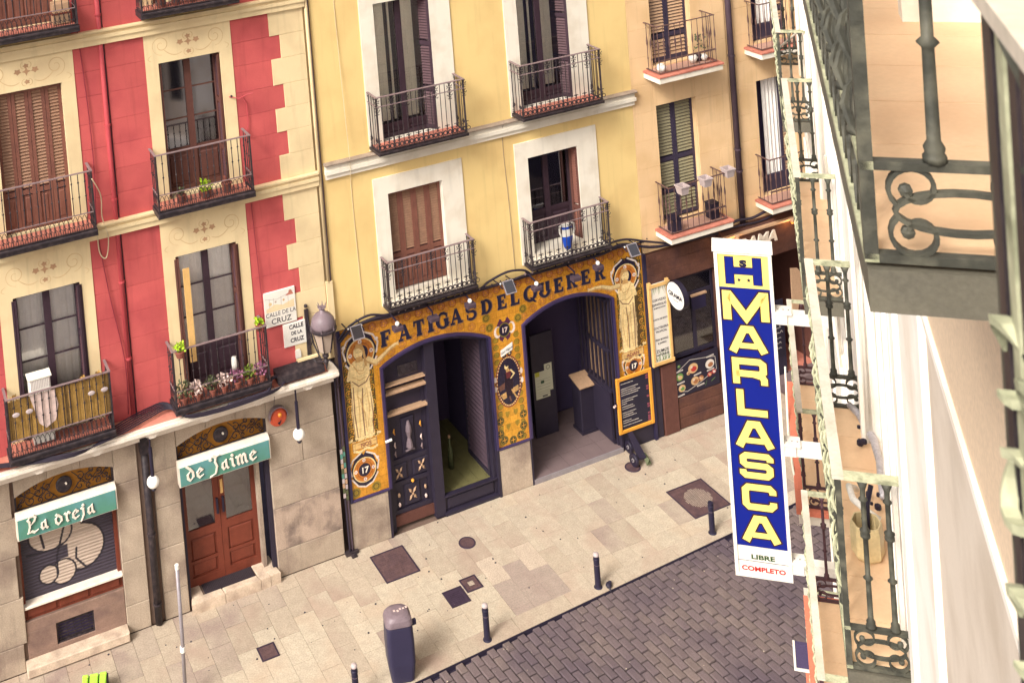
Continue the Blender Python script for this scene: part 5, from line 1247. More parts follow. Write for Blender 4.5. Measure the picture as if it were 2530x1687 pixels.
for k in range(26):
    z = .44+k*.098; b.add([(10.335, .20, z), (10.335, .95, z+.0), (10.36, .95, z+.05), (10.36, .20, z+.05)], [(0, 1, 2, 3)])
tag(b.obj('shutter_slats', 'pipe_grey', lf), kind='stuff')
t = thing('glass_bottle', (9.82, .75, .32), 'tall green bottle standing inside the half-open passage', 'bottle')
MB().lathe([(.05, 0), (.05, .36), (.02, .46), (.018, .60)], (9.82, .75, .32), 12).obj('glass_body', 'leaf_dark', t, smooth=True); MB().lathe([(.023, 0), (.023, .05)], (9.82, .75, .92), 10).obj('cap', 'slat_tan', t)
t = thing('passage_lamp', (9.55, .3, 3.28), 'small pale lamp under the crown of the left archway', 'lamp')
MB().ball((9.55, .16, 3.27), .055, 12, 0, .6).obj('lamp_shade', 'lamp_glass', t); MB().box(9.535, 9.565, .14, .18, 3.29, 3.36).obj('stem', 'door_dark', t)
# --- right doorway: stone porch, lattice gate folded back, lectern, notices
b = MB(); b.box(11.18, 13.24, -.02, 1.6, -.02, .055); b.obj('porch_floor', 'mortar', YB)
for i in range(5):
    for j in range(4):
        MB().box(11.19+i*.41+.003, 11.19+(i+1)*.41-.003, -.015+j*.4+.003, -.015+(j+1)*.4-.003, .05, .085+.001*rnd()).obj('porch_tile', 'floor_grey', YB)
MB().box(11.18, 13.22, -.045, -.018, .0, .09).obj('porch_edge', 'grey_metal', YB)
b = MB(); b.box(11.0, 13.4, 1.62, 1.66, 0, 3.5); b.box(11.02, 11.06, .45, 1.62, 0, 3.5); b.box(13.38, 13.42, .45, 1.62, 0, 3.5); b.box(11, 13.4, .45, 1.62, 3.45, 3.5); b.obj('room_walls', 'dim_navy', YB)
b = MB(); b.box(11.3, 12.2, 1.52, 1.60, .08, 2.9); b.fbox(11.4, 12.1, 1.50, 1.52, .3, 1.1, .02); b.fbox(11.4, 12.1, 1.50, 1.52, 1.3, 2.7, .02); b.obj('inner_door', 'door_dark', YB)
t = thing('notice', (12.0, 1.2, 1.3), 'pale green notice sheets taped to the inner door of the right doorway', 'notice')
cv = Canvas(11.95, 12.36, 0, .68, .006, lin(206, 206, 180, .8))
for z in (.06, .1, .14, .2, .26, .33, .38): cv.line([(12.0, z), (12.3, z)], .008, lin(120, 120, 110, .8), .7)
cv.rect(11.96, 12.06, .46, .64, lin(190, 190, 70, .8)); cv.rect(12.08, 12.16, .3, .36, lin(50, 80, 60, .8)); cv.ring(12.27, .6, .04, .01, lin(70, 70, 80, .8)); cv.rect(12.1, 12.22, .02, .05, lin(90, 90, 90, .8))
cv.cut(lambda X, Z: (Z > .55) & (X < 12.18)); cv.cut(lambda X, Z: (Z < .12) & (X > 12.28))
MB().box(11.9, 12.42, 1.02, 1.06, .10, 2.2).obj('board', 'door_dark', t)
cv.obj('sheets', t, lambda X, Z, D: np.stack([X, np.full_like(X, 1.012), Z+.88], 1))
t = thing('lectern', (12.93, .86, .085), 'dark wooden lectern with a tan top inside the right doorway', 'lectern')
b = MB(); b.fbox(12.77, 13.12, .68, .98, .09, 1.06, .01); b.box(12.75, 13.14, .66, 1.0, .09, .15); b.obj('cabinet', 'door_dark', t)
b = MB(); b.add([(12.73, .62, 1.06), (13.13, .62, 1.06), (13.13, 1.0, 1.16), (12.73, 1.0, 1.16), (12.73, .62, 1.085), (13.13, .62, 1.085), (13.13, 1.0, 1.185), (12.73, 1.0, 1.185)], [(0,3,2,1),(4,5,6,7),(0,1,5,4),(1,2,6,5),(2,3,7,6),(3,0,4,7)]); b.obj('top', 'slat_tan', t)
t = thing('lattice_gate', (13.18, .1, .1), 'dark barred gate folded back inside the right doorway', 'gate')
gm = 'door_dark'; gx = lambda y_: 13.20-.10*(y_-.05)
b = MB()
for y0_, y1_, z0_, z1_ in ((.05, .10, .1, 3.05), (1.0, 1.05, .1, 3.25)): b.box(gx(y0_)-.03, gx(y0_), y0_, y1_, z0_, z1_)
for z in (.12, 1.15, 1.95, 2.98): b.box(gx(.5)-.04, gx(.5)+.02, .10, 1.0, z, z+.06)
b.box(13.08, 13.14, .10, 1.0, .18, 1.15); b.obj('gate_frame', gm, t)
for k in range(7): MB().box(gx(.2+.12*k)-.03, gx(.2+.12*k), .16+.12*k, .20+.12*k, 1.21, 2.98).obj('bar', gm, t)
MB().box(13.23, 13.25, .1, 1.0, 1.2, 3.2).obj('light_beyond_bars', 'slat_tan', YB)  # tan sheet stands in for the light beyond the gate bars
MB().box(11.62, 11.68, 1.46, 1.5, 2.55, 2.75).obj('red_notice', 'alarm_red', YB)
# cables, floodlights and spots along the top of the tile picture
for k, (pts) in enumerate(([(7.42, -.06, 3.9), (7.62, -.09, 4.10), (8.0, -.12, 4.22), (8.4, -.1, 4.12), (9.2, -.06, 4.06), (10.2, -.08, 4.06), (10.5, -.1, 4.18), (10.9, -.12, 4.27), (11.25, -.1, 4.2), (11.4, -.08, 4.08)],
                           [(12.9, -.08, 4.07), (13.2, -.1, 4.22), (13.6, -.12, 4.22), (14.1, -.12, 4.05), (14.8, -.12, 3.85), (15.6, -.12, 3.82)],
                           [(7.42, -.07, 3.85), (7.7, -.11, 4.07), (8.2, -.11, 4.13), (9.0, -.06, 4.05), (11.5, -.06, 4.05), (13.0, -.08, 4.05), (13.5, -.11, 4.14), (14.3, -.13, 3.90), (15.8, -.13, 3.80)])):
    cable(('black cable looping over the left end of the tile picture', 'black cable looping over the right end of the tile picture', 'long black cable resting along the top of the tile picture')[k], pts, .028 if k == 2 else .022, 'cable_black')
b = MB(); random.seed(2)
for i in range(46):
    x = 7.75+i*.14+rnd()*.05; b.ball((x, -.10-.02*rnd(), 4.10+.03*rnd()), .016+.01*rnd(), 5, 0 if rnd() > .5 else 1, 1.2)
b.tube([(7.7+i*.35, -.10, 4.08+.02*math.sin(i*2)) for i in range(19)], .018, 5, 1)
tag(b.obj('string_lights', ['rail_top', 'cable_black'], None, org=(7.7, -.1, 4.1)), 'string of small bulbs wound along the cable over the tiles', 'string lights')
def flood(x, y_, z, lab, a=.5):
    t = thing('floodlight', (x, y_, z), lab, 'floodlight', 'large floodlights aimed at the tile picture')
    c_, s_ = math.cos(a), math.sin(a)
    def T(u, v_, w_): return (x+u, y_-v_*c_+w_*s_, z-v_*s_-w_*c_)
    b = MB(); q = [(-.11, -.12), (.11, -.12), (.11, .12), (-.11, .12)]
    b.add([T(u, v_, 0) for u, v_ in q]+[T(u*.7, v_*.7, .07) for u, v_ in q]+[T(u, v_, -.025) for u, v_ in q], [(0,1,5,4),(1,2,6,5),(2,3,7,6),(3,0,4,7),(4,5,6,7),(1,0,8,9),(2,1,9,10),(3,2,10,11),(0,3,11,8),(11,10,9,8)])
    b.obj('housing', 'grey_metal', t)
    MB().add([T(u*.86, v_*.86, -.028) for u, v_ in q]+[T(u*.86, v_*.86, -.022) for u, v_ in q], [(3,2,1,0),(4,5,6,7),(0,1,5,4),(1,2,6,5),(2,3,7,6),(3,0,4,7)]).obj('glass_front', 'pane_dark', t)
    b = MB(); b.tube([T(-.14, 0, .0), T(-.14, -.1, .06), (x-.14, -.02, z+.03)], .012, 5); b.tube([T(.14, 0, .0), T(.14, -.1, .06), (x+.14, -.02, z+.03)], .012, 5); b.obj('bracket', 'ink_black', t)
    for sg in (-1, 1): MB().ball(T(sg*.13, -.10, .03), .018, 6).obj('bolt', 'plastic_white', t)
flood(7.66, -.38, 4.12, 'grey floodlight on a bracket above the left painted figure', .9)
flood(10.76, -.38, 4.12, 'grey floodlight between the two first floor balconies of the yellow house', .9)
flood(13.55, -.38, 4.12, 'grey floodlight above the right painted figure', .9)
def spot(x, z, lab, on=True):
    t = thing('spotlight', (x, -.36, z), lab, 'spotlight', 'small spotlights over the painted lettering')
    b = MB(); b.fbox(x-.09, x+.09, -.46, -.33, z-.10, z-.02, .01); b.obj('housing', 'pipe_grey', t)
    b = MB(); b.tube([(x, -.36, z-.03), (x, -.36, z+.05), (x, -.02, z+.09)], .016, 5); b.obj('arm', 'ink_black', t)
    if on: MB().ball((x, -.39, z+.02), .042, 10).obj('sensor_ball', 'plastic_white', t)
spot(8.44, 4.05, 'small spotlight with a white ball in front of the letters F and A')
spot(9.16, 4.03, 'small dark spotlight without ball under the left balcony, near the letter G', False)
spot(9.92, 4.07, 'small spotlight with a white ball in front of the last letter S')
spot(11.34, 4.02, 'small spotlight with a white ball beside the letter Q')
spot(12.20, 3.98, 'small dark spotlight without ball above the middle of the last word', False)
spot(12.72, 4.06, 'small spotlight with a white ball above the end of the last word')
cable('thin dark wire down the yellow wall left of the window surrounds', [(7.86, -.01, 13), (7.88, -.012, 9.5), (7.90, -.10, 7.1), (7.92, -.012, 6.6), (7.94, -.012, 5.2), (7.97, -.012, 4.15)], .005, 'cable_cream')
cable('thin dark wire down the middle of the yellow wall', [(11.05, -.13, 7.1), (11.06, -.012, 6.7), (11.1, -.012, 5.4), (11.12, -.012, 4.2)], .004, 'rail_top')
# towel-like blue and white bag on the rail of the right first floor balcony
t = thing('hanging_bag', (12.22, -.22, 4.75), 'blue and white shopping bag hanging inside the right first floor balcony of the yellow house', 'bag')
def bagring(z, rx, ry): return [(12.22+rx*math.cos(k*PI/6), -.17+ry*math.sin(k*PI/6), z) for k in range(12)]
def sect(prof, m, nm):
    b = MB(); V = []
    for z, rx, ry in prof: V += bagring(z, rx, ry)
    n_ = len(prof); b.add(V, [(i*12+k, i*12+(k+1) % 12, (i+1)*12+(k+1) % 12, (i+1)*12+k) for i in range(n_-1) for k in range(12)]+[tuple(range(11, -1, -1)), tuple((n_-1)*12+k for k in range(12))]); b.obj(nm, m, t, smooth=False)
sect([(4.40, .05, .03), (4.45, .085, .05), (4.60, .115, .065), (4.66, .12, .065)], 'blue_cloth', 'lower_half'); sect([(4.66, .118, .06), (4.72, .12, .065), (4.80, .118, .06)], 'plastic_white', 'white_band'); sect([(4.80, .115, .06), (4.845, .11, .055)], 'blue_cloth', 'dark_band'); sect([(4.845, .11, .05), (4.90, .08, .03)], 'plastic_white', 'top_band')
for sg in (-1, 1): MB().tube([(12.22+sg*.09, -.18, 4.90), (12.22+sg*.165, -.18, 4.86), (12.22+sg*.165, -.18, 4.74), (12.22+sg*.125, -.18, 4.67)], .020, 6).obj('handle', 'plastic_white', t)
# ------------------------------------------------------------------ peach house with the wooden bar front
PB = thing('peach_house', (17, 0, 0), 'peach plastered house with dark louvred shutters above the brown wooden bar front', 'house')
PC = [(14.6, 15.58), (17.13, 18.11), (19.6, 20.6)]
ph = [(a, c, z0, z1) for a, c in PC for z0, z1 in ((4.22, 6.64), (7.44, 9.95), (10.6, 13.0))]
wall('wall_core', PB, 14.04, 24, 3.74, 13.2, ph, .03, .40, 'peach_stucco')
random.seed(8)
blocks('render_block', PB, 14.045, 24, 3.76, 13.2, ph+[(16.42, 16.60, 3, 14)], .56, 1.02, .0, .035, 'peach_stucco', .0035, .003)
MB().box(16.42, 16.60, .022, .031, 3.76, 13.2).obj('render_strip', 'peach_stucco', PB)
for i, (a, c) in enumerate(PC[:2]):
    x0, x1 = a-.14, c+.24
    balcony(PB, 'cream', x0, x1, 4.20, 5.14, .40); balcony(PB, 'cream', x0-.02, x1, 7.41, 8.37, .42)
    for z0, h in ((4.26, 2.37), (7.47, 2.47)):
        MB().box(a, c, .30, .33, z0-.05, z0+h).obj('room_walls', 'dim_navy', PB)
        if i == 0:
            w4 = (c-a)/2
            for k in range(2): add_leaf(PB, a+k*w4+.003, .14, z0, w4-.006, h, 'shutter_dark', 'slat_olive' if z0 < 6 else 'slat_tan', [.55, 1.2] if z0 < 6 else [.5], 0, 0, .062)
        else:
            add_leaf(PB, a+.004, .0, z0, .40, h, 'shutter_dark', 'slat_tan', [.55, 1.3], PI/2-.55, n_per=.06)
            add_leaf(PB, c-.3, .14, z0, .29, h, 'shutter_dark', 'slat_tan', [.55, 1.3], 0, n_per=.06)
            b = MB(); n = 26; V = []
            for q in range(n+1):
                u = q/n; V += [(a+.34+.42*u-.03, .22+.02*math.sin(u*PI*9), z0+.15), (a+.30+.42*u, .22+.02*math.sin(u*PI*9), z0+h)]
            b.add(V, [(2*q, 2*q+2, 2*q+3, 2*q+1) for q in range(n)]); b.obj('curtain', 'curtain', PB, smooth=True)
            MB().box(a, c, .12, .16, z0-.04, z0+.3).obj('shutter_foot', 'shutter_dark', PB)
pipe('purple-brown cast downpipe between the two window bays of the peach house', [(16.50, -.05, 13), (16.50, -.05, 3.72)], .062, 'pipe_grey', 12, rings=(4.9, 5.35, 7.3, 9.2), rm='pipe_grey')
# timber fascia, awning board, and shop openings
b = MB(); b.box(14.06, 15.82, -.05, .03, 3.10, 3.745); F_ = b.obj('fascia', 'fascia_wood', PB)
for k in range(3): MB().fbox(14.065, 15.815, -.066, -.05, 3.105+k*.213, 3.105+k*.213+.208, .006).obj('fascia_board', 'fascia_wood', F_)
b = MB(); b.add([(15.84, -.10, 2.98), (18.9, -.10, 2.98), (18.9, .02, 2.98), (15.84, .02, 2.98), (15.84, -.30, 3.735), (18.9, -.30, 3.735), (18.9, .02, 3.80), (15.84, .02, 3.80)], [(0,3,2,1),(4,5,6,7),(0,1,5,4),(1,2,6,5),(2,3,7,6),(3,0,4,7)])
F2 = b.obj('fascia', 'fascia_wood', PB)
MB().box(15.80, 18.95, -.34, -.26, 3.737, 3.775).obj('fascia_cap', 'slat_tan', F2)
b = MB(); text_mesh('GRAMA', .36, b, lambda u, v, w_: (16.58+u, -.10-.265*(.38+v)-.012-w_, 3.36+v), .03, bold=.014); tag(b.obj('fascia_lettering', 'white_paint', PB), kind='stuff')
cable('tangle of black cables under the pipe of the peach house', [(15.9, -.1, 3.86), (16.3, -.14, 3.95), (16.7, -.12, 3.90), (17.2, -.14, 3.98), (17.8, -.1, 3.86)], .03, 'cable_black')
cable('second black cable under the pipe of the peach house', [(15.9, -.08, 3.80), (16.4, -.16, 3.84), (16.9, -.14, 3.80), (17.6, -.14, 3.90), (18.2, -.1, 3.9)], .02, 'cable_black')
for x, lab in ((17.42, 'small lit spotlight over the last letter of the bar fascia'), (16.0, 'small lit spotlight half hidden behind the top of the hotel sign')):
    t = thing('fascia_light', (x, -.36, 3.78), lab, 'spotlight', 'lit spotlights on the bar fascia')
    MB().lathe([(.02, 0), (.045, .08), (.05, .1)], (x, -.46, 3.74), 10).obj('lamp_shade', 'slat_tan', t)
    MB().ball((x, -.46, 3.77), .035, 8).obj('bulb', 'lamp_orange', t)
    l_ = bpy.data.lights.new('bulb_light', 'POINT'); l_.energy = 3.2; l_.color = (1, .55, .2); l_.shadow_soft_size = .04
    lo = bpy.data.objects.new('bulb_light', l_); COL.objects.link(lo); lo.location = (x, -.47, 3.68)
wall('timber_front', PB, 14.06, 24, -.05, 3.10, [(14.62, 15.72, .66, 3.06), (16.55, 18.45, -.1, 3.06)], -.0, .35, 'fascia_wood')
MB().fbox(14.07, 14.22, -.03, .0, .0, 3.09, .01).obj('pilaster', 'door_dark', PB)
MB().fbox(14.24, 14.60, -.05, .0, .0, 1.42, .012).obj('timber_pillar', 'brown_wood', PB)
MB().fbox(15.73, 15.84, -.05, .0, .0, 3.0, .012).obj('timber_post', 'brown_wood', PB)
for k in range(3): MB().fbox(14.62, 15.71, -.03, .0, .02+k*.213, .225+k*.213, .008).obj('plinth_board', 'fascia_wood', PB)
w_ = MB(); e = .05; y = .05
for q in ((14.62, 14.68, .66, 3.06), (15.66, 15.72, .66, 3.06), (14.68, 15.66, 3.0, 3.06), (14.68, 15.66, .66, .70), (14.68, 15.66, 1.42, 1.50), (15.16, 15.24, 1.5, 2.62), (14.68, 15.66, 2.60, 2.68)): w_.box(q[0], q[1], y, y+.06, q[2], q[3])
w_ = w_.obj('window', 'door_dark', PB)
for q in ((14.68, 15.16, 1.5, 2.6), (15.24, 15.66, 1.5, 2.6), (14.68, 15.66, 2.68, 3.0)): MB().box(q[0]+.002, q[1]-.002, y+.02, y+.03, q[2]+.002, q[3]-.002).obj('pane', 'pane_dark', w_)
b = MB(); b.box(14.5, 15.9, .9, .94, 0, 3.2); b.obj('room_walls', 'brown_wood', w_)
for q in ((14.85, 2.2), (15.35, 2.3), (15.55, 2.0)): MB().tube([(q[0], .4, .9), (q[0]+.05, .4, q[1])], .02, 5).obj('inside_post', 'fascia_wood', w_)
t = thing('small_poster', (15.2, .03, 2.3), 'small framed purple notice behind the bar window, above the food poster', 'poster')
MB().box(15.16, 15.50, .028, .045, 2.30, 2.58).obj('print', 'navy_trim', t); MB().box(15.14, 15.52, .01, .05, 2.58, 2.62).obj('top_edge', 'slat_tan', t)
# food poster
t = thing('food_poster', (15.15, -.03, 1.0), 'black food poster with dishes fixed low across the bar window', 'poster')
cv = Canvas(14.56, 15.66, .68, 1.42, .0075, lin(40, 36, 54, K))
W_c = lin(236, 226, 214, K); Rd = lin(190, 60, 56, K); Br = lin(170, 110, 70, K); Gn = lin(110, 150, 80, K); Tn = lin(220, 180, 130, K)
cv.line([(14.6, 1.18), (14.95, 1.36), (15.35, 1.30), (15.58, 1.26), (15.60, 1.0), (15.20, .84), (14.85, .74), (14.7, .78)], .009, W_c)
for x, z, r_, c1, c2 in ((15.02, 1.17, .12, Tn, Rd), (15.44, 1.14, .11, W_c, Br), (14.68, 1.08, .09, Gn, Tn), (14.72, .84, .085, Tn, Gn), (15.05, .90, .10, Tn, Br), (15.20, .91, .07, Br, Tn), (15.42, .93, .055, Rd, Tn), (15.53, .96, .055, Rd, W_c), (14.9, 1.10, .045, Tn, Br), (14.68, 1.3, .035, Gn, Gn)):
    cv.circ(x, z, r_, c1, ry=r_*.85); cv.circ(x+r_*.15, z-r_*.15, r_*.6, c2, ry=r_*.45); cv.circ(x-r_*.3, z+r_*.25, r_*.25, W_c, a=.6)
for x, z in ((14.68, 1.20), (15.12, 1.02), (15.46, 1.30), (15.45, 1.02), (14.70, .955), (15.18, .78), (14.68, .70)):
    cv.line([(x-.08, z-.006), (x+.08, z+.006)], .030, W_c, .9); 
    for k in range(5): cv.circ(x-.06+k*.03, z, .007, lin(60, 50, 60, K))
cv.line([(15.45, .78), (15.55, .83)], .01, Gn); cv.line([(15.3, .74), (15.34, .82)], .008, Gn)
MB().box(14.555, 15.665, -.030, -.012, .675, 1.425).obj('backing', 'ink_black', t)
cv.obj('print', t, on_front(-.032))
# wood framed hanging menu
t = thing('menu_board', (14.27, -.08, 2.3), 'tall white drinks menu in a pale wooden frame beside the bar window', 'menu board')
x0, x1, z0, z1 = 14.02, 14.52, 1.50, 3.20
for q in ((x0, x0+.07, z0, z1-.0), (x1-.07, x1, z0, z1-.0)): MB().fbox(q[0], q[1], -.12, -.06, q[2], q[3], .01).obj('frame_post', 'blond_wood', t)
for z in (z0+.02, z1-.10): MB().fbox(x0-.01, x1+.01, -.135, -.12, z, z+.07, .006).obj('frame_rail', 'blond_wood', t)
cv = Canvas(x0+.07, x1-.07, z0+.09, z1-.10, .006, lin(244, 238, 226, K))
random.seed(3)
for k in range(18):
    xb = x0+.09+rnd()*.34
    cv.line([(xb, z1-.10), (xb+(rnd()-.5)*.16, z1-.18-rnd()*.14)], [.012, .004], lin(110+40*rnd(), 150, 90, K), .8); cv.line([(xb, z0+.09), (xb+(rnd()-.5)*.18, z0+.17+rnd()*.16)], [.016, .004], lin(80+50*rnd(), 140, 80, K), .85)
cv.obj('print', t, on_front(-.10))
MB().box(x0+.07, x1-.07, -.098, -.07, z0+.05, z1-.05).obj('backing', 'plastic_white', t)
b = MB()
for s_, z, sz in (('CERVEZAS', 2.80, .068), ('ESPAÑOLAS', 2.71, .064), ('& IMPORTACION', 2.65, .036), ('CARTA DE VINOS', 2.42, .043), ('COCTELERIA', 2.24, .062), ('TROPICAL', 2.165, .058), ('FISH BOWLS', 2.0, .056), ('& JARRAS', 1.93, .05), ('ZUMOS', 1.76, .088), ('NATURALES', 1.695, .056)):
    text_mesh(s_, sz, b, front(14.27, z, -.1015), .001, bold=.0012)
tag(b.obj('lettering', 'ink_black', t), kind='stuff')
# round projecting sign
t = thing('round_sign', (14.62, -.35, 2.9), 'round white sign with a dark rim projecting beside the bar window', 'sign')
ca, sa = math.cos(R(58)), math.sin(R(58))
sc_ = (14.53, -.36, 2.93)
def RS(u, v, w_): return (14.49-w_, -.40-u, 2.98+v)
n = 36; b = MB(); V = []
for w_, r_ in ((-.07, .275), (.05, .275), (.05, .265), (.045, .26)): V += [RS(r_*math.cos(2*PI*k/n), r_*math.sin(2*PI*k/n), w_) for k in range(n)]
b.add(V, [(i*n+k, i*n+(k+1) % n, (i+1)*n+(k+1) % n, (i+1)*n+k) for i in range(3) for k in range(n)]+[tuple(range(n-1, -1, -1))]); b.obj('drum', 'ink_black', t)
b = MB(); b.add([RS(.26*math.cos(2*PI*k/n), .26*math.sin(2*PI*k/n), .046) for k in range(n)], [tuple(range(n))]); b.obj('face', 'plastic_white', t)
b = MB()
for r_ in (.22, .19, .155, .12): 
    for a0 in (.25, PI+.25): b.tube([RS(r_*math.cos(a0+k*.24), r_*math.sin(a0+k*.24), .047) for k in range(11)], .0022, 4)
b.obj('wood_rings', 'rail_top', t)
b = MB(); text_mesh('GRAMA', .125, b, lambda u, v, w_: RS(u, v-.04, .049+w_), .003, bold=.004); text_mesh('cocktail bar', .036, b, lambda u, v, w_: RS(u, v-.10, .049+w_), .002); tag(b.obj('lettering', 'ink_black', t), kind='stuff')
MB().tube([(14.50, -.13, 3.0), (14.50, .02, 3.0)], .03, 6).obj('arm', 'ink_black', t)
# chalk menu leaning by the tiled front
t = thing('chalk_menu', (13.56, -.05, .93), 'chalkboard menu in an orange frame hung under the right painted figure', 'menu board')
x0, x1, z0, z1 = 13.14, 13.98, .38, 1.50
for q in ((x0, x0+.07, z0, z1), (x1-.07, x1, z0, z1)): MB().fbox(q[0], q[1], -.085, -.045, q[2], q[3], .008).obj('frame_side', 'chalk_frame', t)
for q in ((z0, z0+.07), (z1-.07, z1)): MB().fbox(x0+.071, x1-.071, -.083, -.045, q[0], q[1], .008).obj('frame_side', 'chalk_frame', t)
cv = Canvas(x0+.06, x1-.06, z0+.06, z1-.06, .006, lin(40, 38, 56, K)); random.seed(12)
for blk in ((1.36, 1), (1.26, 4), (1.04, 3), (.90, 2), (.78, 3), (.62, 2), (.52, 1)):
    for k in range(blk[1]):
        z = blk[0]-k*.042; xx = x0+.11
        L = .12+.30*rnd()
        while L > 0:
            w1 = .015+.03*rnd(); cv.line([(xx, z), (xx+w1, z+.006*(rnd()-.5))], .010+.006*rnd(), W_c, .75); xx += w1+.014; L -= w1+.014
for z in (1.38, 1.33, 1.16, 1.11, .96, .80, .75, .62, .56, .52, .48):
    for k in range(3): cv.line([(x1-.13+k*.02, z-.014), (x1-.13+k*.02, z+.014)], .009, lin(220, 110, 130, K), .9)
cv.obj('slate', t, on_front(-.062)); MB().box(x0+.05, x1-.05, -.060, -.046, z0+.05, z1-.05).obj('backing', 'ink_black', t)
# right doorway of the bar
for i in range(6):
    for j in range(4):
        MB().box(16.56+i*.33+.002, 16.56+(i+1)*.33-.002, .30+j*.40+.002, .30+(j+1)*.40-.002, .12, .16+.001*rnd()).obj('floor_tile', 'terracotta', PB)
b = MB(); b.box(16.55, 18.5, -.02, .30, -.02, .155); b.obj('door_step', 'floor_grey', PB)
b = MB(); b.box(16.3, 18.9, 1.9, 1.94, -.1, 3.3); b.box(16.5, 16.54, .35, 1.9, -.1, 3.3); b.box(18.46, 18.5, .35, 1.9, -.1, 3.3); b.box(16.3, 18.9, .30, 1.9, -.1, .11); b.box(16.3, 18.9, .35, 1.9, 3.2, 3.24); b.obj('room_walls', 'brown_wood', PB)
t = thing('chalk_sign', (17.35, .5, .2), 'black chalkboard with white scribbles just inside the far bar doorway', 'chalkboard')
cv = Canvas(17.05, 17.65, .55, 1.75, .008, lin(40, 36, 50, K)); random.seed(6)
for k in range(9):
    z = 1.62-k*.11; xx = 17.15
    while xx < 17.55: w1 = .02+.05*rnd(); cv.line([(xx, z), (xx+w1*.5, z+.05*rnd()), (xx+w1, z)], .012, W_c, .7); xx += w1+.02
MB().box(17.03, 17.67, .262, .29, .16, 1.77).obj('board', 'door_dark', t); cv.obj('writing', t, on_front(.255))
t = thing('pale_board', (18.0, .2, 1.7), 'notched pale board leaning in the far bar doorway beyond the hotel sign', 'board')
q = [(17.78, 1.45), (17.90, 1.45), (17.98, 1.72), (18.02, 1.72), (18.16, 1.45), (18.34, 1.40), (18.36, 2.62), (18.24, 2.62), (18.20, 2.38), (18.08, 2.28), (17.98, 2.42), (17.80, 2.46)]
MB().prism(q, .10, .13).obj('panel', 'slat_tan', t)
# lantern on the corner of the red house, ball lamps, alarm, plaques
t = thing('street_lantern', (7.02, -.45, 4.2), 'grey domed street lantern with crown on a bracket at the corner of the red house', 'street lamp')
c0 = (7.01, -.46, 0)
MB().lathe([(.11, 4.02), (.195, 4.38), (.20, 4.40)], c0, 6, caps=True).obj('glass_body', 'lamp_glass', t)
b = MB()
for k in range(6): an = 2*PI*k/6; b.tube([(c0[0]+.115*math.cos(an), c0[1]+.115*math.sin(an), 4.01), (c0[0]+.20*math.cos(an), c0[1]+.20*math.sin(an), 4.40)], .010, 4)
b.obj('glazing_bars', 'black_iron', t)
MB().lathe([(.215, 4.385), (.235, 4.40), (.235, 4.43), (.205, 4.445)], c0, 24).obj('rim', 'black_iron', t)
MB().lathe([(.21, 4.44), (.215, 4.50), (.195, 4.59), (.14, 4.66), (.075, 4.70), (.05, 4.72), (.045, 4.76)], c0, 24).obj('dome', 'lamp_grey', t, smooth=True)
b = MB(); b.lathe([(.04, 4.75), (.075, 4.79), (.06, 4.80)], c0, 12)
for k in range(6): an = 2*PI*k/6; b.tube([(c0[0]+.06*math.cos(an), c0[1]+.06*math.sin(an), 4.79), (c0[0]+.085*math.cos(an), c0[1]+.085*math.sin(an), 4.86)], [.014, .004], 4)
for k in range(6): an = 2*PI*k/6; b.tube([(c0[0]+.225*math.cos(an), c0[1]+.225*math.sin(an), 4.43), (c0[0]+.235*math.cos(an), c0[1]+.235*math.sin(an), 4.52)], [.014, .003], 4)
b.obj('crown', 'lamp_grey', t)
MB().lathe([(.11, 4.02), (.05, 3.98), (.06, 3.93), (.03, 3.88), (.05, 3.84), (.02, 3.74), (.004, 3.68)], c0, 10).obj('finial', 'black_iron', t)
b = MB(); b.box(6.83, 6.90, -.06, -.0, 3.68, 4.60); b.ball((6.865, -.03, 4.66), .035, 8)
b.tube([(6.865, -.05, 3.78), (6.92, -.22, 3.72), (7.0, -.40, 3.80), (7.01, -.46, 3.92)], .022, 6); b.tube([(6.865, -.05, 4.5), (6.88, -.12, 4.3), (6.9, -.2, 4.05), (6.95, -.35, 3.85)], .016, 5)
b.tube(spiral((6.0, 0), .0, .0, 0, 1, 2) if False else [(6.87, -.08, 4.1), (6.88, -.16, 4.18), (6.88, -.20, 4.1), (6.88, -.14, 4.02), (6.87, -.08, 3.95)], .012, 5); b.obj('wall_bracket', 'black_iron', t)
def ball_lamp(x, lab):
    t = thing('ball_lamp', (x, -.28, 2.7), lab, 'lamp', 'white ball lamps under the ledge')
    MB().lathe([(.016, 3.40), (.016, 3.18), (.032, 3.18), (.032, 2.70)], (x, -.28, 0), 8).obj('hanging_tube', 'ink_black', t)
    MB().ball((x, -.28, 2.60), .105, 22).obj('globe', 'globe', t, smooth=True)
    MB().lathe([(.03, 0), (.045, .03), (.02, .06)], (x, -.28, 2.45), 8).obj('bottom_cap', 'ink_black', t)
ball_lamp(3.86, 'white ball lamp hanging between the two tavern openings'); ball_lamp(6.46, 'white ball lamp hanging right of the green de Jaime sign')
t = thing('alarm_bell', (6.18, -.1, 2.88), 'round red alarm bell box with a grey hood right of the arched door', 'alarm')
MB().lathe([(.16, 0), (.16, .06), (.13, .09), (.02, .10)], (6.18, -.0, 2.87), 24, axis='y').obj('bell_cover', 'alarm_red', t, smooth=False)
n = 20; V = []; b = MB()
for k in range(n+1): an = -.1+(PI+.2)*k/n; V += [(6.18+.165*math.cos(an), -.0, 2.88+.18*math.sin(an)), (6.18+.175*math.cos(an), -.12, 2.89+.19*math.sin(an)), (6.18+.16*math.cos(an), -.12, 2.89+.17*math.sin(an))]
b.add(V, [(3*k, 3*k+3, 3*k+4, 3*k+1) for k in range(n)]+[(3*k+1, 3*k+4, 3*k+5, 3*k+2) for k in range(n)]); b.obj('hood', 'lamp_grey', t)
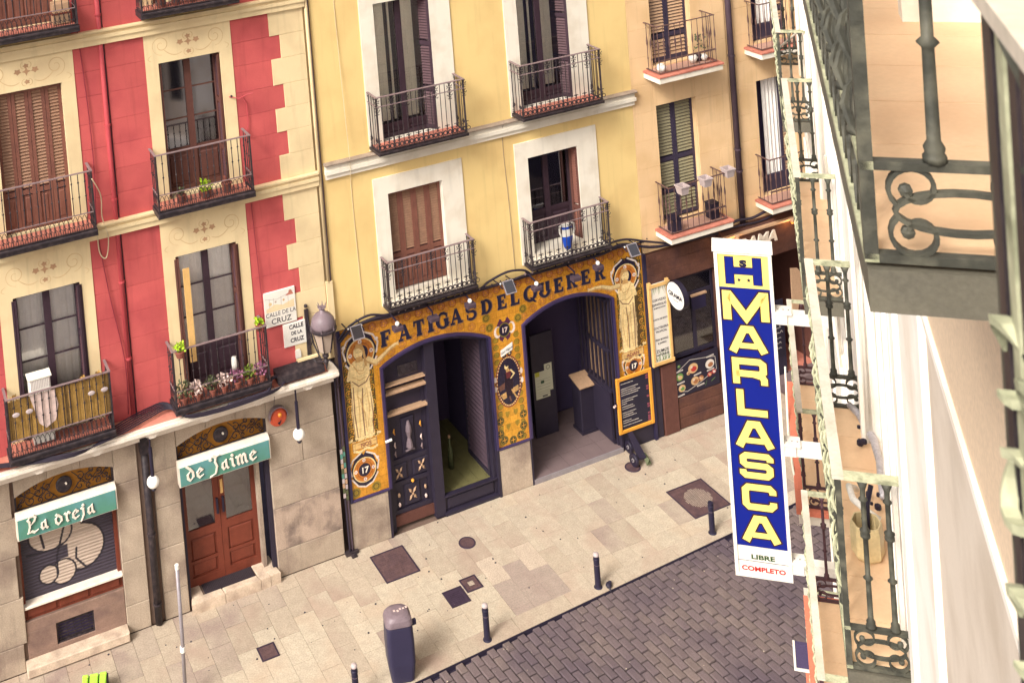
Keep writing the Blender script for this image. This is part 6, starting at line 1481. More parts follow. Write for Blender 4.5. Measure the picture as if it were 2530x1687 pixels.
MB().ball((6.20, -.10, 2.93), .04, 10).obj('strobe', 'lamp_orange', t)
MB().prism([(6.15, 2.80), (6.19, 2.81), (6.22, 2.84), (6.20, 2.79), (6.17, 2.76)], -.112, -.101).obj('emblem', 'ink_black', t)
t = thing('street_plaque', (6.40, -.02, 4.77), 'large ceramic street plaque with a painted street view above the smaller plaque', 'street sign', 'street name plaques')
cv = Canvas(6.115, 6.685, 4.46, 5.06, .006, lin(250, 244, 232, K))
for x in (6.2, 6.28, 6.42, 6.55): cv.line([(x, 4.78), (x+.005, 4.95)], .010, lin(170, 150, 140, K), .6)
cv.line([(6.13, 4.96), (6.35, 4.92), (6.66, 5.0)], .007, lin(150, 130, 130, K), .7); cv.poly([(6.14, 4.72), (6.66, 4.72), (6.66, 4.86), (6.45, 4.80), (6.3, 4.84), (6.14, 4.78)], lin(250, 214, 150, K), .7)
cv.poly([(6.5, 4.94), (6.62, 5.02), (6.66, 4.94)], lin(206, 130, 110, K)); cv.circ(6.60, 5.0, .03, lin(190, 120, 100, K)); cv.circ(6.47, 4.88, .02, lin(220, 180, 120, K)); cv.circ(6.22, 4.86, .03, lin(230, 200, 150, K)); cv.circ(6.32, 4.88, .02, lin(200, 180, 160, K))
cv.obj('tile_picture', t, on_front(-.033)); MB().fbox(6.11, 6.69, -.031, -.0, 4.455, 5.065, .004).obj('tile_body', 'plastic_white', t)
b = MB(); text_mesh('CALLE DE LA', .105, b, front(6.40, 4.635, -.0345), .001, sx=.92); text_mesh('CRUZ', .135, b, front(6.40, 4.50, -.0345), .001, bold=.001, sx=1.05); tag(b.obj('lettering', 'ink_black', t), kind='stuff')
t = thing('street_plaque', (6.62, -.02, 4.22), 'smaller white street plaque under the painted one, partly behind the lantern', 'street sign', 'street name plaques')
MB().fbox(6.42, 6.84, -.03, .0, 4.02, 4.43, .005).obj('plate', 'plastic_white', t)
b = MB(); text_mesh('CALLE', .105, b, front(6.66, 4.325, -.0315), .001, bold=.003, sx=.9); text_mesh('DE LA', .085, b, front(6.66, 4.215, -.0315), .001, bold=.003, sx=.9); text_mesh('CRUZ', .105, b, front(6.66, 4.085, -.0315), .001, bold=.003, sx=.9); tag(b.obj('lettering', 'ink_black', t), kind='stuff')
t = thing('meter_cover', (6.66, -.02, 3.85), 'small white rounded box under the street plaques', 'box'); MB().prism([(6.61, 3.78), (6.71, 3.78), (6.71, 3.90), (6.69, 3.93), (6.63, 3.93), (6.61, 3.90)], -.035, .0).obj('cover', 'plastic_white', t)
t = thing('cable_duct', (6.55, -.25, 3.70), 'long black cable duct lying on the salmon ledge under the lantern', 'cable duct')
b = MB(); b.add([(6.15, -.34, 3.585), (7.02, -.34, 3.585), (7.02, -.10, 3.62), (6.15, -.10, 3.62), (6.15, -.32, 3.70), (7.02, -.32, 3.70), (7.02, -.10, 3.77), (6.15, -.10, 3.77)], [(0,3,2,1),(4,5,6,7),(0,1,5,4),(1,2,6,5),(2,3,7,6),(3,0,4,7)]); b.obj('duct_body', 'black_iron', t)
b = MB(); b.box(6.60, 6.98, -.16, -.10, 3.775, 3.81); b.obj('pale_clip', 'cream_stucco', t)
cable('thick black cable from the duct to the first floor balcony', [(6.17, -.25, 3.70), (6.05, -.30, 3.72), (5.95, -.42, 3.62), (5.8, -.44, 3.60), (5.2, -.45, 3.59)], .03, 'cable_black')
cable('thin black wire arching over the end of the salmon ledge', [(7.0, -.2, 3.75), (7.15, -.3, 3.72), (7.28, -.36, 3.55), (7.32, -.3, 3.3), (7.32, -.1, 3.1)], .010, 'cable_black')
cable('thin wire crossing the salmon ledge beside the lantern', [(6.05, -.35, 3.62), (6.06, -.36, 3.52), (6.08, -.2, 3.2), (6.12, -.02, 3.05)], .005, 'cable_black')
# ------------------------------------------------------------------ the photographer's own side: white building with green balconies
# local frame: x runs away along the facade (R), y = -s (street side positive), z up; origin at the foot under the camera
GA = .7086; ROT = math.atan2(math.cos(GA), math.sin(GA))
HB = thing('white_building', (0, -20, 0), 'white building with green iron balconies along the right edge', 'building', rot=ROT)
WS = .55
def lv(h): return CAM_H-h
openings = []
DO = [(-.6, .9), (3.0, 4.5), (6.55, 8.05), (10.2, 11.7), (13.9, 15.2)]
for lvz in (14.10, 10.42, 7.05, 3.6):
    for a, c in DO:
        if not (a == 3.0 and lvz == 10.42): openings.append((a, c, lvz+.02, lvz+2.5))
b = MB()
for r_ in subtract((-6, 15.9, 0, 20), openings): b.box(r_[0], r_[1], -WS-.5, -WS, r_[2], r_[3])
b.obj('wall_face', 'white_wall', HB)
MB().box(15.4, 15.9, -7.5, -WS-.5, 0, 20).obj('gable_wall', 'white_wall', HB)
MB().box(-6, 15.9, -7.6, -WS-.0, 20, 20.3).obj('roof', 'terracotta', HB)
MB().box(-6, -5.6, -7.5, -WS-.5, 0, 20).obj('gable_wall', 'white_wall', HB); MB().box(-6, 15.9, -7.9, -7.5, 0, 20).obj('rear_wall', 'white_wall', HB)
for lvz in (14.10, 10.42, 7.05, 3.6):
    for i, (a, c) in enumerate(DO):
        b = MB(); b.box(a, c, -WS-.30, -WS-.25, lvz, lvz+2.5); d = b.obj('balcony_door', 'beige_wall', HB)
        for xa, xb in ((a+.04, (a+c)/2-.02), ((a+c)/2+.02, c-.04)):
            MB().box(xa, xb, -WS-.25, -WS-.21, lvz+.04, lvz+.9).obj('door_panel', 'beige_wall', d); MB().box(xa+.1, xb-.1, -WS-.245, -WS-.24, lvz+1., lvz+2.35).obj('pane', 'pane_dark', d)
        # moulded architrave
        if a == 3.0 and lvz == 10.42: continue
        for k, (w_, p_) in enumerate(((.30, .025), (.20, .045), (.10, .065))):
            for xx in (a-w_, c): MB().box(xx if xx < a else xx, xx+w_, -WS-.02, -WS+p_, lvz-.0, lvz+2.5+w_-.002*k).obj('architrave', 'white_wall', HB)
            MB().box(a, c, -WS-.02, -WS+p_, lvz+2.5, lvz+2.5+w_-.002*k).obj('architrave', 'white_wall', HB)
# pilasters and string lines
for x0, x1 in ((4.92, 6.10), (8.55, 9.55), (12.2, 13.2), (1.5, 2.6)):
    for k, (a, c) in enumerate(((0, .62), (.66, .74), (.80, .90), (.93, 1.0))):
        p_ = (.035, .055, .045, .03)[k]; w_ = x1-x0
        MB().box(x0+a*w_, x0+c*w_, -WS-.02, -WS+p_, 0.1, 19.8).obj('pilaster_band', 'white_wall', HB)
for z in (lv(2.50), lv(6.2), lv(9.6)):
    for a, c in ((2.62, 4.90),): MB().box(a, c, -WS, -WS+.028, z, z+.035).obj('string_line', 'white_wall', HB)
MB().box(2.62, 4.90, -WS-.0, -WS+.012, lv(2.465), lv(1.55)).obj('peach_band', 'peach_wall', HB)
MB().box(2.62, 4.90, -WS-.0, -WS+.010, lv(6.0), lv(2.51)).obj('beige_band', 'beige_wall', HB)
G = 'green_iron'
def g_bal(r0, r1, zs, s0, rail_h=.985, iron=G, slab_m='green_dark', ends=(True, True), slab_s=None, floor='peach_tile', edge=None, topm='pale_rail', fine=True, slab_h=.115, close=False, depth_s=None):
    ws = depth_s or WS; ss = slab_s if slab_s is not None else s0-.01
    b = MB(); b.box(r0-.02, r1+.02, -ws, -ss, zs-slab_h, zs-.006)
    sl = b.obj('balcony', slab_m if not edge else 'white_stucco', HB)
    if edge:
        n = max(2, int((r1-r0)/.27)); L = (r1-r0+.1)/n
        for i in range(n): MB().box(r0-.05+i*L+.003, r0-.05+(i+1)*L-.003, -ss-.07, -ss+.02, zs-.05, zs).obj('edge_tile', edge, sl)
        for xx in (r0-.06, r1-.02): MB().box(xx, xx+.08, -ws, -ss-.072, zs-.05, zs).obj('edge_tile', edge, sl)
    # floor tiles
    n = max(2, int((r1-r0)/.30)); L = (r1-r0-.02)/n; y0, y1 = -ws-.22, -ss-(.08 if edge else .02)
    for i in range(n): MB().box(r0+.01+i*L+.002, r0+.01+(i+1)*L-.002, y0, y1, zs-.005, zs+.006+.0006*rnd()).obj('floor_tile', floor, sl)
    zt = zs+rail_h; zb = zs+.215; z0 = zs+.012; yo = -s0
    hw = .027
    b = MB(); b.box(r0-hw, r1+hw, yo-hw, yo+hw, zt-.018, zt); b.obj('handrail', topm, sl)
    for e_, on in ((r0, ends[0]), (r1, ends[1])):
        if on: MB().box(e_-hw, e_+hw, -ws, yo-hw, zt-.0185, zt-.0005).obj('handrail', topm if topm != 'pale_rail' else 'pale_green', sl)
    def bar(z, nm='lower_rail'):
        MB().box(r0-.014, r1+.014, yo-.014, yo+.014, z-.012, z+.006).obj(nm, 'pale_green' if topm == 'pale_rail' else iron, sl)
        for e_, on in ((r0, ends[0]), (r1, ends[1])):
            if on: MB().box(e_-.014, e_+.014, -ws, yo-.014, z-.012, z+.0055).obj(nm, iron, sl)
    bar(zb); bar(z0+.006, 'foot_rail')
    me = leg('green', zt-.018-zb-.006, iron)
    corner = leg('post', zt-.018-z0, iron)
    for e_ in (r0, r1):
        instance('corner_post', corner, (e_, yo, z0), sl)
    for e_, on in ((r0, ends[0]), (r1, ends[1])):
        if not on: continue
        wdt = ws-s0; nn = 2
        for k in range(1, nn+1): instance('baluster', me, (e_, yo-wdt*k/(nn+.75), zb+.006), sl)
        # C-scroll and ring frieze in the end panel
        f = MB(); cy = yo-wdt*.5; cz = (z0+zb)/2+.0; hh = (zb-z0)/2-.004
        def ring(cu, cw, ru, rw, n=22): f.ribbon([(e_, cu+ru*math.cos(2*PI*k/n), cw+rw*math.sin(2*PI*k/n)) for k in range(n)], .020, (1, 0, 0), .010, closed=True)
        ring(cy, cz, wdt*.36, hh*.44)
        for sy in (-1, 1):
            for sz in (-1, 1):
                r_ = hh*.50; cu, cw = cy+sy*(wdt*.36-hh*.40), cz+sz*(hh*.50); pts = []
                for k in range(22):
                    t_ = k/21; th = -PI/4+t_*2*PI*1.08; rr = r_*(1-.66*t_**1.6)
                    pts.append((e_, cu+sy*rr*math.cos(th)*1.05, cw+sz*rr*math.sin(th)))
                f.ribbon(pts, .020, (1, 0, 0), .009); f.lathe([(.001, -.012), (.014, -.006), (.014, .006), (.001, .012)], pts[-1], 8, axis='x')
        f.obj('end_scroll', iron, sl)
    # front panel: balusters and leafy ornaments, seen almost edge-on
    n = max(3, int((r1-r0)/.145)); 
    for i in range(1, n): instance('baluster', me, (r0+(r1-r0)*i/n, yo, zb+.006), sl)
    g_ = MB(); m = 'pale_green'
    for i in range(n):
        cx = r0+(r1-r0)*(i+.5)/n
        for sg in (-1, 1):
            g_.ribbon([(cx+sg*.012+sg*.045*math.sin(PI*k/6)*1., yo, zb-.01-.19*k/6) for k in range(7)], .016, (0, 1, 0), .008)
        for zz in (() if close == 'own' else (.30, .46, .62, .86) if close else (.42, .80)):
            z = zs+zz*rail_h+.03*(i % 2)
            g_.tube([(cx-.035, yo+.004, z-.05), (cx-.02, yo+.020, z-.02), (cx, yo+.030, z+.015), (cx+.02, yo+.020, z+.045), (cx+.035, yo+.004, z+.06)], [.003, .007, .009, .007, .003], 5)
            g_.tube([(cx-.05, yo, z-.05), (cx, yo+.01, z+.0), (cx+.05, yo, z+.05)], .006, 5)
    tag(g_.obj('leaf_ornaments', 'green_iron' if close else m, sl), kind='stuff')
    return sl
Z0, Z1, Z2, Z3 = lv(1.285), lv(4.98), lv(8.35), lv(11.85)
own = g_bal(-1.2, 1.215, lv(1.285), .212, .985, close='own', depth_s=WS, topm='pale_rail')
for k in range(18): instance('flat_post', leg('post', .95, 'pale_green' if k in (1, 5, 9) else 'black_iron'), (1.165-.046*k, -.206, lv(1.285)+.012), own)  # added posts, black standing for the shadowed faces of the railing
for k in range(5):
    g0 = MB(); cx = 1.13-.10*k
    for z, sg in ((-.62, 1), (-.72, -1), (-.86, 1), (-.98, -1), (-1.16, 1), (-1.27, -1)):
        zz = lv(0)+z; g0.ribbon([(cx+.035*math.cos(a_/3.)*(1-a_*.03), -.196+.012*math.sin(a_/2.), zz+sg*.045*math.sin(a_/3.)*(1-a_*.03)) for a_ in range(16)], .014, (0, 1, 0), .008)
    tag(g0.obj('curled_ornament', 'pale_green', own), kind='stuff')
g_bal(2.72, 6.3, Z0, .205, .985, depth_s=.57, close=True, slab_h=.098)
g_bal(6.2, 8.42, Z1, .25)
g_bal(9.85, 12.1, Z1, .25); g_bal(13.7, 15.6, Z1, .25, close=False)
g_bal(9.05, 11.1, Z2, .165, edge='orange_tile', slab_s=.12, iron='brown_iron', slab_h=.16)
g_bal(12.35, 14.5, Z2, .19, edge='orange_tile', slab_s=.12, iron='brown_iron', slab_h=.16)
g_bal(5.6, 7.8, Z2, .165, edge='orange_tile', slab_s=.12, iron='brown_iron', slab_h=.16)
g_bal(12.4, 14.6, Z3, .165, edge='orange_tile', slab_s=.12, iron='brown_iron', slab_h=.16)
def at(t, loc): t.parent = None; t.location = HB.matrix_basis @ Vector(loc); return t
def rthing(name, lab, cat, group=None):
    t = thing(name, (0, -20, 0), lab, cat, group, rot=ROT); return t
# things on the nearest lower balcony
t = rthing('insulated_pipe', 'silver-wrapped bent pipe lying along the wall side of the lower balcony', 'pipe')
zf = Z1+.01
MB().tube([(8.36, -.44, zf+.05), (8.25, -.49, zf+.06), (8.0, -.55, zf+.05), (7.8, -.56, zf+.04), (7.6, -.55, zf+.04), (7.45, -.54, zf+.05)], [.02, .026, .026, .022, .024, .018], 10).obj('silver_wrap', 'silver', t, smooth=True)
MB().tube([(7.50, -.40, zf+.05), (7.44, -.36, zf+.10), (7.30, -.37, zf+.12), (7.22, -.45, zf+.10), (7.2, -.5, zf+.08)], .019, 10).obj('white_hose', 'plastic_white', t, smooth=True)
b = MB(); random.seed(4)
for k in range(9): b.ball((7.95+.25*rnd() if k < 4 else 7.3+.2*rnd(), -.46-.07*rnd(), zf+.02+.04*rnd()), .010+.014*rnd(), 7, 0)
tag(b.obj('dark_fittings', 'ink_black', t), kind='stuff')
t = rthing('plastic_container', 'cut-off translucent yellowish container on the lower balcony floor', 'container')
V = []; b = MB(); cx, cy = 7.02, -.415
for z, r_ in ((.0, .085), (.02, .10), (.15, .10), (.19, .092), (.19, .085), (.05, .085)): V += [(cx+r_*.95*math.cos(k*PI/4), cy+r_*.85*math.sin(k*PI/4), zf+z) for k in range(8)]
b.add(V, [(i*8+k, i*8+(k+1) % 8, (i+1)*8+(k+1) % 8, (i+1)*8+k) for i in range(5) for k in range(8)]+[tuple(range(7, -1, -1)), tuple(40+k for k in range(8))]); b.obj('tub_body', 'jug', t)
b = MB(); b.tube([(7.02, -.42, zf+.06), (7.08, -.43, zf+.24), (7.14, -.46, zf+.32)], .014, 6); b.tube([(7.04, -.43, zf+.08), (7.0, -.40, zf+.22)], .011, 6); b.obj('tools', 'ink_black', t)
t = rthing('wrapped_bundle', 'crumpled rags in dark plastic in the far corner of the balcony at camera height', 'bundle'); 
b = MB(); random.seed(9)
for k in range(12): b.ball((5.7+.15*rnd(), -.36-.14*rnd(), Z0+.04+.04*rnd()), .02+.02*rnd(), 7, k % 2)
b.obj('rags', ['plastic_white', 'clay'], t)
# --- hotel sign on brackets
t = rthing('hotel_sign', 'tall blue and yellow vertical hotel sign in a white frame on wall brackets', 'sign')
SR = 11.4; sA, sB = -.475, .025; zT, zB = lv(5.34), lv(8.43)
def SP(u, v, w_): return (SR-w_, -(sA+u), zB+v)       # u to the right, v up, w toward the camera
SWd = sB-sA; SHt = zT-zB
def sbox(b, u0, u1, v0, v1, w0, w1):
    p = [SP(u, v, w_) for v in (v0, v1) for (u, w_) in ((u0, w1), (u1, w1), (u1, w0), (u0, w0))]
    b.add(p, [(0,3,2,1),(4,5,6,7),(0,1,5,4),(1,2,6,5),(2,3,7,6),(3,0,4,7)])
FE = .031
b = MB(); sbox(b, 0, SWd, 0, SHt, -.13, -.005); b.obj('cabinet', 'sign_white', t)
for u0, u1, v0, v1 in ((0, FE, 0, SHt), (SWd-FE, SWd, 0, SHt), (FE, SWd-FE, SHt-.055, SHt), (FE, SWd-FE, 0, .03)):
    b = MB(); sbox(b, u0, u1, v0, v1, -.005, .018); b.obj('frame_bar', 'sign_white', t)
b = MB(); b.add([SP(-.012, SHt-.03, .03), SP(SWd+.012, SHt-.03, .03), SP(SWd+.012, SHt+.005, .022), SP(-.012, SHt+.005, .022), SP(-.012, SHt+.02, -.14), SP(SWd+.012, SHt+.02, -.14)], [(0,1,2,3),(3,2,5,4)]); b.obj('top_cap', 'sign_white', t)
def panel(nm, v0, v1, m): b = MB(); sbox(b, FE, SWd-FE, v0, v1, -.005, .004); return b.obj(nm, m, t)
k_ = SHt/757.; fv = lambda d: (1323-d)*k_
panel('blue_panel', fv(1252), fv(657), 'sign_blue'); panel('yellow_panel', fv(655.5), fv(578), 'sign_yellow'); panel('white_panel', .031, fv(1254), 'sign_white')
uc = SWd/2
def ribflat(pts, w_, wz, m, closed=False):
    P = [Vector((p[0], p[1])) for p in pts]; n = len(P); A = []; B = []
    for i in range(n):
        p = P[i]; a = P[i-1] if (i or closed) else None; c = P[(i+1) % n] if (i < n-1 or closed) else None
        d1 = (p-a).normalized() if a is not None else None; d2 = (c-p).normalized() if c is not None else None
        if d1 is None: d1 = d2
        if d2 is None: d2 = d1
        n1 = Vector((-d1.y, d1.x)); n2 = Vector((-d2.y, d2.x)); mm = (n1+n2); mm = mm.normalized() if mm.length > 1e-6 else n1
        L = min(w_/2/max(.35, mm.dot(n1)), w_*1.2); A.append(p+mm*L); B.append(p-mm*L)
    b = MB(); V = [SP(q.x, q.y, wz) for q in A]+[SP(q.x, q.y, wz) for q in B]+[SP(q.x, q.y, wz-.002) for q in A]+[SP(q.x, q.y, wz-.002) for q in B]; F = []
    for i in range(n if closed else n-1):
        j = (i+1) % n; F += [(i, i+n, j+n, j), (i, j, j+2*n, i+2*n), (i+n, i+3*n, j+3*n, j+n)]
    if not closed: F += [(0, 2*n, 3*n, n), (n-1, 2*n-1, 4*n-1, 3*n-1)]
    b.add(V, F); return b
LT = {'M': (.350, [([(-.145, 0), (-.145, .235), (-.125, .235), (0, .03), (.125, .235), (.145, .235), (.145, 0)], .066, False)]),
      'A': (.33, [([(-.135, 0), (-.032, .215), (.032, .215), (.135, 0)], .062, False), ([(-.075, .062), (.075, .062)], .046, False)]),
      'R': (.28, [([(-.11, 0), (-.11, .213), (.075, .213), (.102, .19), (.102, .12), (.075, .098), (-.11, .098)], .056, False), ([(.02, .098), (.088, .08), (.105, .05), (.105, 0)], .056, False)]),
      'L': (.25, [([(-.10, .24), (-.10, .027), (.125, .027)], .058, False)]),
      'S': (.30, [([(.118, .165), (.118, .19), (.095, .213), (-.085, .213), (-.112, .19), (-.112, .145), (-.085, .122), (.085, .122), (.112, .098), (.112, .052), (.085, .027), (-.095, .027), (-.118, .05), (-.118, .078)], .054, False)]),
      'C': (.29, [([(.122, .155), (.122, .185), (.095, .213), (-.085, .213), (-.112, .185), (-.112, .055), (-.085, .027), (.095, .027), (.122, .055), (.122, .085)], .056, False)])}
GL = []
for ch, dc in zip('MARLASCA', (699, 772, 845, 917, 990, 1062, 1135, 1209)):
    z_ = fv(dc)-.125
    o2, o1 = MB(), MB()
    for i, (pts, w_, cl) in enumerate(LT[ch][1]):
        sx_ = {'M': 1.13, 'R': 1.12}.get(ch, 1.02); q = [(uc+p[0]*sx_, z_+p[1]) for p in pts]
        # lengthen open ends of the outline a little
        def ext(q, e):
            a = Vector(q[0])-Vector(q[1]); c = Vector(q[-1])-Vector(q[-2]); return [tuple(Vector(q[0])+a.normalized()*e)]+list(q[1:-1])+[tuple(Vector(q[-1])+c.normalized()*e)]
        w_ *= 1.08; g2 = ribflat(ext(q, .012), w_+.026, .0050+.0003*i, 0); g1 = ribflat(q, w_, .0075+.0003*i, 0)
        n0 = len(o2.v); o2.add(g2.v, g2.f, 0); o1.add(g1.v, g1.f, 1)
    al = MB(); al.add(o2.v, o2.f, 0); al.add(o1.v, o1.f, 1); al.obj('letter', ['sign_outline', 'sign_yellow'], t)
# the H with S and two stars
zc = fv(578)-.5*(fv(578)-fv(655.5)); Hh = (fv(578)-fv(655.5))*.78
def flatpoly(pts, wz, m, nm):
    b = MB(); n = len(pts); b.add([SP(u, v, wz) for u, v in pts]+[SP(u, v, wz-.002) for u, v in pts], [tuple(range(n))]+[(i, i+n, (i+1) % n+n, (i+1) % n) for i in range(n)]); return b.obj(nm, m, t)
def Hpoly(e): 
    w2, st, cr = .155+e, .070+2*e, .030+e; h2 = Hh/2+e
    cz = zc+.0
    return [(uc-w2, cz-h2), (uc-w2+st, cz-h2), (uc-w2+st, cz-cr), (uc+w2-st, cz-cr), (uc+w2-st, cz-h2), (uc+w2, cz-h2), (uc+w2, cz+h2), (uc+w2-st, cz+h2), (uc+w2-st, cz+cr), (uc-w2+st, cz+cr), (uc-w2+st, cz+h2), (uc-w2, cz+h2)]
flatpoly(Hpoly(.006), .0050, 'sign_outline', 'letter_outline'); flatpoly(Hpoly(0), .0068, 'sign_blue', 'letter')
b = MB(); text_mesh('S', .080, b, lambda u, v, w_: SP(uc+u*1.5, zc+.042+v, .0055+w_), .002, bold=.006); b.obj('small_letter', 'letter_blue', t)
for du in (-.042, .042): flatpoly([(uc+du+.021*(1 if k % 2 == 0 else .42)*math.sin(k*PI/5), zc-.085+.021*(1 if k % 2 == 0 else .42)*math.cos(k*PI/5)) for k in range(9, -1, -1)], .0055, 'letter_blue', 'star')
b = MB(); text_mesh('LIBRE', .060, b, lambda u, v, w_: SP(uc+u*1.45, fv(1281)+v, .0055+w_), .002, bold=.002); b.obj('small_lettering', 'sign_green_ink', t)
b = MB(); text_mesh('COMPLETO', .060, b, lambda u, v, w_: SP(uc+u*1.22, fv(1309)+v, .0055+w_), .002, bold=.002); b.obj('small_lettering', 'sign_red_ink', t)
b = MB(); sbox(b, FE, SWd-FE, fv(1287), fv(1286), .004, .0055); b.obj('dividing_line', 'ink_black', t)
for dz in (720, 1020, 1292):
    v = fv(dz); b = MB(); sbox(b, SWd, SWd+.10, v-.05, v+.05, -.11, .01); sbox(b, SWd+.102, SWd+.58, v-.055, v+.045, -.10, -.005); sbox(b, SWd-.002, SWd+.14, v+.045, v+.065, -.12, .02); b.obj('bracket', 'sign_white', t)
    for k in range(3):
        b = MB(); sbox(b, SWd+.02+k*.045, SWd+.03+k*.045, v+.066, v+.068, -.05, -.035); b.obj('screw', 'lamp_grey', t)
# small dark projecting box low on the wall, white cable, brace
t = rthing('projecting_box', 'dark projecting sign box with a white edge seen low near the bottom edge', 'sign box')
def wl(r_, s_, h_): return (r_, -s_, lv(h_))
b = MB(); b.box(13.10, 13.14, -.30, -.0, lv(10.62), lv(10.36)); b.obj('dark_panel', 'dim_navy', t)
MB().box(13.09, 13.145, -.30, .0, lv(10.65), lv(10.625)).obj('white_edge', 'sign_white', t); MB().box(13.09, 13.145, -.0, .022, lv(10.65), lv(10.36)).obj('white_edge', 'sign_white', t)
c_ = MB(); c_.tube([wl(10.0, .47, 3.9), wl(10.3, .50, 5.0), wl(10.3, .50, 6.3)], .012, 6); o_ = c_.obj('white_pipe', 'pale_rail', HB)
cb = MB(); cb.tube([wl(14.4, .10, 8.1), wl(13.6, .08, 8.38), wl(12.9, .10, 8.34), wl(12.5, .14, 8.45), wl(12.3, .25, 8.4)], .010, 5); cb.obj('loose_wire', 'cream_paint', HB)
MB().tube([wl(14.1, .27, 4.3), wl(13.8, .52, 3.98)], .012, 6).obj('diagonal_brace', 'pale_rail', HB)
# ------------------------------------------------------------------ street furniture and the small things on the balconies
def bollard(x, y, lab, cap=True):
    t = thing('bollard', (x, y, 0), lab, 'bollard', 'black bollards along the kerb')
    MB().lathe([(.075, .0), (.07, .01), (.052, .02), (.050, .46), (.054, .465), (.054, .50), (.048, .505), (.048, .55)], (x, y, 0), 18).obj('post', 'bollard_black', t)
    if cap: MB().lathe([(.050, .548), (.052, .56), (.046, .585), (.02, .60), (.001, .602)], (x, y, 0), 18).obj('cap', 'cap_grey', t, smooth=True)
    else: MB().lathe([(.046, .55), (.044, .56), (.001, .562)], (x, y, 0), 18).obj('cap', 'bollard_black', t)
    MB().lathe([(.052, .40), (.053, .402), (.053, .405)], (x, y, 0), 18).obj('ring', 'rail_top', t)
bollard(6.13, -3.02, 'black bollard cut by the bottom edge, left of the litter bin')
bollard(8.49, -2.90, 'black bollard right of the litter bin, beside the two small covers')
bollard(10.70, -2.79, 'black bollard at the middle of the kerb with a small dark bag at its foot')
bollard(13.21, -2.66, 'black bollard without a pale cap, nearest the hotel sign', False)
t = thing('dropped_bag', (10.84, -2.90, 0), 'small crumpled black plastic bag at the foot of the middle bollard', 'bag')
b = MB(); b.ball((10.85, -2.88, .045), .055, 9, 0, .85); b.ball((10.89, -2.86, .06), .035, 7); b.tube([(10.83, -2.93, .03), (10.82, -2.99, .01)], [.02, .004], 5); b.obj('plastic', 'ink_black', t)
# litter bin
t = thing('litter_bin', (6.96, -2.90, 0), 'tall dark navy litter bin with a rounded grey hood at the kerb', 'litter bin')
BA = R(-14)
def rr(w_, d_, r_, z, n=5, sh=0.):
    o = []
    for k, (sx, sy) in enumerate(((1, 1), (-1, 1), (-1, -1), (1, -1))):
        for i in range(n):
            a = k*PI/2+i*PI/2/(n-1); x = sx*(w_/2-r_)+r_*math.cos(a); y = sy*(d_/2-r_)+r_*math.sin(a)+sh
            o.append((6.96+x*math.cos(BA)-y*math.sin(BA), -2.90+x*math.sin(BA)+y*math.cos(BA), z))
    return o
def loft(rings, m, nm):
    b = MB(); V = sum(rings, []); n = len(rings[0]); b.add(V, [(i*n+k, i*n+(k+1) % n, (i+1)*n+(k+1) % n, (i+1)*n+k) for i in range(len(rings)-1) for k in range(n)]+[tuple(range(n-1, -1, -1)), tuple((len(rings)-1)*n+k for k in range(n))]); return b.obj(nm, m, t)
loft([rr(.34, .30, .06, 0.0), rr(.36, .32, .06, .02), rr(.43, .36, .07, .30), rr(.44, .36, .07, .60), rr(.42, .35, .07, .86), rr(.40, .34, .07, .90)], 'bin_navy', 'body')
loft([rr(.43, .37, .08, .905), rr(.43, .37, .08, .93), rr(.40, .36, .10, .99), rr(.33, .32, .12, 1.035), rr(.20, .22, .10, 1.055)], 'lamp_grey', 'hood')
MB().box(7.15, 7.22, -3.02, -2.98, .82, .90).obj('side_latch', 'bin_navy', t)
b = MB(); random.seed(2)
for k in range(5): b.box(6.90+.05*k, 6.93+.05*k, -2.94+.03*rnd(), -2.90+.03*rnd(), 1.056, 1.0575)
b.obj('sticker_scraps', 'petal', t)
# leaning pole
t = thing('signpost', (3.77, -1.78, 0), 'thin grey metal pole standing alone on the pavement at the lower left', 'pole')
MB().tube([(3.77, -1.78, 0), (3.80, -1.79, 1.1), (3.81, -1.80, 2.15)], .030, 10).obj('shaft', 'grey_metal', t, smooth=True)
MB().lathe([(.042, .80), (.042, .88)], (3.79, -1.785, 0), 10).obj('clamp', 'plastic_white', t); MB().lathe([(.034, 0), (.034, .07), (.02, .08)], (3.811, -1.80, 2.12), 10).obj('cap', 'plastic_white', t)
# neon green wrapped pack, cut by the frame
t = thing('neon_pack', (2.6, -1.3, .0), 'neon green pack strapped with dark bands, cut off by the bottom left edge', 'pack')
random.seed(6)
def NP(u, v, z): 
    a = R(-14); return (2.36+u*math.cos(a)-v*math.sin(a), -.80+u*math.sin(a)+v*math.cos(a), z)
b = MB(); V = [NP(u, v, z) for z in (0, .22) for u, v in ((0.01, -.9), (.41, -.9), (.41, -.01), (.01, -.01))]; b.add(V, [(0,3,2,1),(4,5,6,7),(0,1,5,4),(1,2,6,5),(2,3,7,6),(3,0,4,7)]); b.obj('core', 'ink_black', t)
vv = [0, -.06, -.30, -.55, -.9]; uu = [0, .115, .27, .40]
for i in range(3):
    for j in range(4):
        u0, u1, v1, v0 = uu[i]+.008, uu[i+1]-.010, vv[j]-.006, vv[j+1]+.010; e = .012; z = .225; h_ = .250+.006*rnd()
        b = MB(); V = [NP(u, v, z) for u, v in ((u0, v0), (u1, v0), (u1, v1), (u0, v1))]+[NP(u, v, h_) for u, v in ((u0+e, v0+e), (u1-e, v0+e), (u1-e, v1-e), (u0+e, v1-e))]
        b.add(V, [(4,5,6,7),(0,1,5,4),(1,2,6,5),(2,3,7,6),(3,0,4,7)]); b.obj('green_cell', 'neon_green', t)
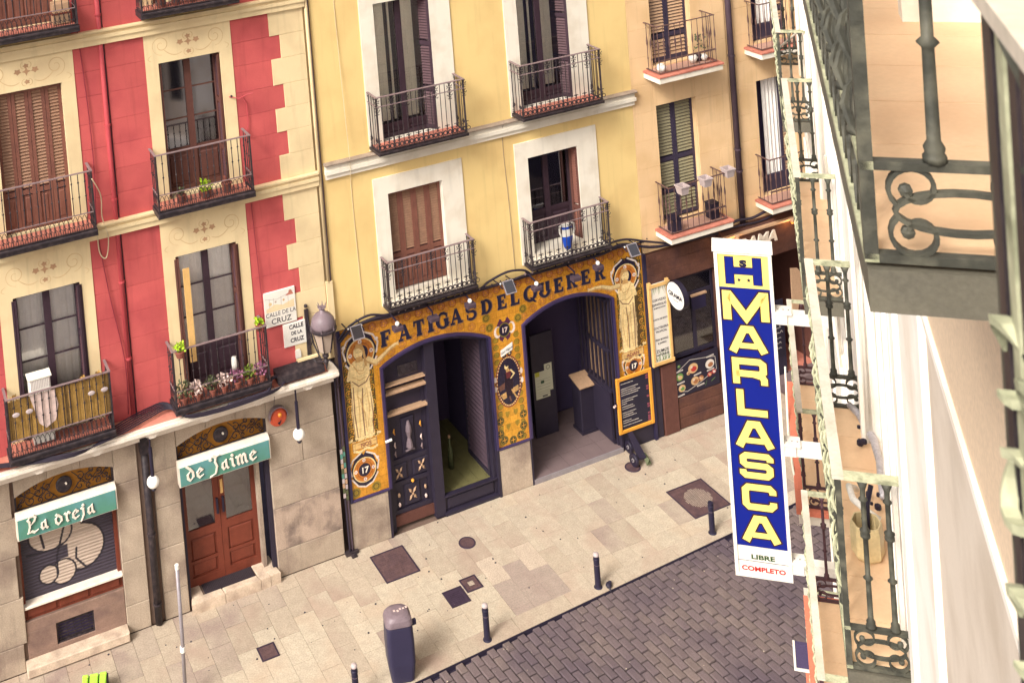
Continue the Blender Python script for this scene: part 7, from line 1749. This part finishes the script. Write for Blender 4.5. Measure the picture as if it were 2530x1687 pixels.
# kick scooter
t = thing('kick_scooter', (13.25, -.3, 0), 'black kick scooter parked against the chalkboard menu', 'scooter')
def wheel(x, y, z, r_):
    b = MB(); n = 20; V = []
    for k in range(n):
        a = 2*PI*k/n
        for (rr_, w_) in ((r_*.93, -.032), (r_, -.015), (r_, .015), (r_*.93, .032), (r_*.45, .030), (r_*.45, -.030)): V.append((x+w_, y+rr_*math.cos(a), z+rr_*math.sin(a)))
    b.add(V, [(k*6+i, ((k+1) % n)*6+i, ((k+1) % n)*6+(i+1) % 6, k*6+(i+1) % 6) for k in range(n) for i in range(6)]); w_o = b.obj('wheel', 'ink_black', t)
    MB().lathe([(r_*.30, -.036), (r_*.30, .036)], (x, y, z), 14, axis='x').obj('hub', 'grey_metal', w_o)
    MB().lathe([(r_*.12, -.042), (r_*.12, .042)], (x, y, z), 8, axis='x').obj('axle', 'ink_black', w_o)
wheel(13.14, -.50, .125, .125); wheel(13.30, -.12, .125, .12)
b = MB(); b.add([(13.20, -.56, .13), (13.36, -.60, .13), (13.44, -.02, .34), (13.34, .0, .34), (13.20, -.56, .17), (13.36, -.60, .17), (13.44, -.02, .40), (13.34, .0, .40)], [(0,3,2,1),(4,5,6,7),(0,1,5,4),(1,2,6,5),(2,3,7,6),(3,0,4,7)]); b.obj('deck', 'ink_black', t)
b = MB(); b.add([(13.30, -.68, .06), (13.42, -.66, .05), (13.40, -.50, .20), (13.32, -.52, .20), (13.40, -.64, .14)], [(0,1,2,3),(1,4,2),(0,3,4)]); b.obj('rear_fender', 'leaf_dark', t)
MB().tube([(13.38, -.03, .34), (13.30, -.03, .6), (13.16, -.03, .98)], [.034, .026, .018], 8).obj('stem', 'ink_black', t)
MB().tube([(13.05, -.09, .99), (13.16, -.05, .99), (13.28, -.02, .99)], .014, 6).obj('handlebar', 'ink_black', t)
MB().tube([(13.03, -.10, .99), (13.09, -.075, .99)], .020, 8).obj('grip', 'petal', t)
# ---- plants
def leaves(b, c, r_, n, s_, mi=0, up=.3, flat=1.):
    for k in range(n):
        v = Vector((rnd()-.5, rnd()-.5, (rnd()-.5)*flat+up*.3)).normalized()*r_*rnd()**.4; p = Vector(c)+v
        d = Vector((rnd()-.5, rnd()-.5, rnd()*.9)).normalized()*s_*(.6+.8*rnd()); q = d.cross(Vector((rnd()-.5, rnd()-.5, rnd()-.5))).normalized()*s_*.4
        b.add([p, p+d*.5+q, p+d, p+d*.5-q], [(0, 1, 2, 3)], mi)
def pot_plant(x, y, z, r_, h, lab, leafm='leaf_bright', pr=.09, n=70, potm='clay', s_=.05, grp='pot plants on the balconies'):
    t = thing('potted_plant', (x, y, z), lab, 'plant', grp)
    MB().lathe([(pr*.7, 0), (pr, h*.85), (pr*1.08, h*.86), (pr*1.08, h), (pr*.9, h), (pr*.85, h*.9)], (x, y, z), 14).obj('pot', potm, t)
    b = MB(); leaves(b, (x, y, z+h+r_*.5), r_, n, s_, 0); tag(b.obj('foliage', leafm, t), kind='stuff'); return t
random.seed(17)
pot_plant(5.18, -.27, 7.09, .12, .13, 'bright green plant in a bowl on the second floor balcony of the red house', pr=.10, n=110)
pot_plant(5.56, -.25, 7.09, .05, .17, 'rust brown pot with dry stems right of the bright green plant', 'clay', .085, 20)
pot_plant(4.76, -.25, 7.09, .06, .14, 'small brown pot left of the bright green plant', 'leaf_dark', .08, 30)
pot_plant(4.47, -.40, 4.60, .09, .11, 'green plant in a round pot hooked on the left end of the first floor rail', pr=.085, n=80)
pot_plant(5.90, -.32, 4.62, .08, .11, 'yellow-green plant in a pot on the right end of the first floor rail', pr=.07, n=60)
for k, (x, lm, lab) in enumerate(((4.48, 'leaf_dark', 'straggly grey-green plant in the left corner of the flowered balcony'), (4.72, 'petal', 'pale dried flowers near the left of the flowered balcony'), (4.98, 'leaf_dark', 'dark leafy pot left of centre on the flowered balcony'), (5.18, 'petal', 'whitish hanging blossoms at the centre of the flowered balcony'),
                              (5.42, 'petal_pink', 'purple-pink flowers right of centre on the flowered balcony'), (5.64, 'leaf', 'green plant with small white buds on the flowered balcony'), (5.86, 'petal_pink', 'mauve foliage in the right corner of the flowered balcony'))):
    pot_plant(x, -.33, 3.76, .12 if k else .17, .13, lab, lm, .085, 90, 'clay', .055)
t = thing('watering_jug', (5.45, -.15, 4.0), 'pale grey plastic watering jug on the flowered balcony', 'jug'); MB().lathe([(.055, 0), (.06, .12), (.05, .20), (.045, .22)], (5.46, -.15, 3.98), 14).obj('jug_body', 'plastic_white', t, smooth=True); MB().lathe([(.05, 0), (.05, .22)], (5.46, -.15, 3.77), 10).obj('stand', 'clay', t)
for x, lm in ((4.7, 'leaf_dark'), (4.95, 'petal'), (5.2, 'petal_pink'), (5.5, 'leaf'), (5.75, 'petal')):
    pot_plant(x, -.28, 10.43, .12, .15, {4.7: 'dark green plant at the left of the cut-off top balcony', 4.95: 'pale blossoms left of centre on the cut-off top balcony', 5.2: 'pink flowers at the centre of the cut-off top balcony', 5.5: 'light green plant right of centre on the cut-off top balcony', 5.75: 'whitish plant at the right of the cut-off top balcony'}[x], lm, .09, 70, 'clay')
for (x, y, z, h, lab) in ((14.62, -.30, 4.22, .25, 'tall black square planter in the left corner of the lower peach balcony'), (15.62, -.22, 4.22, .30, 'taller black square planter in the right corner of the lower peach balcony')):
    t = thing('black_planter', (x, y, z), lab, 'planter', 'black planters on the lower peach balcony'); MB().box(x-.10, x+.10, y-.09, y+.09, z, z+h).obj('tub', 'door_dark', t); MB().box(x-.11, x+.11, y-.1, y+.1, z+h, z+h+.015).obj('rim', 'ink_black', t)
def rail_box(x, y, z, lab):
    t = thing('railing_planter', (x, y, z), lab, 'planter', 'white planters hooked on the lower peach balcony rail')
    b = MB(); a, c = .10, .075; h = .15
    def sq(s_, zz): return [(x-s_, y-s_, zz), (x+s_, y-s_, zz), (x+s_, y+s_, zz), (x-s_, y+s_, zz)]
    V = sq(c, z)+sq(a, z+h)+sq(a+.012, z+h)+sq(a+.012, z+h+.02)+sq(a-.012, z+h+.02)+sq(c, z+.04)
    F = [(3, 2, 1, 0)]
    for k in range(5):
        for i in range(4): F.append((k*4+i, k*4+(i+1) % 4, k*4+4+(i+1) % 4, k*4+4+i))
    F.append((20, 21, 22, 23)); b.add(V, F); b.obj('box_body', 'cap_grey', t)
    MB().box(x-.02, x+.03, y-.02, y+.02, z+.045, z+.08).obj('soil', 'clay', t)
rail_box(14.70, -.52, 5.02, 'empty white planter on the left front of the lower peach balcony rail'); rail_box(15.28, -.50, 5.04, 'empty white planter on the middle of the lower peach balcony rail'); rail_box(15.93, -.40, 5.05, 'empty white planter on the right corner of the lower peach balcony rail')
for (x, y, s_, lab) in ((14.55, -.32, .09, 'white round jar lying at the left of the upper peach balcony'), (15.42, -.2, .09, 'white teapot-shaped planter in the middle of the upper peach balcony'), (15.68, -.22, .07, 'white cup-shaped pot right on the upper peach balcony')):
    t = thing('white_pot', (x, y, 7.42), lab, 'pot', 'white pots on the upper peach balcony'); MB().lathe([(s_*.5, 0), (s_, s_*.8), (s_*.95, s_*1.4), (s_*.6, s_*1.8), (s_*.5, s_*1.7)], (x, y, 7.42), 14).obj('bowl', 'plastic_white', t, smooth=True)
    b = MB(); b.tube([(x+s_*.9, y, 7.42+s_*1.2), (x+s_*1.4, y, 7.42+s_*.9), (x+s_*.95, y, 7.42+s_*.5)], .01, 5); b.obj('handle', 'plastic_white', t)
t = thing('potted_plant', (15.60, -.16, 7.42), 'thin upright dry plant behind the white pots of the upper peach balcony', 'plant', 'pot plants on the balconies'); b = MB(); leaves(b, (15.6, -.16, 7.75), .2, 60, .05, 0, 1.5, 2.5); tag(b.obj('foliage', 'leaf_dark', t), kind='stuff'); MB().lathe([(.05, 0), (.07, .12)], (15.6, -.16, 7.42), 10).obj('pot', 'door_dark', t)
# ---- balcony with the reed screen
t = thing('reed_screen', (2.46, -.36, 4.3), 'yellowed reed matting tied behind the rails of the lower left balcony', 'reed screen')
random.seed(23); rd = MB()
for i in range(300):
    x = 1.66+i*.00535; z0 = 3.99+rnd()*.02; z1 = 4.64+rnd()*.03
    if 3.02 < x < 3.24: z1 += .03*rnd()
    y = -.355-.012*rnd(); w_ = .0036; rd.add([(x-w_, y, z0), (x+w_, y-.002, z0), (x+w_+(rnd()-.5)*.006, y, z1), (x-w_+(rnd()-.5)*.006, y, z1)], [(0, 1, 2, 3)], 0 if (int(x/.102) % 3 != 1 or rnd() > .5) else 1)
tag(rd.obj('reeds', ['reed', 'reed_dark'], t), kind='stuff')
MB().box(1.66, 3.27, -.350, -.345, 3.99, 4.62).obj('mesh_backing', 'reed_dark', t)
for x, lab in ((1.77, 'leftmost'), (1.98, 'second'), (2.97, 'third'), (3.18, 'rightmost')):
    z = 4.44; t = thing('ceramic_disc', (x, -.42, z), 'white oval ceramic disc wired on the reed balcony rail, '+lab+' of four', 'ornament', 'ceramic discs on the reed screen')
    b = MB(); n = 18; V = []
    for w_, s_ in ((-.405, 1.0), (-.418, .96), (-.424, .55)): V += [(x+.058*s_*math.cos(2*PI*k/n), w_, z+.036*s_*math.sin(2*PI*k/n)) for k in range(n)]
    b.add(V, [(i*n+k, i*n+(k+1) % n, (i+1)*n+(k+1) % n, (i+1)*n+k) for i in range(2) for k in range(n)]+[tuple(2*n+k for k in range(n))]); b.obj('disc', 'cap_grey', t)
t = thing('drying_rack', (2.2, -.2, 4.6), 'white plastic-wrapped box standing behind the rail of the reed balcony', 'box')
MB().fbox(2.02, 2.36, -.30, -.10, 3.80, 4.86, .02).obj('white_body', 'plastic_white', t)
b = MB(); b.box(2.0, 2.38, -.32, -.08, 4.862, 4.875); b.obj('lid', 'cream_paint', t)
for k in range(12): MB().box(2.045+k*.026, 2.052+k*.026, -.306, -.301, 4.70, 4.84).obj('rib', 'cap_grey', t)
b = MB(); b.add([(2.0, -.372, 4.66), (2.40, -.372, 4.66), (2.44, -.375, 4.40), (2.38, -.372, 4.16), (2.22, -.374, 4.08), (2.12, -.372, 4.18)], [tuple(range(6))]); b.obj('wrapping', 'petal', t)
for x in (1.76, 3.12, 2.85):
    b = MB(); random.seed(int(x*10)); leaves(b, (x, -.36, 4.66), .06, 16, .05, 0, 1.2); tag(b.obj('reed_tuft', 'reed', None, org=(x, -.36, 4.66)), {1.76: 'tuft of dry reed sticking up at the left end of the reed balcony', 3.12: 'tuft of dry reed sticking up at the right end of the reed balcony', 2.85: 'tuft of dry reed sticking up beside the window of the reed balcony'}[x], 'reed tuft', None, 'stuff')
# wooden crate and boxes on the top left balcony
t = thing('wooden_crate', (3.05, -.2, 10.45), 'small wooden crate standing on the top left balcony', 'crate'); MB().fbox(2.92, 3.2, -.30, -.08, 10.44, 10.78, .01).obj('box_body', 'slat_tan', t); MB().box(2.90, 3.22, -.31, -.07, 10.60, 10.63).obj('batten', 'red_wood', t)
# thin bracket arm beside the second floor window
t = thing('wall_bracket', (5.95, -.1, 8.6), 'thin bent iron washing-line arm on the wall right of the middle window', 'bracket')
b = MB(); b.tube([(5.80, -.02, 8.62), (5.95, -.10, 8.58), (6.05, -.22, 8.66), (6.16, -.26, 8.68)], .009, 5); b.tube([(6.02, -.02, 8.60), (6.10, -.03, 8.45), (6.10, -.03, 8.1), (6.06, -.03, 7.9)], .008, 5); b.obj('arm', 'red_pipe', t)
b = MB(); b.ball((5.84, -.03, 8.62), .025, 6); b.obj('knob', 'ink_black', t)
